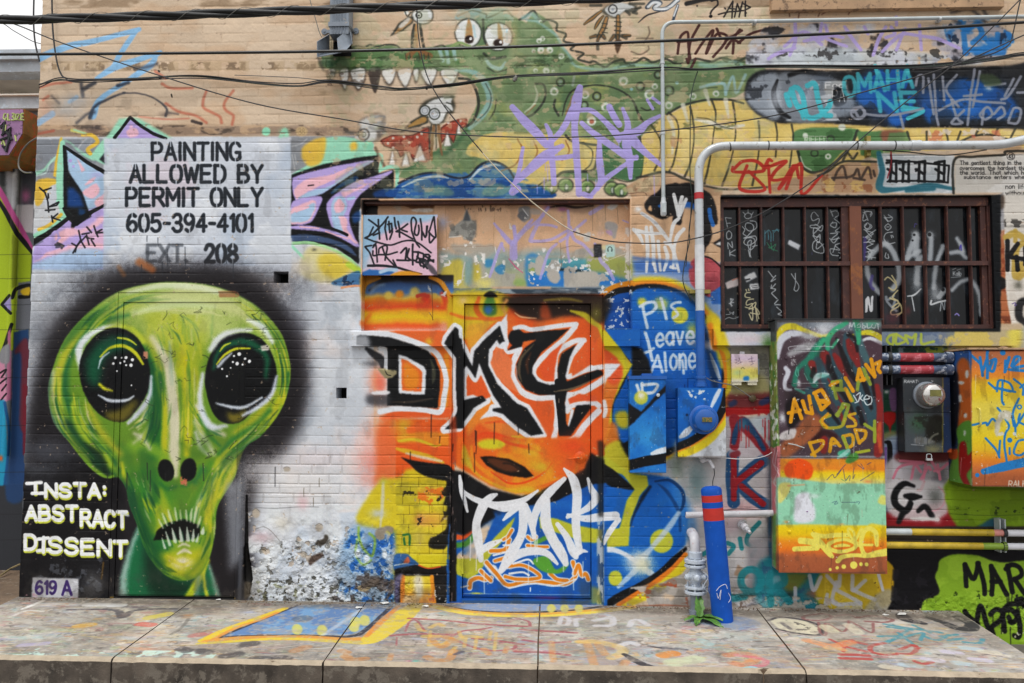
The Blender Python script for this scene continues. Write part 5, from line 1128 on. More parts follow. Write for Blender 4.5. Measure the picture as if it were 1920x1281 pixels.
    # white brush tag
 for st,w in (("80,270 95,370 135,520",[20,36,18]),("95,370 180,430 300,470 420,465 530,440 630,375",[24,40,46,44,40,18]),("340,400 300,420 240,470",[20,46,60]),("250,470 200,600 210,720 230,860",[70,60,66,40]),("225,800 290,760 370,725",[50,50,20]),("300,480 400,500 500,470",[30,46,26]),("390,580 440,530 520,470",[16,40,40]),
    ("520,470 530,600 510,700 440,820 370,940",[50,62,60,70,40]),("540,480 580,580 610,700",[50,50,30]),("600,710 600,600 640,480 720,380 820,290",[20,50,56,60,30]),("690,440 690,600 740,720 800,820 830,890",[60,76,70,70,40]),("380,930 480,830 600,800 700,820 770,890",[40,60,56,46,20]),
    ("820,220 880,290 910,400 900,560 910,700 930,800",[16,60,66,60,56,40]),("985,290 1010,360 1040,430 980,500 840,560",[20,40,60,46,24]),("845,545 960,570 1080,560 1180,550",[22,46,60,60]),("1200,580 1130,680 1100,750",[40,36,20]),("770,610 830,690 880,800 900,840",[30,46,60,40]),("900,830 940,800 980,805",[30,30,12])):
  Al(pp(st),w,'#dfe2e8',4,0.97,grain=0.2)
    # frame right, grime at the door foot
 Ap("1055,640 1095,600 1095,1180 1055,1180",'#50565e',10,0.7,sm=False);Am("1050,560 1100,560 1100,1180 1050,1180",'#b9c0c6',18,0.52,184,0.8,ax=0.4)
 Ap("1010,1050 1060,1060 1090,1180 1005,1170",'#a09a3a',16,0.7,sm=False);Ap("1055,20 1095,20 1095,560 1055,560",'#23221f',10,0.75,sm=False)
 Al("105,1100 1000,1110",4,'#9fb4cc',2,0.8,False);Al("100,1130 1000,1140",10,'#123a70',4,0.8,False);Ap("95,1145 1005,1150 1005,1185 95,1175",'#3d5a7a',4,0.9,sm=False);Ab(700,1130,90,8,'#8a4a8a',0.7);Ab(200,1098,30,5,'#d8cc3a',1)
    # left jamb of the frame
 A.at(640,780,3.46)
 Ap("700,400 745,380 745,1200 695,1200",'#1a191b',6,sm=False);Am("700,0 745,0 740,1200 695,1200",'#7a6a66',16,0.6,185,0.7,ax=0.3);Ap("705,0 745,0 745,300 705,310",'#b0441f',10,0.7,sm=False)
 Al("700,700 690,900 695,1190",8,'#20518c',4,0.8)

def paint_bluecircle(A):
 BLU = '#1a62b2';WH = '#d5dfea'
 A.at(1100,500,3.203)
    # pale wall above and right, then circle
 Ap("268,-60 820,-60 820,380 900,1281 268,1281",'#b7b5bd',3,sm=False)
 Ap("268,-30 640,-30 640,140 268,140",'#8fa2c6',10,sm=False);Ap("268,-40 600,-30 600,40 268,20",'#3e68ac',20,0.8)
 Ap("640,130 815,120 815,360 760,300",'#7f9ac4',10,sm=False);Ap("700,60 810,120 810,170 720,180",'#2f69b4',12)
 outer = [(-10,420),(40,240),(120,140),(270,70),(400,55),(520,75),(620,130),(720,230),(820,370),(870,520),(880,680),(850,830),(780,960),(680,1060),(560,1120),(420,1180),(268,1200),(60,900)]
 A.clip = A.full("268,-100 2000,-100 2000,3000 -2000,3000 -2000,372 268,372",1,sm=False)
 Ap(outer,'#dcc530',14);Ap([(p[0]*0.965+14,p[1]*0.965+26) for p in outer],'#e0872c',10);Ap([(p[0]*0.94+20,p[1]*0.94+50) for p in outer],'#17181b',6)
 inner = [(20,560),(110,260),(280,140),(420,130),(540,160),(640,230),(730,350),(790,490),(810,680),(790,830),(720,960),(600,1050),(480,1090),(300,1120),(100,900)]
 Ap(inner,BLU,8);Am(inner,'#2a76c2',70,0.5,191,0.7,edge=0.2);Am(inner,'#134f98',60,0.58,192,0.6,edge=0.2)
 A.clip = None
 Ap("268,160 640,150 640,360 268,360",'#2369b4',26,0.6)
 Ab(330,210,26,26,'#cdc84a',1,power=4);Ab(445,222,40,36,'#a9b86a',1,power=3);A.dot(558,290,50,'#cdc848',8);A.dot(558,290,20,'#a8b452',8,0.7);Ab(632,380,28,36,'#b3bb5a',0.9);A.dot(685,435,17,'#c9bf3a',6,1,24)
 w = '#cfdcea'
 As("335,235 345,290 362,365|318,238 360,215 405,212 415,240 390,270 355,285|445,190 462,250 478,312",18,w,6,0.92);Al("560,212 530,215 505,235 530,260 545,285 520,305",16,w,6,0.92)
 Al("352,398 372,470 392,560",20,w,5,0.92);A.text("eave",415,640,350,472,17,w,5,0.92,rise=-14,jit=0.03);Al("330,520 375,505 400,488",16,w,5,0.9)
 A.text("A",385,452,532,630,17,w,5,0.92,slant=0.06);Al("466,515 474,622",17,w,5,0.92);A.text("one",500,650,470,615,16,w,5,0.92,rise=-8);Al("572,560 580,638",15,w,5,0.9)
 As("740,520 770,600 795,670",[12,26,18],'#c9d2dc',4,0.9);Ap("690,360 740,420 760,520 790,700 760,760 720,560",'#16181c',14,0.55)
    # black and orange arrow left of the circle
 Ap("60,370 110,390 270,580 220,700 160,820 150,900 170,1090 250,1040 240,1200 60,1200 100,760 60,600",'#17181a',6,sm=False)
 Ap("268,470 330,490 370,560 390,640 268,660",'#17181a',12,sm=False)
 Ap("62,360 120,420 180,500 272,585 215,690 150,830 150,930 110,1060 62,1080",'#c8b62e',6,sm=False);Ap("100,470 170,530 240,590 180,700 130,840 110,1000 100,1000",'#de7a30',10,sm=False)
 Ap("100,585 205,580 160,650 105,720",'#dfe0e6',8,sm=False);Al("100,820 105,900",20,'#dfe0e6',8)
 Ap("170,880 240,870 250,960 190,960",'#c9b82e',16,0.95);Ap("100,960 170,940 190,1050 110,1090",'#dd7c30',14,0.9);Ap("100,1090 190,1040 220,1100 340,1281 240,1281 100,1180",'#c0b636',10,0.95)
 Ap("265,380 323,380 323,475 250,478 190,430",'#1f66b2',8,0.9,sm=False)
    # grey white wall below the boxes
 A.at(1120,840,3.882)
 Ap("560,-60 1290,-60 1290,640 660,640 560,220",'#b3b0b2',24,sm=False);Am("560,60 1290,60 1290,1180 640,1180",'#c9c6c8',50,0.5,193,0.8,edge=0.15);Ab(720,250,60,160,'#46686a',0.6);Ab(570,130,50,90,'#556a5a',0.6)
 Ap("600,420 1290,400 1290,1180 600,1180",'#b9b6b6',26,sm=False);Am("600,420 1290,400 1290,1180 600,1180",'#cdcbca',50,0.5,194,0.8,edge=0.15);Ab(1050,440,200,60,'#cf9a9c',0.7);Ab(960,570,60,50,'#b9a0a6',0.7);Ab(1240,800,60,120,'#5a6472',0.5)
    # blue lower mural
 Ap("-20,180 240,180 380,190 520,210 620,300 660,500 640,700 460,900 300,1010 100,1150 -20,1160",BLU,12,sm=False);Am("-20,180 380,190 620,300 640,700 300,1010 -20,1160",'#2b74c0',60,0.52,195,0.7,edge=0.15)
 Ap("560,250 660,380 720,560 660,680 600,520",'#3d7ab8',30,0.7)
 Ap("-20,80 60,100 200,230 300,300 230,300 100,280 -20,220",'#17181a',7,sm=False)
 Ap("-20,20 60,60 240,180 360,200 370,270 310,340 240,520 225,710 -10,730 -10,600 160,580 210,380 270,300 180,190 40,110 -20,90",'#b6b63a',7,sm=False);Al("380,280 320,370 270,470 240,560",[20,26,14,6],'#10161e',12,0.8)
 Al("420,240 520,230 590,280 625,340 620,420 590,470",[14,22,24,24,22,14],'#123a66',6,0.9);Al("440,260 500,310 560,400 595,480 600,600",[10,24,26,22,20],'#154274',8,0.8)
 A.dot(465,675,84,'#b9bd42',8,1,86);A.dot(130,945,50,'#b9bd42',8,1,56)
 Al("590,470 520,570 420,690 330,790",[30,40,34,40],'#b9cbe0',10,0.8);Ab(300,830,80,66,'#d8dde4',1,power=2.5);Al("45,735 120,740 200,770 260,810",[40,36,30,30],'#d3dae4',8,0.95);Al("280,880 200,960 150,1010",[40,34,20],'#b9cbe0',8,0.8);Al("340,870 400,920 460,960",[40,40,20],'#c3d0e0',10,0.85);Ab(330,850,60,60,'#cdc98a',0.5)
 Al("60,1140 160,1080 300,1010 440,920 560,810 640,730",[50,60,56,50,46,24],'#16171a',7);Al("150,1140 300,1050 440,960 560,860 640,770",[30,40,40,36,30],'#df7c2a',7);Al("190,1150 330,1080 470,1000 580,900 660,810",[30,60,66,60,50],'#d9c42e',10)
    # worn brick at the foot
 ft = [(240,1010),(460,980),(640,900),(660,1180),(200,1180)]
 Am(ft,'#b0aaa4',40,0.47,196,0.95,edge=0.06);Am(ft,'#a8583c',22,0.60,197,0.9,edge=0.05,ax=2);Am(ft,'#8a857e',24,0.58,198,0.8,edge=0.06,ax=2);Al("300,1150 480,1140 660,1150",12,'#a8583c',6,0.6)
    # K and other letters with blue rims
 A.at(960,854,3)
 for st in ("1240,0 1235,120 1245,260","1420,20 1330,90 1260,160","1280,160 1350,230 1430,280"): Al(pp(st),70,'#1f4a72',5,0.95)
 for st in ("1245,0 1245,240","1400,40 1320,100 1260,150 1250,180","1290,170 1350,220 1410,270"): Al(pp(st),34,'#8c1f28',5)
 TE = '#1f7d84'
 As("1390,375 1330,440 1320,490 1365,520 1350,560|1280,465 1290,520|1210,490 1245,510 1215,550|1260,790 1305,800|1070,555 1110,530",24,TE,4,0.9);Al("1290,680 1330,640 1390,640 1410,700 1370,770 1310,760",36,TE,6,0.8);Al("1440,650 1430,780",60,TE,14,0.8)
 Ap("1245,670 1270,610 1310,640 1340,680 1310,690 1270,680",'#9a8470',3,sm=False);Am("1230,740 1440,700 1440,860 1230,860",'#9c948c',24,0.52,199,0.8);Am("1230,780 1440,760 1440,860 1230,860",'#6a5a50',18,0.6,200,0.8)
    # bird figure between opening and window
 A.at(940,360,4.571)
 sk = [(1115,40),(1880,20),(1880,560),(1115,560)]
 Ap("1120,30 1880,30 1880,600 1120,575",'#c6a283',8,sm=False);Am("1120,30 1880,30 1880,600 1120,575",'#d3b294',40,0.5,201,0.7,edge=0.2)
 hat = [(1230,80),(1330,0),(1400,-60),(1600,-80),(1760,0),(1830,110),(1850,270),(1790,280),(1800,400),(1730,480),(1700,300),(1640,200),(1560,140),(1540,270),(1470,260),(1460,200),(1370,230),(1250,170)]
 Ap(hat,'#1d1c1e',6,0.97,wob=3);Ap("1340,120 1390,90 1400,150",'#2a66a8',8);Ap("1580,80 1650,100 1650,150 1570,140",'#2a62aa',8);Al("1780,150 1790,220 1810,280",36,'#2f6cb2',6);Ap("1255,150 1275,110 1290,160",'#c9a27c',5);Ap("1560,150 1650,150 1700,300 1600,330",'#c6a283',14,0.9)
 W = '#dcdedf'
 As("1475,20 1500,120 1510,200|1545,40 1530,110 1520,200|1580,60 1550,130 1530,200|1520,220 1470,280 1440,440|1200,180 1290,240 1360,320 1430,410 1450,430|1130,320 1250,350 1390,350|1130,320 1180,370 1210,440|1240,300 1250,500 1240,680|1280,300 1300,450 1300,620|1560,315 1510,370 1480,460|1400,430 1460,470 1520,680|1480,460 1470,650|1340,420 1360,670|1300,560 1320,680|1400,470 1420,560 1390,670|1450,640 1490,650",[30,34,22],W,5,0.93);Ab(1170,145,24,20,W,0.9);Al("1200,180 1330,270",20,'#8d9098',8,0.5)
 Ap("1620,600 1730,545 1840,600 1885,640 1885,800 1800,890 1740,880 1620,780",'#b4545c',10,0.95);Am("1620,600 1730,545 1885,640 1885,800 1740,880",'#9c4550',30,0.55,202,0.7);Al("1730,545 1800,570 1880,640",14,'#2a2426',5);Ap("1720,480 1760,440 1740,520",'#2a2426',8,0.8)
 Ap("1810,440 1880,390 1880,480",'#1d1c1e',5,sm=False);Ap("1830,445 1885,415 1885,460",'#dcdcdc',5,sm=False);Ap("1790,860 1885,800 1885,960 1800,960",'#2f66b0',10,sm=False)
 Al("1120,560 1250,575 1400,590 1560,600 1620,640",30,'#3f68a8',16,0.7)

def paint_mid(A):
 paint_croc(A);paint_bluecircle(A);paint_opening(A);paint_door(A)

# ---- the wall's paint: right part, and the window glass -------------------------------------------
def paint_right(A):
 A.at(0,0,1)
    # wall round the window and behind the cabinets
 Ap("1270,640 2080,640 2080,1300 1400,1300 1400,1010 1440,1000 1440,660 1360,660",'#8f8b90',8,0.95,sm=False)
 Ap("1440,640 1800,640 1800,1200 1440,1200",'#4a4c55',6,sm=False)
 Am("1440,640 1800,640 1800,1200 1440,1200",'#2f5068',40,0.52,301,0.8);Am("1440,640 1800,640 1800,1000 1440,1000",'#7a3a40',40,0.6,302,0.7)
    # pale strip right of the window
 Ap("1865,365 2080,365 2080,660 1865,660",'#cfc9c0',3,sm=False)
 A.at(1600,350,4.13)
 Ap("1080,330 1170,330 1180,800 1225,1090 1080,1090",'#a86a48',4,sm=False);Am("1080,330 1170,330 1180,800 1225,1090 1080,1090",'#8c4c34',20,0.52,303,0.8);Am("1110,1000 1225,1000 1225,1090 1110,1090",'#6b3a28',10,0.5,304,0.8)
 Ap("1080,90 1160,40 1165,330 1080,330",'#8d8c90',6,sm=False);Ap("1090,100 1160,60 1160,160 1090,180",'#4a3c30',12,0.8);Ab(1120,300,30,70,'#c9cacc',0.7)
 Ap("1095,690 1180,715 1180,775 1095,800",'#1d1a1a',6)
 Ap("1165,340 1600,340 1600,1100 1225,1100 1180,800",'#d4cec6',5,sm=False);Am("1165,340 1600,340 1600,1100 1225,1100",'#c3bcb2',30,0.5,305,0.6)
 Ap("1165,300 1400,290 1400,318 1165,312",'#6f6c68',5,0.6,sm=False);Am("1165,250 1400,250 1400,320 1165,320",'#3a3836',14,0.55,306,0.8)
 Al("1180,390 1250,360 1330,420 1260,480 1250,690 1300,600",50,'#b3974a',8,0.9);Al("1400,560 1330,650 1280,700",50,'#b3974a',8,0.9);Al("1250,340 1250,420",34,'#b3974a',8,0.9)
 As("1190,420 1190,640|1270,440 1200,540 1330,560|1260,540 1270,640|1330,470 1330,600|1360,560 1420,600",34,'#17171a',6,0.95,sm=False);Al("1370,880 1290,900 1280,1000 1330,1060",[60,60,60,40],'#1b1b1e',12,0.9);Ab(1275,760,26,30,'#55544a',0.8)
 As("1228,905 1250,895 1245,920 1262,910",5,'#5a4a8a',2);Ap("1270,1110 1400,1090 1400,1300 1260,1240",'#9aa0a8',14,0.9)
 Am("1225,1050 1400,1040 1400,1281 1225,1281",'#3b4048',20,0.58,307,0.7)
 A.at(0,0,1)
    # sills' paint (they use the same sheet)
 Ap("1330,610 1450,610 1450,655 1330,655",'#c9ccd4',3,sm=False);Am("1340,612 1450,612 1450,655 1340,655",'#b3c0d6',18,0.5,308,0.8);Ab(1400,636,30,8,'#d9c6cc',0.8)
 Al("1335,600 1350,640 1362,680",26,'#dcc22e',5);Al("1330,610 1340,650",12,'#e0872c',4);Ab(1440,645,10,14,'#4f7a3a',0.9)
 Ap("1640,612 1915,612 1915,655 1640,655",'#7e8a98',3,sm=False);Ap("1770,612 1915,612 1915,655 1770,655",'#c3b268',10,sm=False);Am("1760,612 1915,612 1915,655 1760,655",'#a9a08a',20,0.52,309,0.8);Ap("1890,620 1912,614 1912,640 1895,650",'#cfc45e',6)
 Am("1640,612 1790,612 1790,655 1640,655",'#5f6f8a',20,0.5,310,0.7);A.rect(1640,606,1915,618,'#b9a690',2,0.9)
 A.at(1600,350,4.13);As("330,1140 280,1150 260,1190 300,1220 310,1140|330,1140 330,1215 400,1190 340,1145|420,1210 400,1150 450,1170 480,1140 470,1220|520,1140 530,1215 620,1195",20,'#aab84a',4,0.9)
    # grey wall, red bar and the second tall letters
 A.at(1330,630,3.464)
 Ap("60,70 395,60 395,380 130,400 110,300",'#8d8a7e',10,sm=False);Am("60,70 395,60 395,380 130,400",'#6c6a68',30,0.52,311,0.7);Ap("130,260 330,250 390,330 380,380 130,390",'#a8a070',20,0.8)
 Al("80,80 100,160 105,260 95,330",[40,34,24,30],'#e0882a',6);Al("60,60 110,100 125,200 125,330 80,420",[30,34,30,30,20],'#d8c030',8,0.9)
 Ap("120,380 200,380 400,370 400,460 120,470",'#6e2a30',20,0.9);Al("120,490 250,485 395,470",[60,50,56],'#a01f22',8);Al("340,430 380,410",40,'#243a66',10,0.8);Al("140,440 160,430",36,'#2a3f66',10,0.8);Am("310,490 395,490 395,550 310,550",'#a01f22',8,0.5,312,0.8)
 Ap("120,520 380,520 395,780 120,780",'#b0a6ac',16,0.8,sm=False);Ap("260,540 390,520 390,640 300,620",'#a9b3bc',14,0.9)
 Al("160,540 170,620 160,710",[70,60,60],'#8c2a34',7);Al("210,560 290,650 370,750",[80,70,60],'#8c2a34',7);Al("200,560 170,620 155,690",[40,36,30],'#24466a',8);Al("230,560 300,640 350,730",[60,34,30],'#24466a',9);Ab(215,570,24,30,'#4a7a8a',0.7)
 Al("150,770 180,760",40,'#7a2a34',8,0.9)
 Al("90,1130 200,1120 380,1130",8,'#2a2a2e',4,0.6)
    # under and beside the big cabinet
 A.at(1330,900,3.362)
 Ap("330,500 700,500 760,640 760,830 330,800",'#1f6f7c',20,0.95);Am("330,500 760,500 760,830 330,800",'#2a4f6e',30,0.55,321,0.7);Ab(420,620,50,40,'#8ab3bb',0.7);Ab(390,770,70,30,'#a9b9b6',0.7);Ab(510,715,30,26,'#2a2a24',0.7);Ab(655,710,40,30,'#8a5640',0.8)
 Ap("720,560 1200,450 1200,830 730,830",'#b39a24',16,0.95);Am("720,560 1180,450 1180,830 730,830",'#cbb13a',30,0.5,322,0.7);Am("740,740 1180,740 1180,830 730,830",'#a9a59c',18,0.52,323,0.8);A.crumble([(120,700),(1180,720),(1180,830),(120,830)],7,12,423,'#6a6250',0.7,20,0.38);Am("1000,600 1170,600 1170,830 1000,830",'#55451c',10,0.64,324,0.9)
 Ap("470,590 620,590 560,680 480,690",'#8a7a20',20,0.7)
 As("630,600 655,690 700,610|740,600 810,670 820,600|800,640 780,770 950,775|800,690 950,770|900,600 905,690 980,630|900,690 1040,750|1070,600 1090,690|740,720 730,780|540,680 540,790",24,'#b3b5be',5,0.85)
 Am("130,720 760,740 760,830 120,800",'#a59c92',20,0.56,325,0.9,rel=-5);A.ring(262,632,66,70,44,'#217f88',6,0.9);As("385,780 380,600 450,580 470,640 400,680|420,680 500,760|90,690 140,740 220,730",44,'#217f88',8,0.85);Al("120,805 760,818 1160,825",14,'#6a6258',8,0.7)
    # column of colour between the cabinets
 A.at(1640,640,4.418)
 Ap("0,40 600,40 600,100 0,100",'#2f4a40',6,0.9,sm=False);Am("0,40 600,40 600,100 0,100",'#a9b23a',18,0.58,331,0.8);Am("0,40 600,40 600,100 0,100",'#8fa0a8',14,0.6,332,0.8)
 Ap("50,100 640,100 640,330 50,400",'#26262c',14,0.9,sm=False);Ap("55,400 180,390 180,800 60,800",'#1e4a34',8,0.9,sm=False);Ap("120,400 180,400 180,560 130,560",'#8a5a8a',10,0.8);Ab(95,415,16,12,'#d8d8d8',0.9)
 Ap("60,590 165,585 170,650 135,700 125,770 110,700 70,660",'#a0201e',5);Ap("60,760 190,740 190,830 60,830",'#9a9060',12,0.7)
 Ap("70,820 300,820 260,1200 80,1190",'#8a9cb8',18,0.85);Al("85,830 120,860 120,1130 90,1160",[20,40,40,20],'#17171a',6);Al("88,880 88,1120",18,'#7a5a9a',4,0.9)
 Ap("180,300 250,300 250,950 180,950",'#2a2a38',14,0.9,sm=False);Ap("600,180 680,180 680,960 600,960",'#1a1c22',14,0.9,sm=False)
 Ap("140,960 620,930 610,1281 80,1281",'#b9b3b8',24,0.9);Am("140,960 620,930 610,1281 80,1281",'#8a8690',30,0.55,333,0.7);Ap("200,910 620,910 620,990 220,1000",'#5a1a1a',20,0.8);Ab(540,1100,60,60,'#4a4a4e',0.7);Ab(370,1110,60,50,'#6a6a6e',0.6)
 As("150,1130 200,1040 300,1010 380,1010|210,985 400,1000|300,1140 330,1020 380,1080|420,1010 390,1200|380,1140 440,1040 460,1060|470,990 520,1080|600,1010 540,1060 490,1070|520,1020 540,1140",22,'#c9788c',4,0.9);Al("410,1160 380,1220 350,1230",[14,26,20],'#b0202c',4)
 A.at(1620,880,3.767)
 Ap("150,300 640,230 640,410 150,410",'#8c1e26',20,0.95);Ap("160,100 560,100 560,330 200,330",'#c3bfc3',20,0.85);Ab(300,210,90,60,'#d0cdd0',0.8);Ab(500,190,40,50,'#5a5e5a',0.8)
 Al("350,115 280,100 220,160 220,240 290,290 330,240",[20,40,46,46,40,30],'#17171a',8);Al("290,185 340,190 400,190",[30,50,20],'#17171a',8);Al("330,200 310,270 270,310 240,370",[20,40,40,30],'#17171a',10);Al("380,290 430,260 480,330",[30,40,40],'#17171a',9);Al("330,345 420,345 520,350",[14,24,18],'#dadada',9,0.9);Ab(515,345,20,24,'#dadada',0.8)
 A.ring(480,200,90,90,8,'#c98090',6,0.6,-60,90)
 Ap("600,60 700,90 1130,130 1700,130 1700,420 660,410 600,320 570,200 560,120",'#6f8a1e',14,sm=False);Am("600,60 1700,130 1700,420 660,410 570,200",'#82a026',40,0.5,334,0.7);Am("640,240 1130,240 1130,320 640,320",'#2c3a14',8,0.66,335,0.8);Al("600,310 850,322 1130,318",4,'#3a4a14',2,0.6)
 Ap("850,370 900,345 960,350 940,410 800,410",'#2a5a78',12,0.9);Al("600,90 780,130 1200,135",16,'#4c6414',8,0.6)
 Ap("150,400 1700,400 1700,580 150,580",'#3a352e',8,sm=False)
 Ap("140,560 220,560 215,820 190,940 100,940",'#b8941e',14,0.9);Ap("100,870 190,850 190,1000 0,1000",'#9a968c',14,0.8);Al("100,740 115,790 130,850",20,'#b9b9bc',4)
 Ap("360,560 1700,540 1700,1400 900,1400 600,1100 340,1060 380,960",'#84a630',10,sm=False);Am("500,600 1700,600 1700,1400 380,1100",'#95b83c',40,0.5,336,0.7)
 Am("380,900 1700,880 1700,1200 360,1060",'#6a8a22',10,0.6,337,0.5);A.crumble([(380,900),(1700,880),(1700,1200),(360,1060)],8,11,437,'#4a6418',0.8,24,0.40);Am("380,860 1700,850 1700,1200 360,1060",'#2c3a12',10,0.68,338,0.8,rel=-4)
 Ap("215,540 1700,530 1700,620 1130,640 1000,655 900,640 800,605 680,595 590,605 530,640 520,700 500,760 530,860 480,900 420,920 370,1010 170,1010 200,900 210,700",'#17161a',8);Am("200,700 500,700 420,1000 180,1000",'#26242a',16,0.5,339,0.8);Am("160,970 400,970 400,1020 160,1020",'#c9b090',7,0.72,340,0.9)
 k = '#17171a'
 As("710,670 715,740 720,820|710,670 770,770 805,660|800,660 840,780 850,875|895,680 905,780 900,880|895,680 940,760 1005,880|900,790 960,790|1010,680 1030,780 1045,865|1000,700 1040,670 1095,690 1110,740 1060,775|1060,770 1100,830 1130,870|1160,680 1170,860",32,k,5,0.97)
 As("710,1000 740,1040 800,1090|790,1080 820,960 860,1080 880,1130|890,1020 930,985 980,1010 960,1060 900,1110 910,1160|975,1020 990,1140|1000,990 1040,990 1080,1040 1040,1080 1020,1040|1080,1000 1100,1120 1090,1180 1060,1170|980,990 1030,950 1130,945|1075,920 1110,910|1130,960 1180,1000 1160,1150",34,k,6,0.97)
 Am("880,1120 1130,1120 1130,1200 880,1180",'#c9c9b0',8,0.68,341,0.9)

def paint_glass(A):
 """the window's panes: near-black with marker tags and stickers"""
 A.at(1340,350,4.575)
 Ap("50,70 2450,70 2450,1240 50,1240",'#101317',2,sm=False)
 Am("50,70 2450,70 2450,1240 50,1240",'#1d2329',60,0.5,401,0.8,edge=0.2,ax=0.4);Am("50,70 2450,70 2450,1240 50,1240",'#3a444e',50,0.6,402,0.6,edge=0.2,ax=0.3)  # blue-grey patches painted in to vary the panes as reflections would
 w = '#b9bec2'
 def t(s,wd=8,c=w,a=0.9): As(s,wd,c,2,a)
 t("88,262 105,345|88,262 140,268|100,312 130,312|118,375 98,400 105,445 135,440 140,400 118,375|112,530 110,478 148,520 145,470|128,590 125,540|172,540 128,570 172,592",8)
 t("250,250 270,225 305,230 310,260 270,270 250,250|285,195 285,220|240,215 260,235|330,215 315,240|300,290 350,300 355,350 300,380 260,350 270,310 320,320 330,360 280,420 250,440 340,420 350,460 290,500 250,480 270,440 330,440 340,500 300,540 280,480 310,460 300,560 310,605|235,340 255,370 240,400 265,420|360,500 320,510|285,540 300,600",8)
 t("428,375 428,500|430,400 460,370 480,400 480,470|455,380 460,450|500,380 500,460|490,375 550,370|510,390 530,360 545,385",7,'#5a9aa8',0.8);t("445,475 480,520 520,490 500,550|460,520 535,550|480,480 490,540",7,'#2f8a62',0.8)
 Ap("635,450 735,498 718,542 618,490",'#c3c7ce',2,sm=False)
 t("885,250 850,215 825,250 840,290 890,270 880,320 820,330 830,350 900,350 860,320|850,400 920,330 910,380 850,350 850,420 900,430|840,420 890,480 900,410 870,440|880,450 840,480 840,540 890,565 930,560 920,500 880,470 870,530 930,490",8)
 t("990,215 1040,205 1060,240 1030,260|990,200 1010,250|1010,300 990,330 1030,350 1040,310 1000,310|1020,270 1080,330 1030,380 1090,390|990,400 1050,400 1000,450 1070,440|985,440 1020,480 1060,430|1080,480 1030,500 1070,540 990,530 1000,580 1060,590|1030,500 1010,560|1060,560 1090,580 1070,610",8)
 t("1270,220 1340,210 1330,240|1270,240 1270,290 1300,280|1280,330 1310,310 1330,340 1300,360 1280,340|1290,370 1340,430|1270,430 1330,440 1300,480|1310,470 1350,490|1300,520 1340,560 1310,600|1290,560 1360,540|1300,640 1350,560",8)
 Ap("1270,450 1300,440 1290,640 1272,640",'#4a3a86',6,0.8)
 Ap("85,820 192,778 212,842 104,878",'#cfc3c2',2,sm=False);Al("150,800 190,785",12,'#c77a66',3,0.7);Ap("245,770 338,722 360,772 268,822",'#c9cbce',2,sm=False);Al("262,798 295,790",14,'#2a2a2e',3);Ap("294,832 372,824 378,874 300,884",'#cdd0d2',2,sm=False);As("312,850 360,845|320,865 365,860",7,'#5a5a60',2)
 Ab(140,992,34,36,'#55595e',0.7);t("130,960 155,965 130,1000 150,1020|120,1000 160,990|135,955 140,1025",7);t("95,1095 130,1090 125,1070|145,1085 160,1072 155,1095 140,1078|85,1135 120,1120 160,1130 200,1115",6)
 c = '#c3bb98'
 t("265,880 270,895|285,875 290,890|300,905 265,910 258,940 300,950|330,960 280,970 270,1010 320,1000|300,1030 350,990 340,1030 290,1050|260,1030 330,1050|320,1000 320,1140 290,1090|345,1020 360,1150|300,1080 380,1090 350,1040 375,1130",10,c,0.95)
 t("455,722 500,775 520,760 480,810 520,790|485,840 480,870 520,830|490,870 520,880 485,910|485,915 530,960 490,920|510,1000 540,970|515,1010 560,1010|530,1030 570,1070 540,1090 570,1100",9);t("655,745 690,800 720,850 705,890 680,880 690,830 690,740",8)
 A.dot(830,988,5,'#9a9ea6',2);t("1295,1070 1300,960 1345,1060 1345,950",16,'#cfd2d6')
 for x,y,h in ((955,400,60),(830,560,20),(960,780,60),(962,850,30)): Al([(x,y),(x+2,y+h)],8,'#3a3470',4,0.7)
 A.at(1600,350,4.13)
 t("70,240 90,190 140,200 130,230|80,180 110,260|100,290 85,310 110,330 140,310 130,290|80,330 150,360 90,390 170,330|100,400 160,420 80,430|150,440 100,470 170,500|90,540 170,550|110,500 140,560",7)
 t("235,235 265,270|265,215 300,240 270,265 235,220|240,240 290,235|265,285 240,310 265,335 290,310 265,285|255,310 275,310|300,350 250,360 235,400 270,440 320,430|290,375 295,395|300,375 308,390|250,510 245,545 270,550 265,520",7)
 g = '#aeb4ba'
 for st,wd in (("100,600 110,680 150,760 200,820",40),("120,540 190,470 240,440 290,480 330,560 350,640 350,720 300,790",44),("480,370 460,420 430,500 410,560",44),("490,400 480,520 500,500",50),("420,550 500,500",30),("500,560 495,640 490,740",46),("590,370 600,420 590,560",40),("690,460 660,540 640,600 625,700 620,780",36),("750,510 820,505 870,550",34),("800,400 830,450 850,500",32),("760,800 820,740 880,715",30),("920,730 960,800 980,900 990,990",34),("510,600 525,540",30)):
  Al(pp(st),wd,g,14,0.88)
 for x,y,rx,ry in ((490,750,34,60),(630,830,40,60),(240,440,30,26),(600,370,24,24),(480,360,30,24)): Ab(x,y,rx,ry,'#b5babf',0.7)
 As("415,845 470,835 520,790|450,850 470,960",[8,14,8],'#c3c7cb',3);Al("600,880 600,910 660,890 710,880",14,'#c3c7cb',3);Al("660,850 700,800",40,'#aeb3b8',10,0.8);As("670,960 680,890 700,950 705,890",8,'#9aa0a6',3)
 A.dot(468,372,10,'#1a1c1f',3);A.dot(455,415,8,'#1a1c1f',3);A.dot(588,368,15,'#1a1c1f',3);A.dot(690,795,14,'#23262a',5)
 As("100,960 110,855 135,960 145,850",16,'#cfd2d6',3);As("250,850 260,890 330,960|270,870 310,840|320,880 300,950",20,'#9aa0a8',5,0.8)
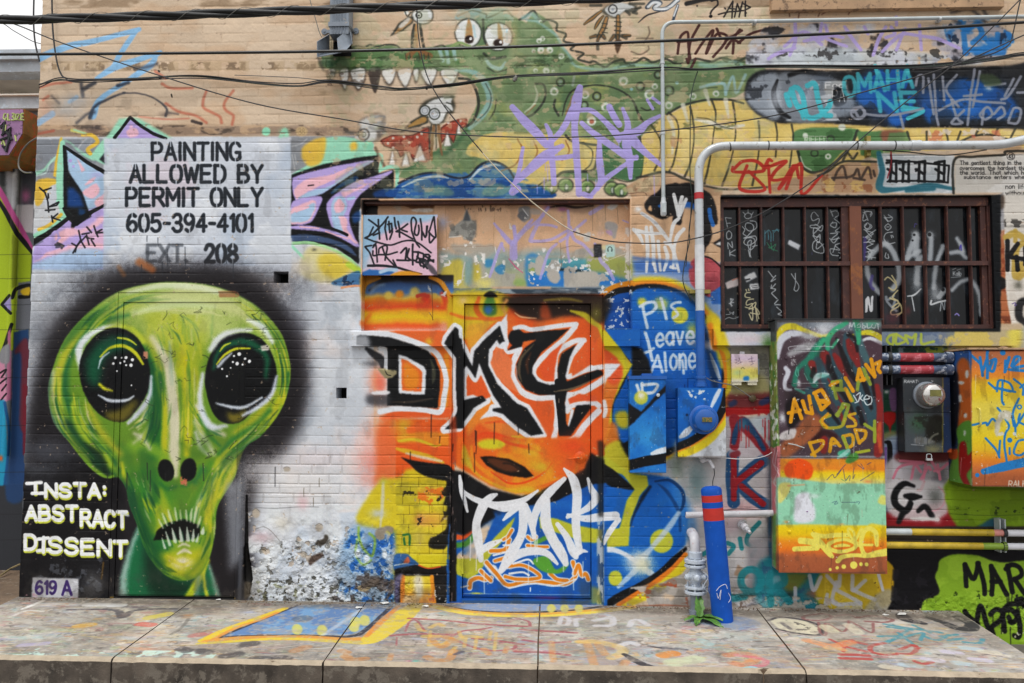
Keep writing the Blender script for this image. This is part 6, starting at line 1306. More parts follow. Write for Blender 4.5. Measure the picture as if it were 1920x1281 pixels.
 As("240,720 270,700 330,760 310,800 270,780|295,685 330,740|340,800 300,850 340,880 280,860|340,880 350,920 290,960 300,990 370,970 350,900 300,930|370,970 330,1005",11,'#c3b68a',2.5,0.95)
 As("145,690 130,760 150,790",24,'#4a3f86',8,0.8);Al("470,310 475,285 490,290",7,'#4a3f86',2);Ab(300,1020,50,40,'#5a2230',0.8);Ab(420,960,20,30,'#6a2020',0.7)
 A.text("Kalb",770,832,655,685,6,w,1.8,0.8);As("765,640 790,630|800,645 830,635|755,700 830,695",6,w,2,0.7);As("785,990 800,980 815,995",10,'#8a80c0',4);As("820,480 830,450 835,490",8,'#4a3fa0',2)

# ---- paint on the things fixed in front of the wall ---------------------------------------------------
B = Sheet('#8d9096')
Bl,Bp,Bm,Bb,Bs=B.line,B.poly,B.mottle,B.blob,B.lines   # short names for the brush calls

def paint_boxes(B):
    # tag board
 B.at(670,360,5.818)
 Bp("30,230 910,230 910,920 30,920",'#e0b9cb',2,sm=False);Bp("30,230 910,230 760,320 520,330 240,470 150,640 100,820 30,860",'#8fb4d2',30,0.95,sm=False);Bb(740,270,100,40,'#a3c3dc',0.7);Bb(120,780,60,60,'#b9c3cc',0.6)
 k = '#24262b'
 Bs("120,300 180,340 240,390|225,300 240,510|170,380 120,480 90,500|80,500 170,450 270,350 330,270|170,470 240,440|310,300 300,400 320,515|330,350 370,340 380,430 350,510|400,280 410,360 420,400|340,320 350,440 380,400|440,320 455,400 460,490|545,345 470,400 420,430 480,440 600,510|480,410 540,430",20,k,4,sm=False)
 Bs("590,420 585,310 610,275 640,320 620,440 650,470 670,420 665,360|590,420 630,540 675,600|685,290 700,400 700,520|700,420 740,490 755,370|760,370 750,470|830,270 790,400 780,440 850,490 845,380 835,270|845,490 790,550 780,440",20,k,4)
 Bs("80,500 200,540 350,575 500,535 600,530 700,580 800,660|80,595 130,660 170,760 185,800|165,600 200,560 170,580|90,590 150,580|200,580 215,760|165,640 170,690 230,680|230,660 240,610 320,590 300,740|240,680 330,680 430,650|270,600 310,700 400,800|385,740 420,810",19,k,4)
 Bs("470,660 530,610 520,740|430,740 560,745|560,620 540,700 580,740|600,570 600,790|610,650 660,660 640,740 600,740|660,650 720,680 700,760 640,760|740,680 780,690 760,780 690,800 680,730 740,740|680,760 830,740|720,820 790,700|650,700 760,830|740,700 830,760",22,k,4)
 Bl("740,760 800,830 850,890",[30,60,50],'#4a484e',12,0.85);Bl("115,800 250,800 420,820 600,870 700,890",[30,30,26,22,14],k,4)
 Bp("30,880 130,840 260,850 430,830 380,900 30,920",'#2c66a6',8,0.95,sm=False);Bl("250,870 330,845 420,850",40,'#a9c3dc',10);Bp("380,890 480,860 600,865 700,900 380,915",'#d9952c',6);Bl("870,280 875,900",12,'#9a7a4a',3)
    # blue breaker box and meter box
 B.at(1100,500,3.203)
 Bp("230,630 500,630 500,1260 230,1260",'#1f6ab8',2,sm=False);Bp("500,630 860,630 860,1200 500,1200",'#1e68b6',2,sm=False)
 Bm("230,630 860,630 860,1260 230,1260",'#3585cc',70,0.5,501,0.7,edge=0.2);Bm("230,630 860,630 860,1260 230,1260",'#15559f',60,0.6,502,0.6,edge=0.2)
 Bb(360,1010,60,50,'#4aa0d8',0.5)
 Bp("240,810 325,870 480,700 480,740 250,960",'#17181c',5,sm=False);Bp("255,870 300,860 310,890 255,900",'#1a1b20',8)
 Bs("330,710 420,705 400,750 340,760|300,710 330,790 330,700",18,'#d5dde6',6,0.95);B.dot(325,785,40,'#c9c63e',8,0.9);Bb(325,770,16,20,'#e2e4dc',0.9)
 Bl("250,1190 360,1165 480,1145",60,'#16171a',5);Bl("390,1120 440,1105 480,1095",[20,34,34],'#d3dce6',5);Bl("250,1235 480,1215",18,'#2a76c2',3)
 B.clip = B.full("540,700 860,700 860,1160 540,1160",1,sm=False)
 Bp("845,690 900,690 900,1200 500,1200 545,1150 680,1090 790,1000 840,870",'#c3c8cf',6,sm=False)
 Bl("870,720 850,840 790,960 690,1060 540,1130",60,'#dcc52e',8);Bl("855,740 830,860 770,950 660,1040 540,1095",36,'#e08a2c',6);Bl("845,720 820,840 760,940 650,1030 540,1080",44,'#17181b',5)
 B.clip = None
 Bl("795,740 770,790 745,845",[22,26,14],'#d5dde8',5,0.95);Bl("560,1020 600,990 640,950",[20,40,16],'#d5dde8',5,0.95);Bm("590,740 740,740 740,800 590,790",'#d8dce0',9,0.6,503,0.95)
 B.dot(600,888,8,'#12305c',3);Bp("660,940 690,930 700,960 670,985",'#c9d5e0',8,0.9)
 B.dot(428,770,10,'#b9c0c6',2);B.dot(428,770,5,'#4a4e52',2)
    # little junction box (white, pink, yellow)
 B.at(1330,630,3.464)
 B.sgrad("130,90 330,90 330,340 130,340",[(100,'#d5c3c9'),(140,'#cfb9cf'),(190,'#d8bfa8'),(215,'#d9c86a'),(260,'#d0cb6a'),(290,'#d9d2c0'),(340,'#d5cfa8')],1,noise_amp=14);Bs("165,150 190,160 170,170|190,140 200,170|180,180 210,165|250,150 280,140|255,165 290,160|270,130 275,170|285,175 265,185",4,'#6a5a70',2,0.7);Bp("222,262 252,258 254,285 220,285",'#2f7ab8',6);Bb(180,235,24,16,'#a9c08a',0.8);Bl("205,210 215,200 225,210",4,'#6a6a4a',2)
    # tall cabinet, upper half
 B.at(1430,590,4.927)
 Bp("60,30 1200,30 1200,1300 60,1300",'#4d3f47',2,sm=False)
 Bp("120,40 1100,40 1100,110 800,150 520,130 120,130",'#767d86',14,sm=False);Bb(600,80,80,30,'#a3a9b2',0.7)
 Bl("130,220 180,130 270,105 400,150 540,190 640,170",[60,60,60,40,34,20],'#d8c832',10,0.95);Bl("830,190 950,160 1040,180 1090,220",[30,44,50,60],'#d9c832',8,0.95);Bl("140,400 150,280 200,200 300,170 420,200",[20,60,70,60,30],'#c9cdd8',12,0.95);Bp("190,260 360,190 380,260 240,330",'#55474e',14,0.8);Bl("900,240 990,215 1090,260",[20,34,40],'#d3d6de',8,0.95);Bb(560,140,60,50,'#d0d3da',0.9);Bb(430,190,60,40,'#b9bcc2',0.8);Bl("250,360 400,290 520,280",[50,80,40],'#aeb0b4',20,0.8)
 Bp("930,250 1090,270 1090,420 960,380",'#55404a',14,0.9)
 tl = '#38545e'
 for st,w_,c in (("480,640 420,500 500,360 600,330",[70,80,70,40],'#2a6a5c'),("290,640 320,500 430,400 500,290 560,220",[50,40,60,60,40],'#2f7d68'),("600,320 620,420 700,560 800,760 900,960",[60,90,100,110,90],tl),("780,200 800,340 880,520 960,760 1020,980",[80,110,120,120,110],tl),("500,420 560,560 640,700 760,900",[70,80,90,80],tl),("420,700 540,860 700,1040 820,1150",[70,90,110,90],tl),("860,120 890,260 960,420",[60,70,60],'#4c6a70')):
  Bl(pp(st),w_,c,14,0.95)
 for st,w_ in (("790,240 830,340 880,460",[50,90,50]),("660,370 720,460 770,560",[40,80,40]),("570,370 590,420",[90,70]),("450,450 470,510",[70,50]),("700,850 740,980",[20,30]),("1050,660 1080,860 1060,1280",[50,60,70]),("600,590 700,760 860,980",[16,24,20]),("560,1150 560,1250",[80,60])):
  Bl(pp(st),w_,'#8a2a28',12,0.9)
 for st,w_ in (("680,220 720,320 790,500 850,600",[26,40,60,40]),("790,180 850,220 870,330",[40,30,30]),("600,380 620,500 700,640",[30,60,30]),("470,500 460,560",[40,50]),("900,560 960,700 1000,860",[30,50,30]),("660,640 760,760 830,900",[20,40,30]),("1000,560 1030,760",[24,24]),("480,720 600,860 700,1000",[20,36,30]),("880,860 920,1000",[40,50]),("520,1060 480,1160",[50,40])):
  Bl(pp(st),w_,'#1f1a1e',12,0.9)
 for st,w_ in (("600,310 600,220 660,140 770,70",[40,50,44,40]),("860,60 880,160 880,260",[60,50,30]),("640,300 690,230",24),("500,320 560,230",40)):
  Bl(pp(st),w_,'#3fa87c',10,0.85)
 Bb(1000,70,60,50,'#5ab08c',0.7);Bl("470,620 500,570 560,550 600,545",[20,50,40,20],'#c9d5d8',8,0.9);Bb(550,560,50,20,'#5aa89a',0.7);Bl("300,680 340,700 380,720",24,'#4fb39a',8,0.8)
 Bl("210,490 230,530 200,620 210,680 260,690",[40,46,34,34,16],'#cdd0dc',10,0.95);Bb(180,950,26,40,'#d3d6dc',0.9);Bb(300,790,60,70,'#1c1719',0.95);Bp("210,820 330,780 360,940 240,1040",'#1c1719',16,0.95)
 Bp("300,1060 420,920 540,950 520,1080 420,1170 250,1300 160,1300 170,1190",'#9c5f3e',24,0.95);Bp("170,1090 300,1050 280,1140 160,1150",'#c3bebe',10,0.95);Bl("240,1050 235,1100",8,'#2a2426',3)
 Bb(330,630,14,26,'#d9d9de',0.8);Bl("1080,1000 1070,1120 1090,1260",[30,40,30],'#c9603a',10,0.8);Bl("470,1160 560,1090 660,1120",50,'#3a1a1c',14,0.8)
 og = '#e09a1c'
 Bs("255,985 290,780 355,955|235,905 340,880|365,795 400,900 455,910 425,750|540,870 480,720|470,720 540,690 600,790 520,790|530,800 610,810 540,870|760,580 830,700|870,600 890,500 930,600|880,610 970,580|950,460 1030,570|1000,410 1030,560|1040,450 1080,430 1060,500 1080,530",34,og,4,0.97,sm=False)
 Bs("640,620 720,610 720,680 640,680|640,620 680,770|660,690 770,690 830,790|870,690 880,620|930,500 990,640|690,930 740,820 790,830 740,1000|680,920 740,850",32,'#8fa03c',5,0.9,sm=False);Bs("620,650 690,620|760,680 815,790",30,og,5,0.8)
 Bs("620,925 540,970 580,1040 720,1030 760,960|530,980 600,1040",28,'#a9a032',5,0.9);Bl("600,910 545,980 590,1040",26,og,5,0.8);Bs("850,910 790,930 840,970 850,1020 780,1030",26,'#c99f2c',5)
 Bs("430,1180 550,1160 540,1220 450,1290|430,1180 480,1300|615,1260 640,1140 710,1210|625,1190 690,1180|740,1120 820,1110 830,1190 780,1230|740,1120 780,1230|850,1060 940,1070 940,1130 890,1180|850,1060 890,1180",30,'#d09a22',5,0.95);Bs("940,1010 1020,1060|1030,980 1030,1170|735,1130 780,1220",30,'#93a23a',5,0.95)
 Bs("795,120 805,70 820,110 840,70 850,115|870,100 890,80 900,110 870,115|920,75 920,120 950,110 925,95|960,80 965,120 990,115|1010,85 1000,110 1030,120 1040,90|1050,80 1070,85|1060,85 1065,130",8,'#c9d0d2',3,0.8);Bs("835,740 870,800 850,810|860,740 900,720 880,800|920,740 900,770 920,790|930,780 980,770 960,740 930,780 960,830 1000,810 1000,760 980,750",9,'#d8e3e6',2.5,0.95)
 Bs("240,320 240,295 330,285 520,290 650,292|240,325 400,335 570,335|280,632 430,630 580,632|290,680 420,682",6,'#d5dade',2,0.7);Bs("310,480 300,540 320,570|380,540 410,600|320,500 330,560",8,'#6fb9a4',3,0.7);Bm("240,290 450,290 400,460 260,470",'#c9cccd',14,0.62,511,0.7);Bl("270,495 340,410 400,360",6,'#3a3438',3,0.7)
 Bm("130,60 1090,60 1090,1280 150,1280",'#dfe2e4',7,0.76,512,0.7)
 Bp("700,1260 800,1240 790,1300 700,1300",'#4aa88a',8);Bl("860,1270 980,1250",26,'#a0a836',6)
 Bs("225,1190 290,1200 380,1228|230,1180 320,1200",8,'#b9a294',3,0.8)
 
 Bp("52,40 118,40 150,1300 70,1300",'#7d8a4a',2,sm=False);Bm("50,250 122,250 150,1300 70,1300",'#4d7c3a',16,0.5,515,0.9,ax=0.3);Bm("50,450 125,450 150,1300 70,1300",'#d3dcd2',14,0.55,516,0.9,ax=0.3);Bp("52,40 125,40 125,240 56,240",'#454c50',8,0.95,sm=False)
    # tall cabinet, lower half: sunset, mint band, yellow to brown
 B.at(1430,840,4.927)
 B.sgrad("120,90 1180,95 1180,1200 130,1200",[(85,'#7a4a3a'),(105,'#d88a2c'),(190,'#e2862c'),(225,'#e8c022'),(265,'#e0c93a'),(300,'#d6cc70'),(330,'#c9cf8a')],3,noise_amp=6)
 Bp("70,-20 158,-20 165,640 85,640",'#c07478',4,sm=False);Bp("85,600 165,600 165,1160 90,1070",'#6f9a4e',14,sm=False);Bs("110,0 90,120 140,200 100,300 140,380 110,460 145,560|130,20 110,160 150,260 120,420",7,'#dfc9cc',2,0.8)
 B.dot(330,205,134,'#e8581a',3,1,110)
 Bp("120,270 280,275 640,325 1180,325 1180,720 120,720",'#8fcaa9',5,sm=False);Bp("150,330 250,320 240,400 180,490 140,490",'#d8cd72',10,0.9);Bl("230,345 380,335",14,'#cf8a6a',8,0.7);Bb(200,290,90,20,'#a9c3b0',0.8);Bp("1060,500 1090,430 1140,450 1140,520",'#d3cf6a',10,0.9)
 Bp("310,430 420,410 440,470 480,560 465,670 300,680 290,560",'#d9dbe6',14,0.97);Bb(470,440,40,20,'#c9dad5',0.7);B.dot(408,583,6,'#7a4a8a',2);Bb(965,305,30,14,'#de8a5a',0.8);Bb(215,680,20,12,'#d69a5a',0.8);Bb(725,700,20,8,'#d8a060',0.8)
 B.sgrad("120,705 400,700 960,712 1000,690 1180,720 1180,1200 120,1200",[(700,'#d6c852'),(740,'#e2c41c'),(800,'#e0b820'),(860,'#e08e26'),(930,'#dd7626'),(980,'#b8683c'),(1010,'#a2603f'),(1160,'#9a5a3c')],3,noise_amp=8)
 Bs("590,290 640,240 660,270 690,240 720,200|740,190 760,290 800,250 800,300|840,180 830,280 850,240|870,150 930,190 900,140|960,150 1000,130|900,300 1030,215|680,240 760,150",5,'#3a3a7a',2,0.85);Bp("760,120 800,60 860,40 880,90 800,140",'#4f8a42',8);Bl("690,90 740,60 790,20",[14,34,30],'#8fcabb',5);Bs("720,280 760,300 790,260",4,'#3a7a5a',2)
 Bs("640,500 670,490 690,505 660,515 680,485|730,498 870,500|860,490 890,495 880,515",4,'#3a4a6a',1.5,0.85);Bs("770,570 790,575 795,595 770,600",3,'#6a9a80',1.5,0.7);Bs("360,970 375,990 400,975",3,'#5a3020',1.5,0.6)
 yl = '#e2d562'
 Bs("345,845 480,860|345,860 430,870 520,900|290,930 500,920",44,yl,4);Bl("460,790 560,810 660,800 780,800",40,yl,4);Bl("470,800 540,880 610,970 640,1000",[40,56,50,30],yl,4);Bl("700,840 610,880 620,930 720,955 840,920 850,870 760,840 690,850",[24,36,40,34,34,40,30,24],yl,4);Bl("660,905 740,895 800,900",[20,30,14],yl,4)
 Bl("860,900 920,890 1010,890",22,yl,4);Bl("870,870 820,830 785,760 800,740 840,780 850,850 910,740",24,yl,4);Bl("920,960 905,870 930,770 980,740 1040,780 1050,890",[30,40,40,44,44,36],yl,4);Bl("690,1040 740,1000 860,985 960,990 1060,970 1180,950",[40,40,34,40,60,70],yl,5)
 Bl("910,900 940,970 1000,990",[20,30,20],yl,4)
 for x,y,r in ((621,1117,14),(686,1103,15),(746,1092,20),(838,1078,32),(905,1070,17),(957,1070,17)): B.dot(x,y,r,yl,3)
    # dark meter box
 B.at(1640,640,4.418)
 Bp("170,280 650,280 650,960 170,960",'#3c4044',2,sm=False);Bm("170,280 650,280 650,960 170,960",'#4c5054',40,0.5,521,0.8,edge=0.2);Bp("250,590 620,590 625,910 255,910",'#4e545a',8,0.9,sm=False)
 Bb(360,670,60,60,'#3f5f46',0.9);Bp("470,620 540,610 600,670 590,760 540,830 450,820 420,720",'#26241f',12,0.95);Bm("310,620 600,620 570,850 310,850",'#2c2c26',26,0.5,522,0.8);Bp("340,790 440,800 500,830 420,850 330,840",'#a0a2a2',10,0.5);Bl("440,830 480,780 520,760",16,'#8a8a80',6,0.7);Bb(480,890,50,30,'#8a8662',0.8);Bl("300,850 400,860",8,'#a0a4a8',3,0.7)
 B.text("RAHAT",242,350,318,340,5,'#c9cdd0',2,0.85,slant=0.1)
    # orange and yellow cabinet at the right edge
 B.sgrad("560,30 2000,30 2000,1260 560,1260",[(60,'#a86a48'),(150,'#b4704a'),(230,'#d8803c'),(290,'#de8c34'),(330,'#e0b02c'),(420,'#dfbc2c'),(520,'#d8c350'),(640,'#d8c658'),(720,'#dcc43a'),(800,'#dec02a'),(900,'#dcb02c'),(980,'#d8842c'),(1050,'#c07040'),(1120,'#a2603e'),(1230,'#9c5c3c')],1,noise_amp=10)
 bl = '#2a7ab8'
 Bs("790,110 850,160 880,200 890,280|870,130 890,240 930,150 930,300|940,40 930,100 930,180|960,160 1000,150 980,240 950,230 970,170|1060,100 1065,90|1080,160 1075,250|1110,130 1080,240|1110,230 1240,240|1130,200 1160,130 1200,140 1140,210 1240,200",24,bl,3)
 B.dot(1058,92,22,bl,3)
 Bs("940,340 1000,390|1010,410 1020,330 1060,320 1120,350 1130,410 1000,380 1160,415|1055,330 1050,480 1065,520|1150,310 1220,370 1225,440|1260,330 1200,380",18,bl,3)
 Bs("1015,550 1050,590|805,690 860,680|880,680 920,670 930,690 970,640 1000,660|1190,470 1140,590 1160,690 1160,770|1130,600 1150,700|1170,700 1240,590|1200,600 1190,660 1240,690|1080,640 1110,700 1080,760 1070,850 1090,990|915,800 1000,890 1030,960|1035,820 1025,950|1115,880 1115,930|1240,810 1180,830 1150,920 1200,940 1250,910",18,bl,3);B.dot(1115,815,20,bl,3);B.ring(1195,540,16,16,12,bl,2)
 for i in range(15): B.dot(900+i*26,1075-i*6,24+min(i,6)*2,bl,4)
 B.dot(845,1105,17,bl,3)
 Bp("1020,610 1060,570 1120,590 1110,660 1060,640 1030,760 1000,770 1000,680",'#c3bfae',5,0.95,wob=3);Bm("1000,520 1200,520 1200,800 1000,800",'#d5d2c6',14,0.64,523,0.9);Bs("1040,540 1120,545|1180,795 1220,800",5,'#7a6a40',2,0.7)
 B.text("RALHA",1105,1290,1150,1200,7,'#d3cabd',2,0.9,slant=0.1,jit=0.06)
    # its left side
 B.clip = B.full("560,60 800,60 800,1230 560,1200",1,sm=False)
 Bp("560,60 800,60 800,1230 560,1230",'#2a3a5a',2,sm=False);Bp("620,70 790,70 790,240 700,280 640,200",'#2f5a96',14);Bp("680,200 740,130 790,240 800,700 680,700 700,480",'#b0602c',14);Bp("640,300 690,290 680,800 630,800",'#1c1e28',16);Bp("680,700 810,690 810,1220 620,1160 640,960 690,860",'#5c8a3a',10);Bp("700,850 750,830 770,940 810,900 800,1030 760,1100 790,1200 740,1180 700,1080",'#8a1f1c',8);Bp("600,900 680,880 680,960 610,960",'#a85028',10)
 for x,y,rx,ry in ((762,265,14,34),(706,455,14,34),(750,605,14,20),(742,750,9,26),(715,330,26,14)): B.dot(x,y,rx,'#c3c8c8',4,0.95,ry)
 B.clip = None

def tone(S,sat=1.0,con=0.028,k=1.0):
 """pigment: the sheets were mixed a little thin; deepen them, then the grain of old paint"""
 g = grains();im = S.img
 im -= con*np.sin(2*np.pi*im)*0.9
 l = im.mean(2,keepdims=True);im[:] = l+(im-l)*sat
 im *= k*(0.965+0.07*g['fine']*0.6+0.06*(g['big']-0.5))[...,None]
 np.clip(im,0.012,1,out=im)

def grime(B):
 """rubbed edges, chips and dirt on the metal boxes"""
 B.at(0,0,1);z = [(1170,590),(2000,590),(2000,1090),(1170,1090)]
 Bm(z,'#3a332e',30,0.58,911,0.22,edge=0.12,ax=0.5);Bm(z,'#d5d8da',5,0.80,912,0.7,edge=0.03);Bm(z,'#4a3a30',6,0.80,913,0.7,edge=0.03)
 rs = random.Random(31)
 for i in range(70):
  x = rs.uniform(1180,1915);y = rs.uniform(610,1060);l = rs.uniform(5,40)
  Bl([(x,y),(x+rs.uniform(-2,2),y+l)],[1.6,0.8],rs.choice(['#2a2624','#d0d2d2','#5a4638','#b9b09a']),0.8,rs.uniform(0.25,0.6),False)
 for xa,xb,y in ((1457,1658,1073),(1457,1658,602),(1820,1915,911),(1272,1360,856),(1181,1249,886)): Bl([(xa,y),(xb,y)],3,'#4a3c32',1.5,0.45,False)

# ---- paint on the pavement -------------------------------------------------------------------------
SLOPE = 0.058                                   # the pavement falls towards the street
GY1 = 0.30
class Ground(Sheet):
 def tx(s,pts):
  p = np.asarray(pp(pts) if isinstance(pts,str) else pts,float).reshape(-1,2)
  X = s.ox+p[:,0]/s.k;Y = s.oy+p[:,1]/s.k
  d = _f[None]*FPX + _r[None]*(X-960.0)[:,None] + _u[None]*(640.5-Y)[:,None]
        # meet z = SLOPE*y :  CAMH + t dz = SLOPE*(-DIST + t dy)
  t = (-SLOPE*DIST-CAMH)/(d[:,2]-SLOPE*d[:,1])
  return np.stack([(d[:,0]*t-CX0)/RES,(GY1-(-DIST+d[:,1]*t))/RES],1)
 def mask_line(s,pts,w,*a,**k):
        # widths were read off the photograph, where the ground is seen at a slant
  p = np.asarray(pp(pts) if isinstance(pts,str) else pts,float);d = np.abs(np.diff(p,axis=0)).sum(0)
  return Sheet.mask_line(s,pts,np.asarray(w,float)*(1+2.0*d[0]/(d[0]+2.5*d[1]+1e-6)),*a,**k)
C = Ground('#a39b92')
Cl,Cp,Cm,Cb,Cs=C.line,C.poly,C.mottle,C.blob,C.lines   # short names for the brush calls

def PG(px,py):
 """point of the pavement under a photograph pixel"""
 q = C.tx([((px-C.ox)*C.k,(py-C.oy)*C.k)])[0]
 x = CX0+q[0]*RES;y = GY1-q[1]*RES
 return np.array([x,y,SLOPE*y])

def paint_ground(C):
 C.at(0,0,1)
 allg = [(-60,1100),(2000,1130),(2200,1279),(-300,1276)]
 Cm(allg,'#b3aaa0',60,0.5,601,0.8,edge=0.15);Cm(allg,'#8d837a',50,0.56,602,0.7,edge=0.12)
 pal = ['#cfc9c0','#c3beb8','#8b8888','#75726f','#b3a48f','#bd9272','#a9b3b3','#a3a7b8','#bcb08c','#a98c8c','#d3cec6','#97a8a5','#66625f','#c3b6a6','#807b75']
 for i,c in enumerate(pal*2):
  Cm(allg,c,70 if i % 3 else 30,0.60 if i < 15 else 0.645,610+i,0.45,edge=0.12,octaves=5,ax=2.0)
 for i,c in enumerate(('#c98a52','#d3a95a','#b5626a','#7fb3bb','#8f9ac6','#d8d2c9','#5a5658','#9fb98a')): Cm(allg,c,16,0.69,690+i,0.4,edge=0.05,ax=2.2)
 Cm(allg,'#5c5650',12,0.66,660,0.45,edge=0.06);Cm(allg,'#dcd6cd',12,0.68,661,0.45,edge=0.06)
 for i,c in enumerate(('#6f6a64','#5e5a55','#c6bfb5','#857c70')): Cm(allg,c,130,0.56,720+i,0.35,edge=0.12,octaves=6)
 rs = random.Random(8)
 for i in range(1100):
  y = 1136+112*rs.random()**0.8;x = rs.uniform(-40,1960);l = rs.uniform(6,46)*(y-1080)/100
  Cl([(x,y),(x+l*.5,y+rs.uniform(-1.5,1.5)),(x+l,y+rs.uniform(-3,3))],[0.3,rs.uniform(0.5,1.5),0.3],rs.choice(['#4f4b4a','#5f5a58','#6a6570','#d8d3cc','#cdc7c0','#e0dbd2','#8f857c','#b98a62','#8fa3b0','#c3a35c','#a0625c','#7f8aa8']),0.8,rs.uniform(0.25,0.6),wob=1.5)
    # cleaner strip along the wall on the right, mint and pale specks near the kerb
 Cp("1140,1140 1500,1146 1720,1152 1700,1160 1440,1170 1150,1162",'#a39b91',3,0.75,sm=False)
 Cm("60,1215 420,1222 420,1245 0,1235",'#b9d8cc',14,0.55,662,0.8,edge=0.06)
 C.at(0,1080,3)
 Cl("130,185 240,140",14,'#d9d6d2',3,0.9,False);Cl("500,160 680,165",24,'#cfcfcf',6,0.8);Cb(760,175,60,20,'#4a4852',0.7)
 Cl("380,190 640,190 690,230 750,195 900,185 1060,185",[8,14,20,14,10,8],'#4e4a50',6,0.75);Cl("60,230 150,195 240,200",10,'#cfcac4',5,0.7)
 Cl("840,235 940,215",30,'#cdbb52',8,0.8);Cl("440,280 510,275",24,'#c99a4a',6,0.8);Cl("790,270 850,275",24,'#c8675a',6,0.8);Cl("1090,335 1160,325",26,'#b56a66',8,0.7);Cl("960,330 1020,290 1060,240",12,'#6a6660',6,0.6)
 Cb(1060,220,26,10,'#b97a4a',0.7);Cl("120,390 260,378",18,'#a89fc0',8,0.7);Cb(800,410,50,14,'#cf8a6a',0.7)
 blu = '#5a7cae'
 Cp("1250,340 1660,165 2240,150 2120,290 1960,330 1560,320",blu,3,0.95,sm=False);Cm("1250,340 1660,165 2240,150 2120,290 1960,330",'#6f9cc6',40,0.5,663,0.7);Cm("1250,340 1660,165 2240,150 2120,290 1960,330",'#8a8fa0',16,0.6,664,0.7)
 Cl("1230,345 1450,255 1680,162",10,'#3a3a44',2,0.9,False);Cl("1240,345 1400,338 1700,335 1960,340 2060,300 2200,170",[12,12,14,14,14,10],'#3a3a44',3,0.9)
 Cl("1140,362 1280,300 1450,240 1600,182",[24,30,30,20],'#dcb92e',4,0.95);Cl("1190,360 1330,290 1450,250 1560,205",14,'#d98a3a',4,0.85);Cl("1160,368 1350,352 1700,348 1920,360 2020,355",[18,24,26,24,20],'#d8903a',4,0.9);Cl("1110,380 1300,368 1600,352 1900,368 2050,372 2110,340 2240,240 2340,165",[10,14,16,16,26,50,60,40],'#d6bd3a',5,0.9);Cl("2060,340 2140,260 2240,170",[16,26,16],'#d8843a',5,0.9)
 for x,y in ((1670,300),(1810,305),(2000,260),(2050,250),(1990,285)): C.dot(x,y,30,'#c9c25a',6,0.85,30)
 Cl("1820,330 1880,290 2060,170",16,'#b9c3cf',8,0.6);C.dot(1700,240,18,'#55585e',5,0.5)
 for st in ("1020,410 1050,420","1270,450 1330,440","1380,385 1420,380","1130,420 1160,430","1440,470 1480,470","1570,465 1590,465"): Cl(pp(st),30,'#4e4a4c',8,0.7)
 Cl("1660,420 1720,400",30,'#b9845a',8,0.6)
 C.at(600,1080,3)
 Cp("720,160 1000,155 1580,165 1400,185 1250,195 1000,200 820,190",'#7f93b6',3,0.95,sm=False);Cl("700,170 830,192 1000,204 1240,203 1450,190 1620,165",10,'#33353f',3,0.9)
 Cl("620,165 720,185 850,205 1050,215 1300,213 1600,190 1760,175",[26,26,22,20,20,22,20],'#e0a03a',4,0.95);Cl("640,170 760,200 900,218 1100,226 1300,222 1500,208 1740,182",[16,18,16,14,14,16,14],'#e2c84a',4,0.95)
 for x in (1300,1375,1455): C.dot(x,182,24,'#ccc35a',6,0.9,24)
 pur = '#9c5058'
 for st in ("500,238 700,250 900,270 1180,285","1100,235 1170,255 1180,280","480,310 500,260 540,250 590,310","400,335 560,325 740,330","740,340 800,310 900,300 960,290","740,350 860,400 960,420 1080,410 1100,390","860,350 1000,365 1140,385","1130,300 1280,310 1440,320","1100,425 1260,430 1400,445","1140,360 1260,375 1400,370","430,345 430,390"): Cl(pp(st),9,pur,4,0.75)
 for st in ("540,270 560,300 590,310","620,290 660,270 690,280","620,310 610,390","590,340 660,340","620,390 700,380 740,350","760,360 830,340 900,345","820,350 810,400","880,340 870,410","960,310 950,360","990,320 980,420","780,310 800,360","730,440 760,400"): Cl(pp(st),16,'#d9b052',5,0.55)
 for st in ("620,350 680,400 740,360","700,340 760,370","600,455 640,470 720,470 750,420","950,440 920,410","1040,430 1050,400","140,450 180,470 250,465","120,420 150,430","390,470 400,440"): Cl(pp(st),22,'#cf8440',5,0.5)
 Cb(530,480,22,14,'#63b3a2',0.9);Cb(500,478,14,8,'#b85a78',0.8);Cl("760,440 800,425",12,'#4a4858',4,0.7)
 for st in ("1345,270 1360,230 1400,245 1390,275","1440,280 1440,245 1480,240","1540,250 1600,240 1640,230 1640,275 1550,280","1740,280 1760,250 1800,250 1840,275","1690,390 1740,375 1780,385"): Cl(pp(st),18,'#c6c4c8',6,0.8)
 for st in ("1300,370 1310,480","1460,370 1500,380 1540,500","1560,380 1600,440","1690,520 1720,480"): Cl(pp(st),30,'#d08a48',7,0.5)
 Cl("1460,370 1560,370 1680,400 1700,430 1640,460",26,'#dcb662',7,0.55);Cl("1710,440 1800,490 1880,515",[14,22,14],'#3d3a3e',4,0.9);Cl("1850,395 1920,405",8,'#4a474c',4,0.8)
 C.at(1240,1080,2.824)
 Cl("0,380 130,390",8,'#55525a',4,0.7);Cl("350,420 420,410 500,430 440,470 380,460",24,'#d87a4a',8,0.5);Cl("400,420 540,440 540,470 480,480",14,'#cc6a78',5,0.7);Cl("430,500 480,490",24,'#7fc3d0',5,0.8);Cl("10,420 60,410",30,'#d8843a',5,0.8);Cl("60,460 180,440",36,'#bfcaa0',8,0.7);Cl("210,340 250,360",26,'#9fc0c0',6,0.7)
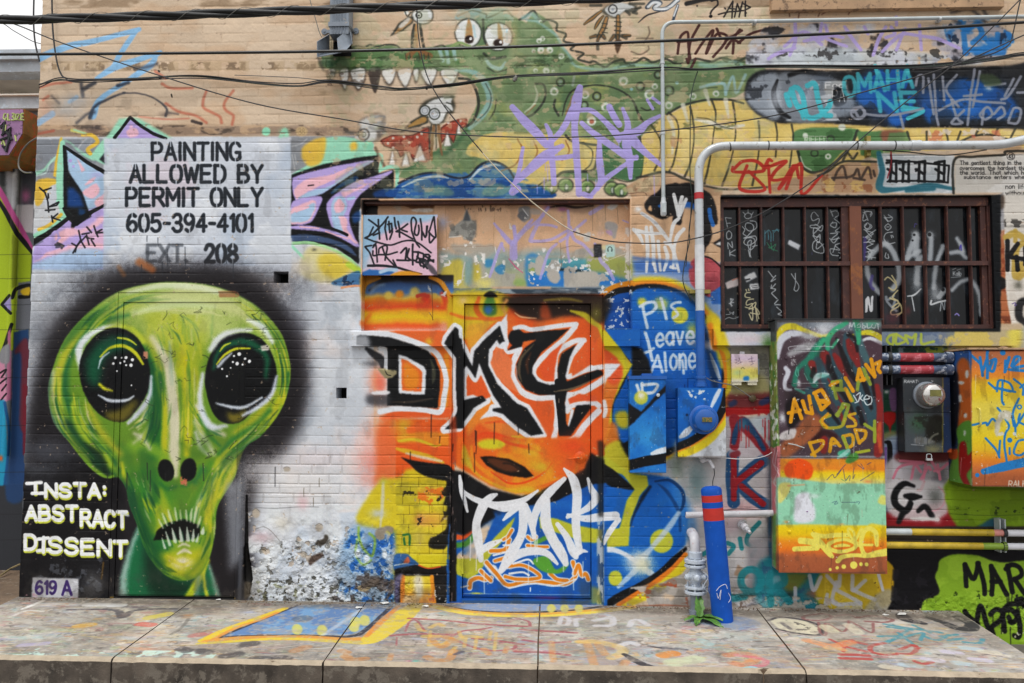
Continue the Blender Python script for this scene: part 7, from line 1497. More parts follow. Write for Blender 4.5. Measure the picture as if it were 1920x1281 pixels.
 Cp("570,232 640,222 760,240 840,275 820,310 720,305 620,280",'#cfc8ac',3,0.9,sm=False);Cl("565,235 640,218 770,238 850,275 830,312 700,300 610,280",9,'#3f3c40',3,0.85);Cm("640,230 840,270 820,310 680,290",'#4a4846',10,0.56,671,0.8);Cl("640,250 680,280",14,'#4a4850',4,0.8)
 mr = '#8a5656'
 for st in ("760,210 850,200 900,215 850,235 760,230 750,215","900,215 980,205 1040,220","1030,220 1120,212 1220,230 1180,245 1080,240","830,245 840,300 870,310 870,250 960,295 990,250 1000,240 1110,300 1120,250"): Cl(pp(st),9,mr,4,0.8)
 Cl("1270,205 1300,230 1380,250",[30,40,24],'#333238',5,0.9);Cl("1400,215 1500,250 1560,275 1630,280 1640,255 1580,225 1560,215",[16,26,30,36,30,26,20],'#3a393c',4,0.9)
 te = '#4a8c9c'
 for st in ("1150,320 1250,320 1190,350","1200,350 1300,290","1250,300 1330,360","1260,330 1380,300 1370,340","1390,320 1460,340 1520,310","1200,270 1320,285","1180,255 1300,275 1480,300","1480,320 1560,310","1600,350 1680,355 1700,335","1330,260 1420,300","1520,340 1600,330"): Cl(pp(st),10,te,4,0.85)
 rd = '#b04844'
 for st in ("890,335 960,370 960,400","950,360 1010,340","960,370 1080,400","1000,345 1080,360","1180,355 1110,370 1110,400 1170,415 1240,415","1260,390 1330,365 1350,385 1320,410 1250,410","950,415 1090,420","950,435 1100,440","1340,450 1380,465 1430,455","1330,370 1360,380"): Cl(pp(st),11,rd,4,0.85)
 Cl("770,340 900,370 1000,350",24,'#d98a5a',6,0.7);Cl("880,380 960,390",16,'#d8a46a',6,0.7);Cl("990,260 1040,300",34,'#d0c8b0',6,0.7);Cl("870,270 900,290",40,'#d3cba8',6,0.7)
 for i,(x,y) in enumerate(((1500,400),(1600,380),(1700,400),(1400,440),(1280,470),(1180,480),(1650,440),(1560,460))): Cl([(x,y),(x+70,y+8)],20,['#c0b9d0','#a9c0cc','#cfc6b0'][i % 3],6,0.7)
 Cl("1200,530 1260,550 1340,545",[14,24,16],'#cfc9c0',3,0.9);Cl("1400,545 1440,550",26,'#2f66b0',4,0.9)
 C.at(0,0,1)
 Cl("1325,1160 1380,1168",30,'#5a76a8',10,0.5)
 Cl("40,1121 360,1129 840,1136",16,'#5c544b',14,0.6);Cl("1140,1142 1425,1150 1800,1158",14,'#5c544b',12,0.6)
 Cm(allg,'#9a9186',16,0.57,680,0.45,edge=0.1);Cm(allg,'#b8ad9e',7,0.58,681,0.4,edge=0.1)

def paint_neighbour(B):
 """paint on the set-back building at the far left (same sheet, free area)"""
 B.at(0,60,3.555)
 Bp("-300,120 290,110 290,3700 -300,3700",'#6f7378',2,sm=False)
 Bp("-300,600 145,600 140,1281 -300,1281",'#5d5f5e',6,sm=False);Bl("25,880 25,1000",60,'#3a3c3c',8);Bp("40,900 110,860 105,1170 50,1130",'#b5b6bb',14);Bb(90,950,16,20,'#d5d8da',0.9);Bb(85,920,14,14,'#1d1f20',0.9)
 Bp("145,900 240,880 240,1160 150,1160",'#55585f',6,sm=False);Bb(170,1090,24,40,'#c2739c',0.9)
 B.at(0,400,3.555)
 Bp("140,-60 225,-60 220,130 130,120",'#c9c3c6',4,sm=False);Bp("110,-60 140,-60 130,150 90,130",'#b5b2b4',4,sm=False)
 Bp("-300,-160 20,-110 100,10 140,130 210,260 200,450 125,470 120,900 -300,1000",'#a8be2a',4,sm=False);Bl("-60,-240 10,-130 90,20 150,120 215,250",[30,40,40,36,30],'#c25a94',5);Bl("-60,-160 30,-20 110,130 160,190 215,265",[20,30,34,34,20],'#17181a',3,sm=False)
 Bp("120,460 205,450 205,760 100,780",'#6f7178',4,sm=False);Bl("80,560 110,500 200,480 200,545 130,555",26,'#17181a',3);Bp("135,510 195,490 195,540 150,540",'#d8b02a',4)
 Bp("80,130 125,180 115,480 75,500",'#7f8a24',6,0.9,sm=False);Bp("15,600 70,550 75,650 50,650",'#9c90c4',3,sm=False);Bl("60,545 10,605 70,665",20,'#17181a',3,sm=False)
 Bs("75,740 30,880 0,960",26,'#17181a',4);Bp("50,790 70,760 75,1240 40,1250",'#b5708c',4,sm=False);Bp("-100,960 30,960 45,1250 -100,1300",'#c98aa2',6,sm=False);Bp("0,910 60,870 60,990 0,990",'#8a8a8e',8)
 Bs("0,1060 40,1040 10,1090|0,1130 40,1100|10,1180 40,1140|0,1250 40,1200",12,'#17181a',2)
 Bp("90,790 190,770 185,1800 60,1800",'#274a74',8,sm=False);Bp("100,900 190,860 180,1400 130,1400 140,960 100,940",'#7a2f38',12,0.85);Bl("165,1150 165,1600",30,'#7a2434',8,0.9)
 Bp("-300,1280 30,1240 60,1800 0,1960 -300,1960",'#2a93b8',5,sm=False);Bl("30,1260 60,1500 20,1900",20,'#1f5a8a',6);Bb(5,1630,12,16,'#e0642a',1)
 Bp("-300,1840 150,1800 150,2600 -300,2600",'#3b3d42',8,sm=False);Bp("60,1640 150,1640 150,1900 40,1900",'#2a4a74',12,0.9)
 for y in (270,430,605,770,1090,1410,1720,2000,2170): Bl([(-300,y+10),(225,y)],4,'#2a2a2c',2,0.55,False)

# ---- masonry: courses, joints, tone from brick to brick ------------------------------------------------
def courses(A):
 """returns the depth of the joints (mm) on the sheet and gives bare bricks their own tone"""
 g = grains()
 A.at(0,0,1)
 y0 = A.tx([(550,511.9)])[0][1];ch = 18.15*PXS
 rows = np.arange(CH,dtype=np.float32)
 wav = (noise(140,71,2)-0.5)*3.0
 yy = rows[:,None]+wav
 ph = (yy-y0)/ch;idx = np.floor(ph).astype(int);fr = (ph-idx)*ch
 dh = np.minimum(fr,ch-fr)
 xx = np.arange(CW,dtype=np.float32)[None,:]
 upper = (A.tx([(500,250)])[0][1] > rows)[:,None]
 L = np.where(upper,83*PXS,57.5*PXS)
 rj = np.random.RandomState(3).rand(400).astype(np.float32)
 off = (idx % 2)*0.5 + (rj[(idx+200) % 400]-0.5)*0.25
 pv = xx/L+off;bi = np.floor(pv).astype(int);fv = (pv-bi)*L
 dv = np.minimum(fv,L-fv)
 gw = np.where(upper,2.4,1.7);gh = np.clip(1.25-dh/gw,0,1);gv = np.clip(1.25-dv/(gw*0.95),0,1)
 rough = np.clip(2.6*(noise(30,72,3,ax=2.0)-0.27),0.08,1.25)
    # where the joints show: bare brick strongly, thick paint faintly, boards, doors and render not at all
 S = np.ones((CH,CW),np.float32)*0.75
 def setm(pts,v,soft=3,sm=False):
  m = A.full(pts,soft,sm);S[:] = S*(1-m)+v*m
 V = np.where(upper,0.95,0.14)*np.ones((CH,CW),np.float32)
 def setv(pts,v,soft=3):
  m = A.full(pts,soft,False);V[:] = V*(1-m)+v*m
 setm([(460,955),(780,940),(745,1140),(455,1140)],0.0,14)
 setm([(560,1010),(740,985),(740,1140),(560,1140)],0.0,10)
 setm([(1400,1040),(2080,1040),(2080,1300),(1400,1300)],0.12,16);setm([(36,1050),(200,1050),(200,1130),(36,1130)],0.0,6)
 setm([(205,545),(460,545),(460,1125),(200,1125)],0.0);setm([(676,372),(1184,372),(1184,622),(676,622)],0.0);setm([(843,545),(1134,545),(1134,1140),(843,1140)],0.0)
 setm([(1350,365),(1868,365),(1868,655),(1335,655)],0.0)
 for pz in ([(466,836),(680,830),(660,958),(466,958)],[(738,880),(842,880),(842,1140),(738,1140)]):
  mz = A.full(pz,10,False);rough = rough*(1-mz)+1.25*mz
 setv([(470,840),(670,830),(660,960),(470,960)],1.1,10);setv([(738,780),(842,780),(842,1140),(738,1140)],0.9,4);setv([(1190,640),(1450,640),(1450,1150),(1190,1150)],0.45)
 setv([(1190,260),(1350,260),(1350,620),(1190,620)],0.7)
 groove = np.maximum(gh,gv*V)*S*rough
 tone = np.random.RandomState(8).rand(997).astype(np.float32)
 t = tone[(idx*31+bi*17+5000) % 997]
 return groove.astype(np.float32),(t-0.5).astype(np.float32)

def finish(A,groove,t,bare):
 """bare: sheet of the untouched brick colours, to know where no paint lies"""
 d = np.abs(A.img-bare).sum(2);isbare = np.clip(1-d/0.06,0,1)
 A.img *= (1+(0.05*isbare+0.02)*t)[...,None]
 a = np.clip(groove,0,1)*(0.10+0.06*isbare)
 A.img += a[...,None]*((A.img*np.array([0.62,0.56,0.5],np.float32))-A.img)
    # paint worn off on brick arrises
 ch = np.clip((noise(9,81,3)-0.76)/0.04,0,1)*np.clip(groove*3,0,1)
 A.img += (ch*0.7)[...,None]*(np.array([0.62,0.54,0.48],np.float32)-A.img)
 A.at(0,0,1);wornreg = [(40,262),(1450,262),(1450,1130),(40,1130)]
 A.mottle(wornreg,'#b9a58e',7,0.785,901,0.6,edge=0.03,rel=-1.0);A.mottle(wornreg,'#4a4644',50,0.60,903,0.12,edge=0.1,ax=0.5);A.mottle("40,1070 1450,1090 1450,1150 40,1150",'#4f4a44',30,0.5,904,0.35,soft=20,edge=0.15)
 rs = random.Random(77)
 for x0,x1,y0,y1,c,n in ((1000,1230,270,350,'#aa9ede',10),(880,1110,1000,1070,'#dfe2e8',12),(760,1100,770,850,'#17181a',10),(1380,1450,780,800,'#a01f22',10),(1820,1910,1110,1180,'#17171a',8),(60,520,860,900,'#2a2a2c',8),(200,470,430,500,'#34383e',8),(1180,1300,700,760,'#12305c',6)):
  for i in range(n):
   x = rs.uniform(x0,x1);y = rs.uniform(y0,y1);l = rs.uniform(10,46)
   A.line([(x,y),(x+rs.uniform(-1,1),y+l)],[2.4,1.2,2.0],c,1.0,0.6,False)
 lump = noise(30,82,4);fine = noise(5,83,2)
 return A.rel*1.0-groove*(4.2-2.4*isbare)+(lump-0.5)*3.0+(fine-0.5)*1.3

# ---- run the painting -------------------------------------------------------------------------------
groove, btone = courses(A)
paint_base(A)
_bare = A.img.copy()
paint_topleft(A); paint_left_piece(A); paint_notice(A); paint_alien(A); paint_plaster(A)
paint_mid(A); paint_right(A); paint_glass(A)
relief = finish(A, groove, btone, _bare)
tone(A)
paint_boxes(B); grime(B); paint_neighbour(B); tone(B)
paint_ground(C); tone(C, 0.9, 0.015, 1.0)

# ---- sheets become textures ---------------------------------------------------------------------------
def sheet_image(name,arr,data=False):
 h,w = arr.shape[:2]
 im = bpy.data.images.new(name,w,h,alpha=False,float_buffer=data,is_data=data)
 px = np.ones((h,w,4),np.float32)
 px[...,:3] = arr if arr.ndim == 3 else arr[...,None]
 im.pixels.foreach_set(px[::-1].ravel())
 im.pack() if not data else None
 im.update()
 return im

img_wall = sheet_image("wall_paint",A.img)
img_box = sheet_image("fixture_paint",B.img)
img_walk = sheet_image("pavement_paint",C.img)
img_rel = sheet_image("wall_relief",np.clip(relief/40.0+0.6,0,1),True)

def mat(name):
 m = bpy.data.materials.new(name);m.use_nodes = True
 n = m.node_tree.nodes;l = m.node_tree.links
 return m,n,l,n["Principled BSDF"]

def painted(name,image,rough=0.55,spec=0.45,bump=0.15,bscale=160,relief_img=None,rel_mm=40.0,relk=1.0,ext='EXTEND'):
 m,n,l,b = mat(name)
 t = n.new("ShaderNodeTexImage");t.image = image;t.extension = ext
 b.inputs["Specular IOR Level"].default_value = spec
 tc = n.new("ShaderNodeTexCoord")
 ns = n.new("ShaderNodeTexNoise");ns.inputs["Scale"].default_value = bscale;ns.inputs["Detail"].default_value = 5
 l.new(tc.outputs["Object"],ns.inputs["Vector"])
 n2 = n.new("ShaderNodeTexNoise");n2.inputs["Scale"].default_value = 5.0;n2.inputs["Detail"].default_value = 6
 l.new(tc.outputs["Object"],n2.inputs["Vector"])
 mr = n.new("ShaderNodeMapRange");mr.inputs["From Min"].default_value = 0.3;mr.inputs["From Max"].default_value = 0.7
 mr.inputs["To Min"].default_value = rough-0.13;mr.inputs["To Max"].default_value = rough+0.13
 l.new(n2.outputs["Fac"],mr.inputs["Value"]);l.new(mr.outputs[0],b.inputs["Roughness"])
 mx = n.new("ShaderNodeMix");mx.data_type = 'RGBA';mx.blend_type = 'MULTIPLY';mx.inputs["Factor"].default_value = 1.0
 m2 = n.new("ShaderNodeMapRange");m2.inputs["From Min"].default_value = 0.25;m2.inputs["From Max"].default_value = 0.75
 m2.inputs["To Min"].default_value = 0.9;m2.inputs["To Max"].default_value = 1.06
 l.new(ns.outputs["Fac"],m2.inputs["Value"])
 l.new(t.outputs["Color"],mx.inputs["A"]);l.new(m2.outputs[0],mx.inputs["B"]);l.new(mx.outputs["Result"],b.inputs["Base Color"])
 bp = n.new("ShaderNodeBump");bp.inputs["Strength"].default_value = bump;bp.inputs["Distance"].default_value = 0.002
 l.new(ns.outputs["Fac"],bp.inputs["Height"])
 if relief_img is not None:
  r = n.new("ShaderNodeTexImage");r.image = relief_img;r.extension = 'EXTEND';r.interpolation = 'Cubic'
  b2 = n.new("ShaderNodeBump");b2.inputs["Strength"].default_value = relk;b2.inputs["Distance"].default_value = rel_mm/1000.0
  l.new(r.outputs["Color"],b2.inputs["Height"]);l.new(bp.outputs["Normal"],b2.inputs["Normal"]);l.new(b2.outputs["Normal"],b.inputs["Normal"])
 else:
  l.new(bp.outputs["Normal"],b.inputs["Normal"])
 return m

def plain(name,col,rough=0.5,metal=0.0,var=0.25,scale=14.0,col2=None,thr=0.6,bump=0.15,spec=0.5):
 """procedural paint or metal: broad tone changes and, with col2, patches of wear"""
 m,n,l,b = mat(name)
 c = hexlin(col);tc = n.new("ShaderNodeTexCoord")
 ns = n.new("ShaderNodeTexNoise");ns.inputs["Scale"].default_value = scale;ns.inputs["Detail"].default_value = 7;ns.inputs["Roughness"].default_value = 0.6
 l.new(tc.outputs["Object"],ns.inputs["Vector"])
 rp = n.new("ShaderNodeValToRGB")
 rp.color_ramp.elements[0].position = 0.3;rp.color_ramp.elements[1].position = 0.7
 rp.color_ramp.elements[0].color = [v*(1-var) for v in c]+[1];rp.color_ramp.elements[1].color = [min(1,v*(1+var)) for v in c]+[1]
 l.new(ns.outputs["Fac"],rp.inputs["Fac"])
 out = rp.outputs["Color"]
 if col2 is not None:
  n2 = n.new("ShaderNodeTexNoise");n2.inputs["Scale"].default_value = scale*2.2;n2.inputs["Detail"].default_value = 9;n2.inputs["Roughness"].default_value = 0.7
  l.new(tc.outputs["Object"],n2.inputs["Vector"])
  r2 = n.new("ShaderNodeValToRGB");r2.color_ramp.elements[0].position = thr-0.03;r2.color_ramp.elements[1].position = thr+0.03
  l.new(n2.outputs["Fac"],r2.inputs["Fac"])
  mx = n.new("ShaderNodeMix");mx.data_type = 'RGBA';mx.inputs["B"].default_value = hexlin(col2)+[1]
  l.new(r2.outputs["Color"],mx.inputs["Factor"]);l.new(out,mx.inputs["A"]);out = mx.outputs["Result"]
 l.new(out,b.inputs["Base Color"])
 b.inputs["Metallic"].default_value = metal;b.inputs["Specular IOR Level"].default_value = spec
 mr = n.new("ShaderNodeMapRange");mr.inputs["To Min"].default_value = max(0.05,rough-0.12);mr.inputs["To Max"].default_value = min(1,rough+0.12)
 l.new(ns.outputs["Fac"],mr.inputs["Value"]);l.new(mr.outputs[0],b.inputs["Roughness"])
 bp = n.new("ShaderNodeBump");bp.inputs["Strength"].default_value = bump;bp.inputs["Distance"].default_value = 0.003
 n3 = n.new("ShaderNodeTexNoise");n3.inputs["Scale"].default_value = 110;n3.inputs["Detail"].default_value = 4
 l.new(tc.outputs["Object"],n3.inputs["Vector"]);l.new(n3.outputs["Fac"],bp.inputs["Height"]);l.new(bp.outputs["Normal"],b.inputs["Normal"])
 return m

def hexlin(c):
 return [float(v/12.92 if v <= 0.04045 else ((v+0.055)/1.055)**2.4) for v in hexc(c)]

M_WALL = painted("painted_masonry",img_wall,0.5,0.13,0.25,220,img_rel,40.0,1.0)
M_DOOR = painted("painted_metal_and_boards",img_wall,0.42,0.15,0.10,90)
M_BOX = painted("painted_sheet_metal",img_box,0.42,0.15,0.08,70)
M_NEIGH = painted("painted_neighbour",img_box,0.6,0.2,0.3,120)
M_WALK = painted("painted_concrete",img_walk,0.75,0.2,0.5,180)
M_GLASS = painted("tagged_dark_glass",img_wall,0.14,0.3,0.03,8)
M_RUST = plain("rust_red_steel",'#452520',0.6,0,0.35,16,'#7a4c36',0.60)
M_MULL = plain("worn_mullion",'#70402c',0.6,0,0.2,4,'#8a5228',0.56)
M_GALV = plain("galvanised_steel",'#c3c8cc',0.36,0.2,0.16,9,'#96948f',0.62)
M_GALV2 = plain("dull_galvanised",'#b4bcbe',0.45,0.15,0.14,12)
M_GREY = plain("weathered_grey_sheet",'#7c8590',0.5,0.1,0.22,10,'#a39a90',0.63)
M_BLUE = plain("blue_enamel",'#124ca8',0.42,0,0.14,9,'#3f70b8',0.67,spec=0.15,bump=0.5)
M_BLUED = plain("blue_spray",'#1657a8',0.45,0,0.18,9)
M_RED = plain("red_stripe_paint",'#b5261b',0.5,0,0.15,14)
M_WHITEP = plain("dirty_white_paint",'#c3c3c8',0.5,0,0.14,16,'#b08a90',0.64)
M_VALVE = plain("pale_blue_white_paint",'#b4bdc8',0.42,0,0.16,22,'#7f8894',0.62)
M_BLACK = plain("black_cable_sheath",'#141517',0.45,0,0.3,30)
M_WIRE = plain("dark_wire",'#232326',0.55,0,0.3,30)
M_WIREG = plain("grey_wire",'#6f6d68',0.55,0.1,0.2,30)
M_CREAM = plain("cream_wire",'#c3b8a2',0.6,0,0.2,30)
M_HOLE = plain("added_gap_shade",'#0b0b0c',0.9,0,0.2,10)
M_DIM = plain("dark_frame_paint",'#26282b',0.55,0,0.25,20)
M_LEDGE = plain("weathered_sandstone",'#b39272',0.8,0,0.2,8,'#7d6550',0.57,bump=0.6)
M_SILLT = plain("sill_top_concrete",'#a49a8c',0.8,0,0.2,10,bump=0.5)
M_KERB = plain("kerb_concrete",'#4c443c',0.9,0,0.7,6,'#6b6359',0.545,bump=1.0)
M_KERBT = plain("kerb_edge_concrete",'#a89a86',0.9,0,0.2,14,bump=1.0)
M_ASPH = plain("alley_asphalt",'#5e5852',0.9,0,0.3,7,'#7d756b',0.6,bump=1.0)
M_DIRT = plain("brown_dirt",'#6b5846',0.95,0,0.35,9,'#8f8272',0.6,bump=1.0)
M_CHROME = plain("silver_sprayed_glass",'#c6c3bf',0.12,0.75,0.1,14,'#9c5a60',0.6,bump=0.02)
M_DIAL = plain("meter_face",'#6f6c34',0.4,0,0.3,30)
M_BRASS = plain("brass_fitting",'#9a8a4a',0.4,0.6,0.2,20)
M_PIPEB = plain("sprayed_pipe_blue",'#44536e',0.45,0,0.35,12,'#aeb6c2',0.56)
M_PIPER = plain("sprayed_pipe_red",'#9c2f3a',0.45,0,0.25,12,'#c9717c',0.56)
M_PIPEY = plain("sprayed_pipe_yellow",'#b59a28',0.5,0,0.3,14,'#3f3a26',0.65)
M_PIPEW = plain("white_pipe",'#d5d6dc',0.45,0,0.08,12)
M_PIPEG = plain("green_pipe",'#7f9c34',0.45,0,0.2,12)
M_PIPEK = plain("pipe_salmon_stripe",'#c9857c',0.5,0,0.2,14)
M_LEAF = plain("weed_leaf",'#4c7a2c',0.5,0,0.35,40,'#86a03c',0.62,bump=0.1)
M_STEMD = plain("dry_stalk",'#8a7a56',0.8,0,0.3,30)
M_PAPER = plain("white_litter",'#d5d5d2',0.8,0,0.1,30)
M_CONC = plain("grey_render",'#aab1b9',0.8,0,0.2,6,'#b9c6d2',0.58,bump=0.6)
M_CONCL = plain("pale_soffit",'#d8d0c6',0.8,0,0.15,5,bump=0.4)
M_REDTAPE = plain("red_tape",'#b3242c',0.45,0,0.1,20)
M_WTAPE = plain("white_wrap",'#d8dadd',0.5,0,0.08,20)

# ---- mesh helpers ---------------------------------------------------------------------------------------
coll = scene.collection

def puv(co):
 """where a point's sheet of paint lies (sheets are kept in wall coordinates)"""
 k = DIST/(DIST+co[1])
 return ((co[0]*k-CX0)/(CX1-CX0),((CAMH+(co[2]-CAMH)*k)-CZ0)/(CZ1-CZ0))

def guv(co):
 """the pavement's sheet, in ground coordinates"""
 return ((co[0]-CX0)/(CW*RES),1.0-(GY1-co[1])/(CH*RES))

def build(name,bm,material,parent=None,uv=None,smooth=False,bevel=0.0,label=None):
 me = bpy.data.meshes.new(name)
 if bevel > 0:
  bmesh.ops.bevel(bm,geom=[e for e in bm.edges if len(e.link_faces) == 2 and e.calc_face_angle(0) > 0.6],offset=bevel,segments=2,affect='EDGES',profile=0.6)
 bmesh.ops.recalc_face_normals(bm,faces=bm.faces)
 if uv is not None:
  lay = bm.loops.layers.uv.new("paint")
  for f in bm.faces:
   for lp in f.loops: lp[lay].uv = uv(lp.vert.co)
 for f in bm.faces: f.smooth = smooth
 off = Vector((0,0,0))
 if parent is not None:
  p = parent
  while p is not None: off += p.location;p = p.parent
  bmesh.ops.translate(bm,verts=bm.verts,vec=-off)
 bm.to_mesh(me);bm.free()
 ob = bpy.data.objects.new(name,me)
 for mm in (material if isinstance(material,(list,tuple)) else [material]): me.materials.append(mm)
 coll.objects.link(ob)
 if smooth:
  try: me.set_sharp_from_angle(angle=0.7)
  except Exception: pass
 if parent is not None: ob.parent = parent
 if label: ob["label"] = label
 return ob

def thing(name,label,cat,loc,group=None):
 o = bpy.data.objects.new(name,None);coll.objects.link(o)
 o.location = Vector([float(v) for v in loc]);o.empty_display_size = 0.1
 o["label"] = label;o["category"] = cat
 if group: o["group"] = group
 return o

def tag(o,label,cat,group=None):
 o["label"] = label;o["category"] = cat
 if group: o["group"] = group
 return o

def structure(o):
 o["kind"] = "structure";return o

def box(bm,x0,x1,y0,y1,z0,z1):
 x0,x1 = min(x0,x1),max(x0,x1);y0,y1 = min(y0,y1),max(y0,y1);z0,z1 = min(z0,z1),max(z0,z1)
 v = [bm.verts.new(c) for c in ((x0,y0,z0),(x1,y0,z0),(x1,y1,z0),(x0,y1,z0),(x0,y0,z1),(x1,y0,z1),(x1,y1,z1),(x0,y1,z1))]
 for f in ((0,1,5,4),(1,2,6,5),(2,3,7,6),(3,0,4,7),(4,5,6,7),(3,2,1,0)): bm.faces.new([v[i] for i in f])
 return v

def prism(bm,pts,y0,y1):
 """outline in (x, z), from y0 (front) to y1"""
 a = [bm.verts.new((p[0],y0,p[1])) for p in pts];b = [bm.verts.new((p[0],y1,p[1])) for p in pts]
 n = len(pts);bm.faces.new(a);bm.faces.new(b[::-1])
 for i in range(n): bm.faces.new((a[i],b[i],b[(i+1) % n],a[(i+1) % n]))

def frames_along(path):
 P_ = [Vector([float(c) for c in p]) for p in path];T = []
 for i in range(len(P_)):
  a = P_[max(0,i-1)];b = P_[min(len(P_)-1,i+1)];T.append((b-a).normalized())
 up = Vector((0,0,1)) if abs(T[0].z) < 0.9 else Vector((0,1,0))
 N = (up-T[0]*up.dot(T[0])).normalized();out = []
 for i,t in enumerate(T):
  N = (N-t*N.dot(t))
  N = N.normalized() if N.length > 1e-6 else Vector((1,0,0))
  out.append((P_[i],t,N,t.cross(N)))
 return out

def tube(bm,path,r,seg=12,cap=True,mi=None):
 fr = frames_along(path);rings = []
 for i,(p,t,n,b) in enumerate(fr):
  rr = r[i] if isinstance(r,(list,tuple)) else r
  rings.append([bm.verts.new(p+(n*math.cos(a)+b*math.sin(a))*rr) for a in [2*math.pi*k/seg for k in range(seg)]])
 for i,(q,s) in enumerate(zip(rings[:-1],rings[1:])):
  for k in range(seg):
   f = bm.faces.new((q[k],q[(k+1) % seg],s[(k+1) % seg],s[k]))
   if mi is not None: f.material_index = mi[i]
 if cap: bm.faces.new(rings[0][::-1]);bm.faces.new(rings[-1])

def lathe(bm,prof,c,axis,seg=28):
 """prof = [(along, radius)], turned about an axis through c"""
 ax = Vector(axis).normalized();c = Vector([float(v) for v in c])
 u = ax.orthogonal().normalized();w = ax.cross(u);rings = []
 for a,r in prof:
  rings.append([bm.verts.new(c+ax*a+(u*math.cos(t)+w*math.sin(t))*max(r,1e-5)) for t in [2*math.pi*k/seg for k in range(seg)]])
 for q,s in zip(rings[:-1],rings[1:]):
  for k in range(seg): bm.faces.new((q[k],q[(k+1) % seg],s[(k+1) % seg],s[k]))
 bm.faces.new(rings[0][::-1]);bm.faces.new(rings[-1])

def bend(path,rad,n=7):
 """rounds the corners of a polyline"""
 P_ = [Vector([float(c) for c in p]) for p in path];out = [P_[0]]
 for i in range(1,len(P_)-1):
  a,b,c = P_[i-1],P_[i],P_[i+1]
  d1 = (a-b).normalized();d2 = (c-b).normalized()
  k = min(rad,(a-b).length*0.49,(c-b).length*0.49)
  s,e = b+d1*k,b+d2*k
  for j in range(n+1):
   t = j/n;out.append(s*(1-t)**2+b*2*t*(1-t)+e*t*t)
 out.append(P_[-1]);return out

def spline(pts,n=8):
 p = Sheet.smooth(np.asarray(pts,float),False,n)
 return [Vector(v) for v in p]

def V(px,py,y=0.0): return Vector(P(px,py,y))
def rect_px(x0,y0,x1,y1,y=0.0):
 """upright rectangle whose corners fall near these pixels at depth y"""
 a = P(x0,y0,y);b = P(x1,y0,y);c = P(x1,y1,y);d = P(x0,y1,y)
 return (a[0]+d[0])/2,(b[0]+c[0])/2,(c[2]+d[2])/2,(a[2]+b[2])/2     # xa,xb,za,zb

# ---- ground --------------------------------------------------------------------------------------------------
bm = bmesh.new()
box(bm,-60,60,-60,60,-0.6,-0.21)
structure(build("alley_ground",bm,M_ASPH))
XL,XR = PG(40,1117)[0]-0.01,PG(1812,1155)[0]
joints = [PG(360,1127)[0],PG(685,1131)[0],PG(1012,1137)[0],PG(1425,1149)[0]]
EDGE_Y = -1.105
rng = random.Random(4)
edges = [XL]+joints+[XR]
bm = bmesh.new()
top_faces = []
for a,b in zip(edges[:-1],edges[1:]):
 a2,b2 = a+0.0045,b-0.0045
 n = max(6,int((b2-a2)/0.035))
 xs = [a2+(b2-a2)*i/n for i in range(n+1)]
 rows = []
 jit = [rng.uniform(-1,1) for _ in xs]
 chip = [max(0,rng.gauss(-0.6,1.0)) for _ in xs]
 for yy,dz in ((0.06,0),(-0.3,0),(-0.7,0),(EDGE_Y+0.035,0),(EDGE_Y+0.012,-0.004),(EDGE_Y,-0.016),(EDGE_Y,-0.06),(EDGE_Y-0.006,-0.25)):
  row = []
  for i,x in enumerate(xs):
   k = 1.0 if yy < EDGE_Y+0.03 else 0.0
   row.append(bm.verts.new((x+(rng.uniform(-0.0025,0.0025) if i in (0,n) else 0),yy+k*(jit[i]*0.004+chip[i]*0.012),SLOPE*yy+dz-k*chip[i]*0.006+(jit[i]*0.002 if dz == -0.004 else 0))))
  rows.append(row)
 for ri,(r0,r1) in enumerate(zip(rows[:-1],rows[1:])):
  for i in range(n):
   f = bm.faces.new((r0[i],r0[i+1],r1[i+1],r1[i]));f.material_index = 0 if ri < 3 else (2 if ri < 5 else 1)
 for side in (0,n):
  f = bm.faces.new([r[side] for r in rows]+[bm.verts.new((xs[side],0.06,-0.25))]);f.material_index = 1
structure(build("pavement",bm,[M_WALK,M_KERB,M_KERBT],uv=guv))
bm = bmesh.new();prism(bm,[(XL+0.01,-0.3),(XR-0.01,-0.3),(XR-0.01,-0.009),(XL+0.01,-0.009)],EDGE_Y+0.03,0.03);[setattr(v.co,'z',v.co.z+SLOPE*v.co.y) for v in bm.verts];structure(build("pavement_bedding",bm,M_DIRT))
bm = bmesh.new();box(bm,-9,XL-0.012,-0.6,2.6,-0.3,-0.018);structure(build("dirt_ground",bm,M_DIRT))

# ---- the brick building ----------------------------------------------------------------------------------------
bld = thing("brick_building","graffiti covered painted brick building with metal doors and a barred window","building",(0,0,0))
WXL,WXR,WZ0,WZ1 = 0,3.90,-0.40,4.30
_tl = P(75,30)[0];_bl = P(40,1100)[0]
WXL = (_tl+_bl)/2
H_DOOR1 = rect_px(212,548,456,1124);H_DOOR1 = (H_DOOR1[0],H_DOOR1[1],0.0,H_DOOR1[3])
H_OPEN = rect_px(679,374,1182,621)
H_DOOR2 = rect_px(846,600,1131,1134);H_DOOR2 = (H_DOOR2[0],H_DOOR2[1],0.0,H_OPEN[2])
H_WIN = rect_px(1352,368,1863,617)
H_V1 = rect_px(513,509,541,531);H_V2 = rect_px(630,727,650,747)
holes = [(H_DOOR1,0.05),(H_OPEN,0.105),(H_DOOR2,0.105),(H_WIN,0.16),(H_V1,0.16),(H_V2,0.16)]

def grid(lo,hi,step,extra):
 g = list(np.arange(lo,hi,step))+[hi]
 ex = sorted(set(round(e,5) for e in extra))
 g = [v for v in g if all(abs(v-e) > step*0.45 for e in ex) or v in (lo,hi)]
 return np.array(sorted(set(g+ex)))

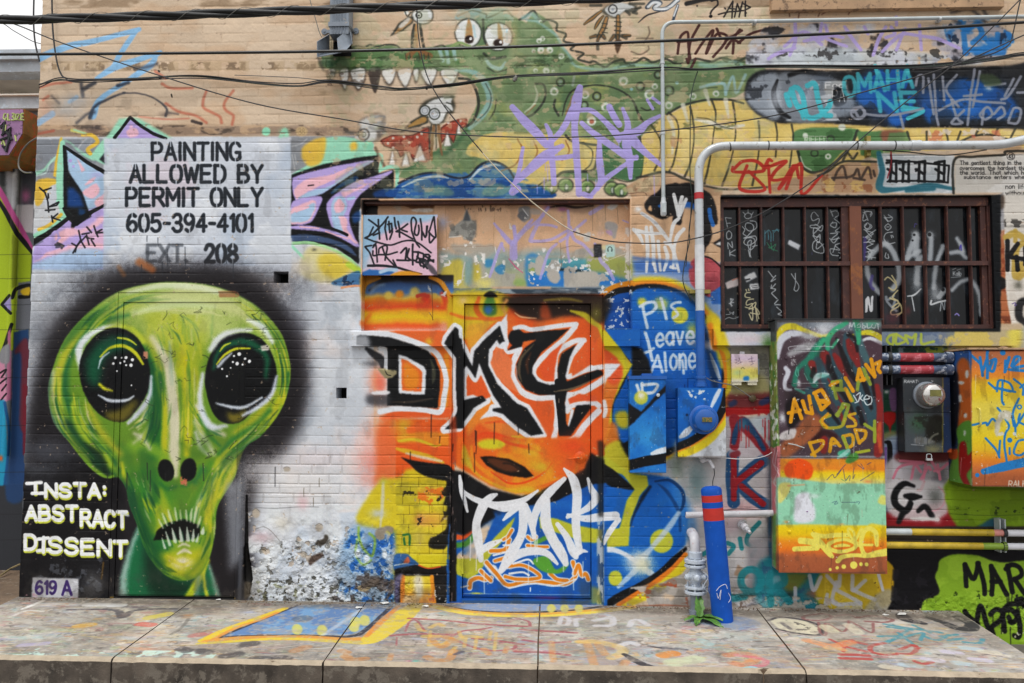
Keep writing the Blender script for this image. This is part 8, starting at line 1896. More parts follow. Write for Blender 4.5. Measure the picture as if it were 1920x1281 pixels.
gx = grid(WXL,WXR,0.013,[h[0][i] for h in holes for i in (0,1)])
gz = grid(WZ0,WZ1,0.013,[h[0][i] for h in holes for i in (2,3)])
nx,nz = len(gx),len(gz)
X,Z = np.meshgrid(gx,gz)
lowrel = blur(relief.astype(np.float32),2)
ci = np.clip(((X-CX0)/RES).astype(int),0,CW-1);ri = np.clip(((CZ1-Z)/RES).astype(int),0,CH-1)
dis = -lowrel[ri,ci]/1000.0*0.55
pin = np.zeros(X.shape,bool);skip = np.zeros((nz-1,nx-1),bool)
cxm = (gx[:-1]+gx[1:])/2;czm = (gz[:-1]+gz[1:])/2
for (a,b,c,d),dep in holes:
 skip |= ((cxm > a) & (cxm < b))[None,:] & ((czm > c) & (czm < d))[:,None]
 pin |= ((X >= a-1e-4) & (X <= b+1e-4) & (Z >= c-1e-4) & (Z <= d+1e-4))
dis[pin] = 0;dis[:,-1] = 0
# ragged brick corner at the left end
edge_j = np.random.RandomState(6).rand(400)
rowi = ((gz-WZ0)/0.0662).astype(int)
Xd = X.copy();Xd[:,0] += (edge_j[rowi]-0.5)*0.010+(3.3-gz)*0.0  # each course ends a little differently
Xd[:,1] = np.maximum(Xd[:,1],Xd[:,0]+0.004)
verts = [np.stack([Xd,dis,Z],-1).reshape(-1,3)]
fid = np.arange(nz*nx).reshape(nz,nx)
q = np.stack([fid[:-1,:-1],fid[:-1,1:],fid[1:,1:],fid[1:,:-1]],-1)[~skip].reshape(-1,4)
faces = [q];base = nz*nx;vx = []
def addquad(p):
 global base
 vx.extend(p);faces.append(np.array([[base,base+1,base+2,base+3]]));base += 4
for (a,b,c,d),dep in holes:
 dq = 0.0
 if (a,b,c,d) == H_OPEN:
  pieces_bottom = [(a,H_DOOR2[0]),(H_DOOR2[1],b)]
 else: pieces_bottom = [(a,b)]
 addquad([(a,0,c),(a,0,d),(a,dep,d),(a,dep,c)])
 addquad([(b,0,d),(b,0,c),(b,dep,c),(b,dep,d)])
 if (a,b,c,d) != H_DOOR2: addquad([(a,0,d),(b,0,d),(b,dep,d),(a,dep,d)])
 if c > 0.01 and (a,b,c,d) != H_DOOR2:
  for p0,p1 in pieces_bottom: addquad([(p1,0,c),(p0,0,c),(p0,dep,c),(p1,dep,c)])
# the end of the wall and its back
for i in range(nz-1): addquad([(Xd[i,0],dis[i,0],gz[i]),(Xd[i+1,0],dis[i+1,0],gz[i+1]),(Xd[i+1,0],3.0,gz[i+1]),(Xd[i,0],3.0,gz[i])])
addquad([(WXL,0.3,WZ1),(WXR,0.3,WZ1),(WXR,0.0,WZ1),(WXL,0.0,WZ1)])
verts.append(np.array(vx,float));verts = np.vstack(verts);faces = np.vstack(faces)
me = bpy.data.meshes.new("wall")
me.from_pydata(verts.tolist(),[],faces.tolist());me.update()
uvl = me.uv_layers.new(name="paint")
li = np.zeros(len(me.loops),np.int32);me.loops.foreach_get("vertex_index",li)
vv = verts[li];u_ = (vv[:,0]-CX0)/(CX1-CX0);v_ = (vv[:,2]-CZ0)/(CZ1-CZ0)
uvl.data.foreach_set("uv",np.stack([u_,v_],1).astype(np.float32).ravel())
me.materials.append(M_WALL);me.polygons.foreach_set("use_smooth",np.ones(len(me.polygons),bool))
me.set_sharp_from_angle(angle=1.0)
wall = bpy.data.objects.new("wall",me);coll.objects.link(wall);wall.parent = bld

def wall_part(name,rects,material,uv=puv,bevel=0.0,parent=bld,label=None,smooth=False):
 """boxes given as (x0,x1,y0,y1,z0,z1) joined into one part"""
 bm = bmesh.new()
 for r in rects: box(bm,*r)
 return build(name,bm,material,parent,uv,smooth,bevel,label)

# dark inside of the little wall holes
for h in (H_V1,H_V2):
 wall_part("drain_hole",[(h[0]-0.01,h[1]+0.01,0.158,0.17,h[2]-0.01,h[3]+0.01)],M_HOLE)
# painted-over steel door (the head is painted across it)
a,b,c,d = H_DOOR1
fw = (P(226,700)[0]-P(216,700)[0])
d1 = wall_part("door",[(a+fw+0.004,b-fw-0.003,0.010,0.045,0.018,d-0.072)],M_DOOR,bevel=0.002,label="flush steel door hidden under the green painted face")
wall_part("frame",[(a+0.002,a+fw,0.004,0.049,0.0,d-0.002),(b-fw,b-0.002,0.004,0.049,0.0,d-0.002),(a+fw,b-fw,0.004,0.049,d-0.068,d-0.002)],M_DOOR,parent=d1,bevel=0.0015)
wall_part("door_sweep",[(a+fw+0.006,b-fw-0.006,0.002,0.0095,0.03,0.052)],M_DOOR,parent=d1)
wall_part("threshold",[(a+fw,b-fw,0.005,0.06,-0.01,0.010)],M_HOLE,parent=d1)
# boarded opening
a,b,c,d = H_OPEN
wall_part("boarding",[(a-0.02,b+0.02,0.10,0.125,c-0.02,d+0.02)],M_DOOR,label="peeling boards closing the old opening above the door")
lip = rect_px(679,372,1183,380,0.0)
wall_part("steel_lintel",[(a+0.004,b-0.004,0.03,0.098,d-0.020,d-0.003)],M_RUST)
sL = rect_px(656,622,848,649,-0.045);sR = rect_px(1132,616,1200,649,-0.045)
wall_part("sill",[(sL[0],sL[1],-0.045,0.098,sL[2],sL[3])],M_DOOR,bevel=0.006)
wall_part("sill",[(sR[0],sR[1],-0.045,0.098,sR[2],sR[3])],M_DOOR,bevel=0.006)
# orange and blue door
a,b,c,d = H_DOOR2
top = P(990,553,0.02)[2]
lx0,lx1 = P(869,850,0.05)[0],P(1108,850,0.05)[0]
lz1 = P(990,571,0.05)[2]
d2 = wall_part("door",[(lx0+0.004,lx1-0.004,0.05,0.09,0.036,lz1-0.002)],M_DOOR,bevel=0.0025,label="steel door painted orange above and blue below with white letters")
wall_part("frame",[(a+0.003,lx0-0.001,0.016,0.098,0.0,top),(lx1+0.001,b-0.003,0.016,0.098,0.0,top),(lx0-0.001,lx1+0.001,0.016,0.098,lz1+0.004,top)],M_DOOR,parent=d2,bevel=0.003)
wall_part("threshold",[(lx0,lx1,0.012,0.09,0.0,0.030)],M_DOOR,parent=d2,bevel=0.003)
wall_part("kick_rail",[(lx0+0.012,lx1-0.012,0.044,0.0495,P(990,1116,0.05)[2],P(990,1111,0.05)[2])],M_DOOR,parent=d2)
hl = rect_px(842,541,1133,552,-0.02)
wall_part("door_head_board",[(hl[0],hl[1],0.004,0.098,hl[2],hl[3])],M_DOOR,bevel=0.003)
for py0,py1 in ((617,646),(830,860),(1044,1076)):
 bm = bmesh.new();p0 = P(867,py1,0.012);p1 = P(867,py0,0.012)
 tube(bm,[(p0[0],0.012,p0[2]),(p0[0],0.012,p1[2])],0.008,10)
 build("hinge",bm,M_DOOR,d2,puv,True)
bm = bmesh.new();pc = P(1088,858,0.03)
lathe(bm,[(0,0.040),(0.006,0.040),(0.010,0.034),(0.016,0.022),(0.022,0.020),(0.024,0.008)],(pc[0],0.05,pc[2]),(0,-1,0))
lock = build("lock_rose",bm,M_DOOR,d2,puv,True)
bm = bmesh.new();tube(bm,[P(1088,858,0.02),P(1072,860,0.022),P(1064,860,0.026)],[0.007,0.006,0.004],8);build("handle",bm,M_DOOR,d2,puv,True)
wall_part("added_dark_backing",[(a+0.003,b-0.003,0.0985,0.12,0.0,c+d*0+H_OPEN[2]-0.03)],M_HOLE,None,0,d2)  # black plate added behind the door so its gaps look dark
wall_part("added_dark_backing",[(H_DOOR1[0]-0.01,H_DOOR1[1]+0.01,0.0495,0.06,0.0,H_DOOR1[3])],M_HOLE,None,0,d1)  # same added black plate, darkening the gaps of the flush door
# window: steel frame, bars and glass behind
a,b,c,d = H_WIN
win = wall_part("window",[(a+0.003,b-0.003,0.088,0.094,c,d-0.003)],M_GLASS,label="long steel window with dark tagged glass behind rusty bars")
fr = []
yf0,yf1 = 0.045,0.082
def px_x(px,py=495,y=0.055): return P(px,py,y)[0]
def px_z(py,px=1600,y=0.055): return P(px,py,y)[2]
fr += [(a+0.003,b-0.003,0.040,0.084,px_z(388),d-0.003)]
fr += [(a+0.003,px_x(1357),0.040,0.084,c,px_z(388)-0.001),(px_x(1851),px_x(1861),0.040,0.084,c,px_z(388)-0.001)]
fr += [(px_x(1357)+0.001,px_x(1851)-0.001,0.040,0.084,c,px_z(609))]
fr += [(px_x(1579),px_x(1592),0.052,0.084,px_z(609)+0.001,px_z(388)-0.001),(px_x(1840),px_x(1850),0.052,0.084,px_z(609)+0.001,px_z(388)-0.001)]
wall_part("frame",fr,M_RUST,None,0.002,win)
wall_part("jamb_filler",[(px_x(1861)+0.001,b-0.003,0.030,0.084,c,px_z(388)-0.001)],M_RUST,None,0.0,win)
wall_part("mullion",[(px_x(1592.5),px_x(1614),0.028,0.084,px_z(609)+0.001,px_z(388)-0.001)],M_MULL,None,0.003,win)
for bx in (1387,1428,1469.5,1510,1552,1652.5,1694,1735,1777,1820):
 x = px_x(bx)
 bm = bmesh.new();box(bm,x-0.0065,x+0.0065,yf0,0.078,px_z(609)+0.001,px_z(388)-0.001)
 box(bm,x-0.0025,x+0.0025,yf0-0.006,yf0-0.0005,px_z(609)+0.001,px_z(388)-0.001)
 build("bar",bm,M_RUST,win,None)
wall_part("cross_rail",[(px_x(1357),px_x(1592)-0.001,0.030,0.0435,px_z(499),px_z(491)),(px_x(1614)+0.001,px_x(1850),0.030,0.0435,px_z(499),px_z(491))],M_RUST,None,0.002,win)
wl = rect_px(1338,616,1906,648,-0.06)
wall_part("window_sill",[(wl[0],wl[1],-0.06,0.115,wl[2],wl[3])],M_DOOR,bevel=0.008)
lg = rect_px(1446,-12,1882,16,-0.05)
wall_part("upper_sill",[(lg[0],lg[1],-0.055,0.02,lg[2],lg[3])],M_LEDGE,None,0.008)

# ---- boxes and cabinets fixed to the wall ----------------------------------------------------------------
def wall_box(name,label,cat,px,dep,lip=0.0,mat_=None,back=0.006):
 """a sheet-metal box whose front covers these pixels; returns root, extents"""
 x0,x1,z0,z1 = rect_px(*px,-dep)
 root = thing(name,label,cat,((x0+x1)/2,-back,z0))
 bm = bmesh.new();box(bm,x0+0.004,x1-0.004,-dep+0.012,-back,z0+0.004,z1-0.004)
 build("body",bm,mat_ or M_BOX,root,puv,bevel=0.003)
 return root,x0,x1,z0,z1

# tall cabinet under the window
r,x0,x1,z0,z1 = wall_box("electrical_cabinet","tall electrical cabinet with graffiti hand above and orange, mint and brown bands below","electrical cabinet",(1457,600,1658,1075),0.195)
zm = P(1560,858,-0.195)[2]
bm = bmesh.new();box(bm,x0,x1,-0.197,-0.182,z0,zm-0.003);build("lower_door",bm,M_BOX,r,puv,bevel=0.002)
bm = bmesh.new();box(bm,x0,x1,-0.197,-0.182,zm+0.001,z1);build("upper_door",bm,M_BOX,r,puv,bevel=0.002)
bm = bmesh.new();box(bm,x0-0.008,x1+0.008,-0.206,-0.004,z1+0.001,z1+0.008);build("rain_cap",bm,M_DIM,r,None)
for py,px in ((672,1474),(832,1473),(997,1480),(958,1513)):
 bm = bmesh.new();p = P(px,py,-0.197);lathe(bm,[(0,0.011 if px != 1513 else 0.004),(0.007,0.009 if px != 1513 else 0.003),(0.009,0.003)],(p[0],-0.197,p[2]),(0,-1,0),14);build("screw_latch",bm,M_BOX,r,puv,True)
bm = bmesh.new();tube(bm,bend([P(1478,832,-0.205),P(1490,834,-0.212),P(1508,840,-0.205)],0.02),0.003,8);build("latch_handle",bm,M_GALV2,r,None,True)
for py in (656,718,727,798):
 bm = bmesh.new();a = P(1478,py,-0.1995);b = P(1548,py,-0.1995);box(bm,a[0],b[0],-0.2005,-0.1972,a[2]-0.0025,a[2]+0.0025);build("tape_strip",bm,M_BOX,r,puv)

# cabinet at the right edge
r,x0,x1,z0,z1 = wall_box("electrical_cabinet","wide electrical cabinet painted orange, yellow and brown with blue handwriting","electrical cabinet",(1820,656,2040,913),0.33)
bm = bmesh.new();box(bm,x0,x1,-0.332,-0.317,z0,z1-0.012);build("door",bm,M_BOX,r,puv,bevel=0.002)
bm = bmesh.new();box(bm,x0-0.006,x1+0.006,-0.340,-0.004,z1+0.001,z1+0.012);build("rain_cap",bm,M_LEDGE,r,None,bevel=0.003)
bm = bmesh.new();pa = P(1834,765,-0.34);pb = P(1836,800,-0.34)
tube(bm,bend([(pa[0],-0.333,pa[2]),(pa[0],-0.362,pa[2]-0.004),(pb[0],-0.362,pb[2]+0.01),(pb[0],-0.333,pb[2])],0.014),0.006,8);build("handle",bm,plain("yellow_handle",'#d3c456',0.45,0,0.2,30),r,None,True)
bm = bmesh.new();p = P(1881,649,-0.2);lathe(bm,[(0,0.028),(0.012,0.024),(0.016,0.006)],(p[0],-0.2,z1+0.012),(0,0,1),16);build("hub_cap",bm,M_LEDGE,r,None,True)

# dark meter box with a silver dome
r,x0,x1,z0,z1 = wall_box("electricity_meter_box","dark grey meter box with a protruding silver dome and stencilled faces","meter box",(1694,708,1782,848),0.115)
zc = P(1737,773,-0.115)[2]
bm = bmesh.new();box(bm,x0,x1,-0.118,-0.104,zc+0.001,z1);build("upper_cover",bm,M_BOX,r,puv,bevel=0.002)
bm = bmesh.new();box(bm,x0+0.002,x1-0.001,-0.121,-0.104,z0,zc-0.002);build("lower_cover",bm,M_BOX,r,puv,bevel=0.002)
pc = P(1737,741,-0.118);c0 = (pc[0],-0.118,pc[2])
bm = bmesh.new();lathe(bm,[(0,0.088),(0.014,0.088),(0.018,0.080)],c0,(0,-1,0),36);build("meter_ring",bm,M_GREY,r,None,True)
bm = bmesh.new();lathe(bm,[(0.012,0.079),(0.09,0.077),(0.115,0.072),(0.128,0.060),(0.134,0.040),(0.136,0.012)],c0,(0,-1,0),40);dome = build("meter_dome",bm,M_CHROME,r,None,True)
bm = bmesh.new();box(bm,c0[0]-0.035,c0[0]+0.035,-0.2565,-0.250,c0[2]-0.008,c0[2]+0.034);build("dial_window",bm,M_DIAL,dome,None,bevel=0.003)
bm = bmesh.new();p = P(1742,856,-0.11)
tube(bm,bend([(p[0]-0.016,-0.11,p[2]-0.02),(p[0]-0.016,-0.11,p[2]+0.016),(p[0]+0.016,-0.11,p[2]+0.016),(p[0]+0.016,-0.11,p[2]-0.02)],0.012),0.0035,8);box(bm,p[0]-0.019,p[0]+0.019,-0.118,-0.102,p[2]-0.026,p[2]-0.012);build("padlock",bm,M_GALV,r,None,True)

# blue boxes inside the painted circle
r,x0,x1,z0,z1 = wall_box("breaker_box","blue painted breaker box with a black arrow and white letter, left of the round meter","breaker box",(1180,706,1249,888),0.125)
bm = bmesh.new();box(bm,x0+0.002,x1-0.002,-0.128,-0.114,z0+0.004,z1-0.020);build("cover",bm,M_BOX,r,puv,bevel=0.002)
bm = bmesh.new();box(bm,x0-0.004,x1+0.006,-0.134,-0.004,z1-0.018,z1+0.004);build("rain_lid",bm,M_BLUED,r,None,bevel=0.003)
p = P(1212,702,-0.07);bm = bmesh.new();box(bm,p[0]-0.032,p[0]+0.032,-0.10,-0.04,z1+0.005,z1+0.020);build("hub_plate",bm,M_BLUED,r,None,bevel=0.004)
bm = bmesh.new();p = P(1234,741,-0.129);lathe(bm,[(0,0.012),(0.006,0.011),(0.008,0.004)],(p[0],-0.128,p[2]),(0,-1,0),14);build("seal",bm,M_GALV,r,None,True)
r,x0,x1,z0,z1 = wall_box("electricity_meter_box","blue and white meter box with a round blue meter on its face","meter box",(1271,727,1361,858),0.125)
bm = bmesh.new();box(bm,x0+0.001,x1-0.001,-0.128,-0.114,z0+0.001,z1-0.001);build("cover",bm,M_BOX,r,puv,bevel=0.003)
pc = P(1319,787,-0.13);c0 = (pc[0],-0.128,pc[2])
bm = bmesh.new();lathe(bm,[(0,0.096),(0.012,0.096),(0.018,0.088)],c0,(0,-1,0),36);build("meter_ring",bm,M_BLUED,r,None,True)
bm = bmesh.new();lathe(bm,[(0.012,0.080),(0.06,0.078),(0.085,0.070),(0.094,0.052),(0.097,0.012)],c0,(0,-1,0),40);dome = build("meter_dome",bm,M_BLUED,r,None,True)
bm = bmesh.new();box(bm,c0[0]-0.026,c0[0]+0.038,-0.232,-0.222,c0[2]-0.012,c0[2]+0.018);build("maker_plate",bm,plain("worn_plate",'#8a6a2c',0.5,0,0.5,60,'#3f5a30',0.5),dome,None,bevel=0.002)

# telephone junction box
r,x0,x1,z0,z1 = wall_box("junction_box","small pale pink and yellow junction box under the window sill","junction box",(1373,664,1420,716),0.062)
bm = bmesh.new();box(bm,x0-0.005,x1+0.002,-0.066,-0.054,z0,z1);build("cover",bm,M_BOX,r,puv,bevel=0.005)
for q in (0.0,0.62):
 bm = bmesh.new();xa = x0+(x1-x0)*q;box(bm,xa,xa+(x1-x0)*0.36,-0.06,-0.012,z0-0.022,z0+0.004);build("entry_boot",bm,M_BOX,r,puv,bevel=0.003)
bm = bmesh.new();box(bm,x0+0.06,x0+0.09,-0.03,-0.006,z1+0.001,z1+0.018);build("fixing_tab",bm,M_WHITEP,r,None,bevel=0.003)
bm = bmesh.new();box(bm,x1+0.003,x1+0.016,-0.05,-0.006,z0+0.05,z1-0.03);build("side_terminal",bm,M_GREY,r,None,bevel=0.002)

# tag board
x0,x1,z0,z1 = rect_px(679,403,820,516,0.01)
r = thing("plywood_board","small pink and light blue board covered in black handstyle tags","board",((x0+x1)/2,0.06,z0))
bm = bmesh.new();box(bm,x0,x1,0.010,0.030,z0,z1);build("panel",bm,M_BOX,r,puv,bevel=0.002)
for za in (z0+0.012,z1-0.05):
 bm = bmesh.new();box(bm,x0+0.02,x1-0.01,0.0305,0.0985,za,za+0.038);build("batten",bm,M_LEDGE,r,None)

# ---- conduits and pipes ------------------------------------------------------------------------------------
def strap(bm,p,r,axis='z',w=0.016):
 if axis == 'z': lathe(bm,[(-w/2,r+0.003),(w/2,r+0.003)],p,(0,0,1),14)
 else: lathe(bm,[(-w/2,r+0.003),(w/2,r+0.003)],p,(1,0,0),14)

# thick service conduit: out of the blue meter, up, over the window and away
cy = -0.09
pts = [P(1314,724,cy),P(1309,400,cy),P(1309,274,cy),P(1700,273,cy),P(1880,272,cy),P(1935,258,cy),P(2020,256,cy)]
pts[1] = (pts[0][0],cy,pts[1][2]);pts[2] = (pts[0][0],cy,pts[2][2])
r = thing("service_conduit","thick galvanised conduit rising from the blue meter and running over the window","conduit",(pts[0][0],cy,pts[0][2]))
path = bend(pts[:4],0.20,9)+bend(pts[3:],0.10,6)[1:]
zs = {"blue": P(1309,583,cy)[2],"w0": P(1309,543,cy)[2],"w1": P(1309,460,cy)[2]}
x = pts[0][0]
bm = bmesh.new();tube(bm,[(x,cy,pts[0][2]),(x,cy,zs["blue"])],0.030,18);build("painted_length",bm,M_BLUED,r,None,True)
bm = bmesh.new();tube(bm,[(x,cy,zs["blue"]+0.0005)]+path[1:],0.0295,18);build("pipe",bm,M_GALV,r,None,True)
bm = bmesh.new();tube(bm,[(x,cy,zs["w0"]),(x,cy,zs["w1"])],0.0315,18);build("white_wrap",bm,M_WTAPE,r,None,True)
bm = bmesh.new();tube(bm,[(x,cy,P(1309,374,cy)[2]),(x,cy,P(1309,362,cy)[2])],0.0315,18);build("red_tape",bm,M_REDTAPE,r,None,True)
bm = bmesh.new();lathe(bm,[(0,0.041),(0.02,0.041),(0.022,0.034),(0.05,0.034),(0.052,0.040),(0.066,0.040),(0.068,0.033)],(x,cy,z1*0+P(1314,725,cy)[2]),(0,0,1),20);build("hub",bm,M_BLUED,r,None,True)
for px in (1440,1606,1677):
 bm = bmesh.new();p = P(px,273,cy);lathe(bm,[(-0.003,0.0325),(0.003,0.0325)],p,(1,0,0),16);build("cable_tie",bm,M_BLACK,r,None,True)
bm = bmesh.new();p = P(1366,276,cy);lathe(bm,[(-0.003,0.0325),(0.003,0.0325)],P(1368,275,cy),(1,0,0.2),16);build("cable_tie",bm,M_BLACK,r,None,True)
bm = bmesh.new();lathe(bm,[(-0.034,0.034),(-0.02,0.037),(0,0.034),(0.02,0.037),(0.034,0.034)],P(1717,273,cy),(1,0,0),18);build("coupling",bm,M_GALV,r,None,True)
bm = bmesh.new();p = P(1633,268,cy);box(bm,p[0]-0.014,p[0]+0.014,-0.052,-0.004,p[2]-0.075,p[2]+0.06);build("clamp",bm,M_BRASS,r,None)
bm = bmesh.new();p = P(1318,547,-0.05);box(bm,p[0]-0.09,p[0]+0.05,-0.058,-0.004,p[2]-0.012,p[2]+0.012);build("strut_clamp",bm,M_BRASS,r,None)

# thin conduit
cy = -0.05
pts = [P(1244,396,cy),P(1240,120,cy),P(1238,42,cy),P(1430,40,cy),P(1935,31,cy)]
pts[1] = (pts[0][0],cy,pts[1][2]);pts[2] = (pts[0][0],cy,pts[2][2])
r = thing("thin_conduit","thin pale conduit dropping past the reptile mural with a rounded fitting at its foot","conduit",pts[0])
bm = bmesh.new();tube(bm,bend(pts,0.095,9),0.0135,14);build("pipe",bm,M_GALV2,r,None,True)
bm = bmesh.new();pa = Vector([float(v) for v in pts[0]])
lathe(bm,[(-0.035,0.004),(-0.033,0.016),(-0.02,0.021),(0.06,0.021),(0.068,0.017),(0.09,0.016),(0.092,0.013)],pa,(0,0,1),18);build("end_fitting",bm,M_GALV,r,None,True)
bm = bmesh.new();box(bm,pa.x-0.013,pa.x+0.013,pa.y-0.026,pa.y-0.019,pa.z-0.015,pa.z+0.05);build("cover_plate",bm,M_GALV2,r,None,bevel=0.006)
for px,py,ax in ((1241,118,'z'),(1241,250,'z'),(1416,41,'x'),(1762,36,'x')):
 bm = bmesh.new();p = P(px,py,cy);strap(bm,(pts[0][0] if ax == 'z' else p[0],cy,p[2]),0.0135,ax);box(bm,p[0]-0.012,p[0]+0.012,cy+0.012,-0.004,p[2]-0.008,p[2]+0.008);build("strap",bm,M_GALV,r,None,True)

# pairs of pipes between the cabinets
def pipe_pair(y_px,r_,cy,spans,label,grp,extra=None):
 p0 = P(spans[0][0],y_px,cy)
 root = thing("conduit_pipe",label,"pipe",(p0[0],cy,p0[2]),grp)
 for xa,xb,m_,nm in spans:
  bm = bmesh.new();a = P(xa,y_px,cy);b = P(xb,y_px+(xb-xa)*0.0025,cy)
  tube(bm,[(a[0],cy,p0[2]),(b[0],cy,p0[2])],r_ if nm != "collar" else r_+0.007,18);build(nm,bm,m_,root,None,True)
 if extra:
  for px in extra:
   bm = bmesh.new();p = P(px,y_px,cy);lathe(bm,[(-0.011,r_+0.007),(0.011,r_+0.007)],(p[0],cy,p0[2]),(1,0,0),16)
   box(bm,p[0]-0.012,p[0]+0.012,cy+r_,-0.004,p0[2]-0.014,p0[2]+0.014);build("pipe_clamp",bm,M_DIM,root,None,True)
 return root
pipe_pair(670,0.029,-0.11,[(1648,1686,M_PIPEB,"pipe"),(1686,1748,M_PIPER,"red_length"),(1748,1778,M_PIPEB,"pipe"),(1772,1785,M_PIPEB,"collar")],"upper of the two blue and red sprayed pipes above the meter","pipes joining the two cabinets",(1667,))
pipe_pair(693,0.029,-0.11,[(1648,1686,M_PIPEB,"pipe"),(1686,1748,M_PIPER,"red_length"),(1748,1778,M_PIPEB,"pipe"),(1772,1785,M_PIPEB,"collar")],"lower of the two blue and red sprayed pipes above the meter","pipes joining the two cabinets",(1667,))
pipe_pair(997,0.022,-0.10,[(1654,1708,M_GALV2,"pipe"),(1708,1862,M_PIPEY,"yellow_length"),(1862,1880,M_PIPEK,"pipe"),(1887,2040,M_PIPEW,"white_length")],"upper pipe near the ground, yellow turning white on the right","low pipes over the green wall",(1883,))
pipe_pair(1022,0.022,-0.10,[(1654,1842,M_PIPEY,"yellow_length"),(1842,1880,M_PIPEG,"green_length"),(1880,1886,M_PIPEG,"collar"),(1887,2040,M_PIPEW,"white_length")],"lower pipe near the ground, yellow then green then white","low pipes over the green wall",(1883,))
p = P(1874,1005,-0.03);bm = bmesh.new();za,zb = P(1874,972,-0.03)[2],P(1874,1034,-0.03)[2]
for dx in (-0.02,0.012): box(bm,p[0]+dx,p[0]+dx+0.008,-0.075,-0.004,zb,za)
box(bm,p[0]-0.012,p[0]+0.012,-0.02,-0.004,zb,za)
tag(build("strut_rail",bm,M_GALV2),"upright steel channel holding the two low pipes to the green wall","strut")
p = P(1661,660,-0.03);bm = bmesh.new();za,zb = P(1661,648,-0.03)[2],P(1661,722,-0.03)[2]
for dx in (-0.016,0.016): box(bm,p[0]+dx-0.004,p[0]+dx+0.004,-0.08,-0.004,zb,za)
tag(build("strut_rail",bm,M_DIM),"dark upright channel behind the blue and red pipes beside the tall cabinet","strut")

# open-ended white pipe behind the bollard
cy = -0.05;a = P(1286,966,cy);b = P(1449,962,cy)
r = thing("white_pipe","short white horizontal pipe with an open end behind the blue bollard","pipe",(a[0],cy,a[2]))
bm = bmesh.new();tube(bm,[(a[0],cy,a[2]),(b[0],cy,b[2])],0.021,16,cap=False);tube(bm,[(a[0],cy,a[2]),(b[0],cy,b[2])],0.017,16,cap=False);build("pipe",bm,M_WHITEP,r,None,True)
bm = bmesh.new();lathe(bm,[(0,0.017),(0.003,0.017)],(a[0]+0.03,cy,a[2]),(1,0,0),16);build("dark_bore",bm,M_HOLE,r,None)
for px in (1440,):
 bm = bmesh.new();p = P(px,963,cy);strap(bm,(p[0],cy,p[2]),0.021,'x');box(bm,p[0]-0.01,p[0]+0.01,cy+0.02,-0.004,p[2]-0.01,p[2]+0.01);build("strap",bm,M_WHITEP,r,None,True)

# gas riser
gy = -0.15
r = thing("gas_riser","white painted gas riser with two bolted flanges beside the leaning blue bollard","gas pipe",(P(1304,1150,gy)[0],gy,PG(1304,1152)[2]))
gx_ = P(1304,1080,gy)[0]
def gz_(py): return P(1304,py,gy)[2]
bm = bmesh.new();tube(bm,[(gx_,gy,SLOPE*gy-0.03),(gx_,gy,gz_(1112))],0.034,18);build("lower_pipe",bm,M_GREY,r,None,True)
bm = bmesh.new();lathe(bm,[(0,0.044),(0.03,0.044),(0.034,0.036)],(gx_,gy,SLOPE*gy-0.004),(0,0,1),18);build("foot_collar",bm,M_GREY,r,None,True)
for pa,pb,nm in ((1113,1107,"flange"),(1103,1098,"flange"),(1063,1058,"flange"),(1055,1048,"flange")):
 bm = bmesh.new();lathe(bm,[(0,0.068),(0.003,0.071),(gz_(pb)-gz_(pa)-0.003,0.071),(gz_(pb)-gz_(pa),0.068)],(gx_,gy,gz_(pa)),(0,0,1),24);fl = build(nm,bm,M_VALVE,r,None,True)
for za in (gz_(1103),gz_(1056)):
 for k in range(6):
  t = k*math.pi/3+0.3;bm = bmesh.new();lathe(bm,[(-0.032,0.0065),(0.034,0.0065)],(gx_+0.058*math.cos(t),gy+0.056*math.sin(t),za),(0,0,1),6);build("bolt",bm,M_VALVE,r,None)
bm = bmesh.new();lathe(bm,[(0,0.036),(0.04,0.034),(0.06,0.05),(0.10,0.052),(0.12,0.036),(gz_(1056)-gz_(1104),0.036)],(gx_,gy,gz_(1104)),(0,0,1),24);build("valve_body",bm,M_VALVE,r,None,True)
for sx,tx_,rr in ((-1,0.0,0.02),(1,0.3,0.02),(0,-1,0.022)):
 bm = bmesh.new();ax = (sx,-0.6,0) if sx else (0,-1,0);lathe(bm,[(0.03,rr),(0.075,rr),(0.078,rr*0.8),(0.085,rr*0.5)],(gx_,gy,gz_(1080)),ax,16);build("port_cap",bm,M_VALVE,r,None,True)
bm = bmesh.new();zt = gz_(1047)
tube(bm,bend([(gx_,gy,zt),(gx_,gy,gz_(1009)),(gx_-0.002,-0.02,gz_(1004))],0.09,8),0.033,18);build("elbow",bm,M_WHITEP,r,None,True)
bm = bmesh.new();lathe(bm,[(0,0.045),(0.04,0.045),(0.046,0.036)],(gx_,gy,zt),(0,0,1),20);build("neck_collar",bm,M_VALVE,r,None,True)
rr_ = random.Random(5)
for k in range(3):
 bm = bmesh.new();a = V(1316+k*3,1070+k*6,gy-0.03)
 pts = [a,a+Vector((0.03,-0.05,-0.03)),a+Vector((0.0+0.02*k,-0.06,-0.09)),a+Vector((0.05,-0.05,-0.13)),a+Vector((0.09+0.01*k,-0.05,-0.10)),a+Vector((0.10,-0.05,-0.06))]
 tube(bm,spline(pts,5),0.0025,6);build("loose_wire",bm,M_VALVE if k != 1 else M_BLUED,r,None,True)

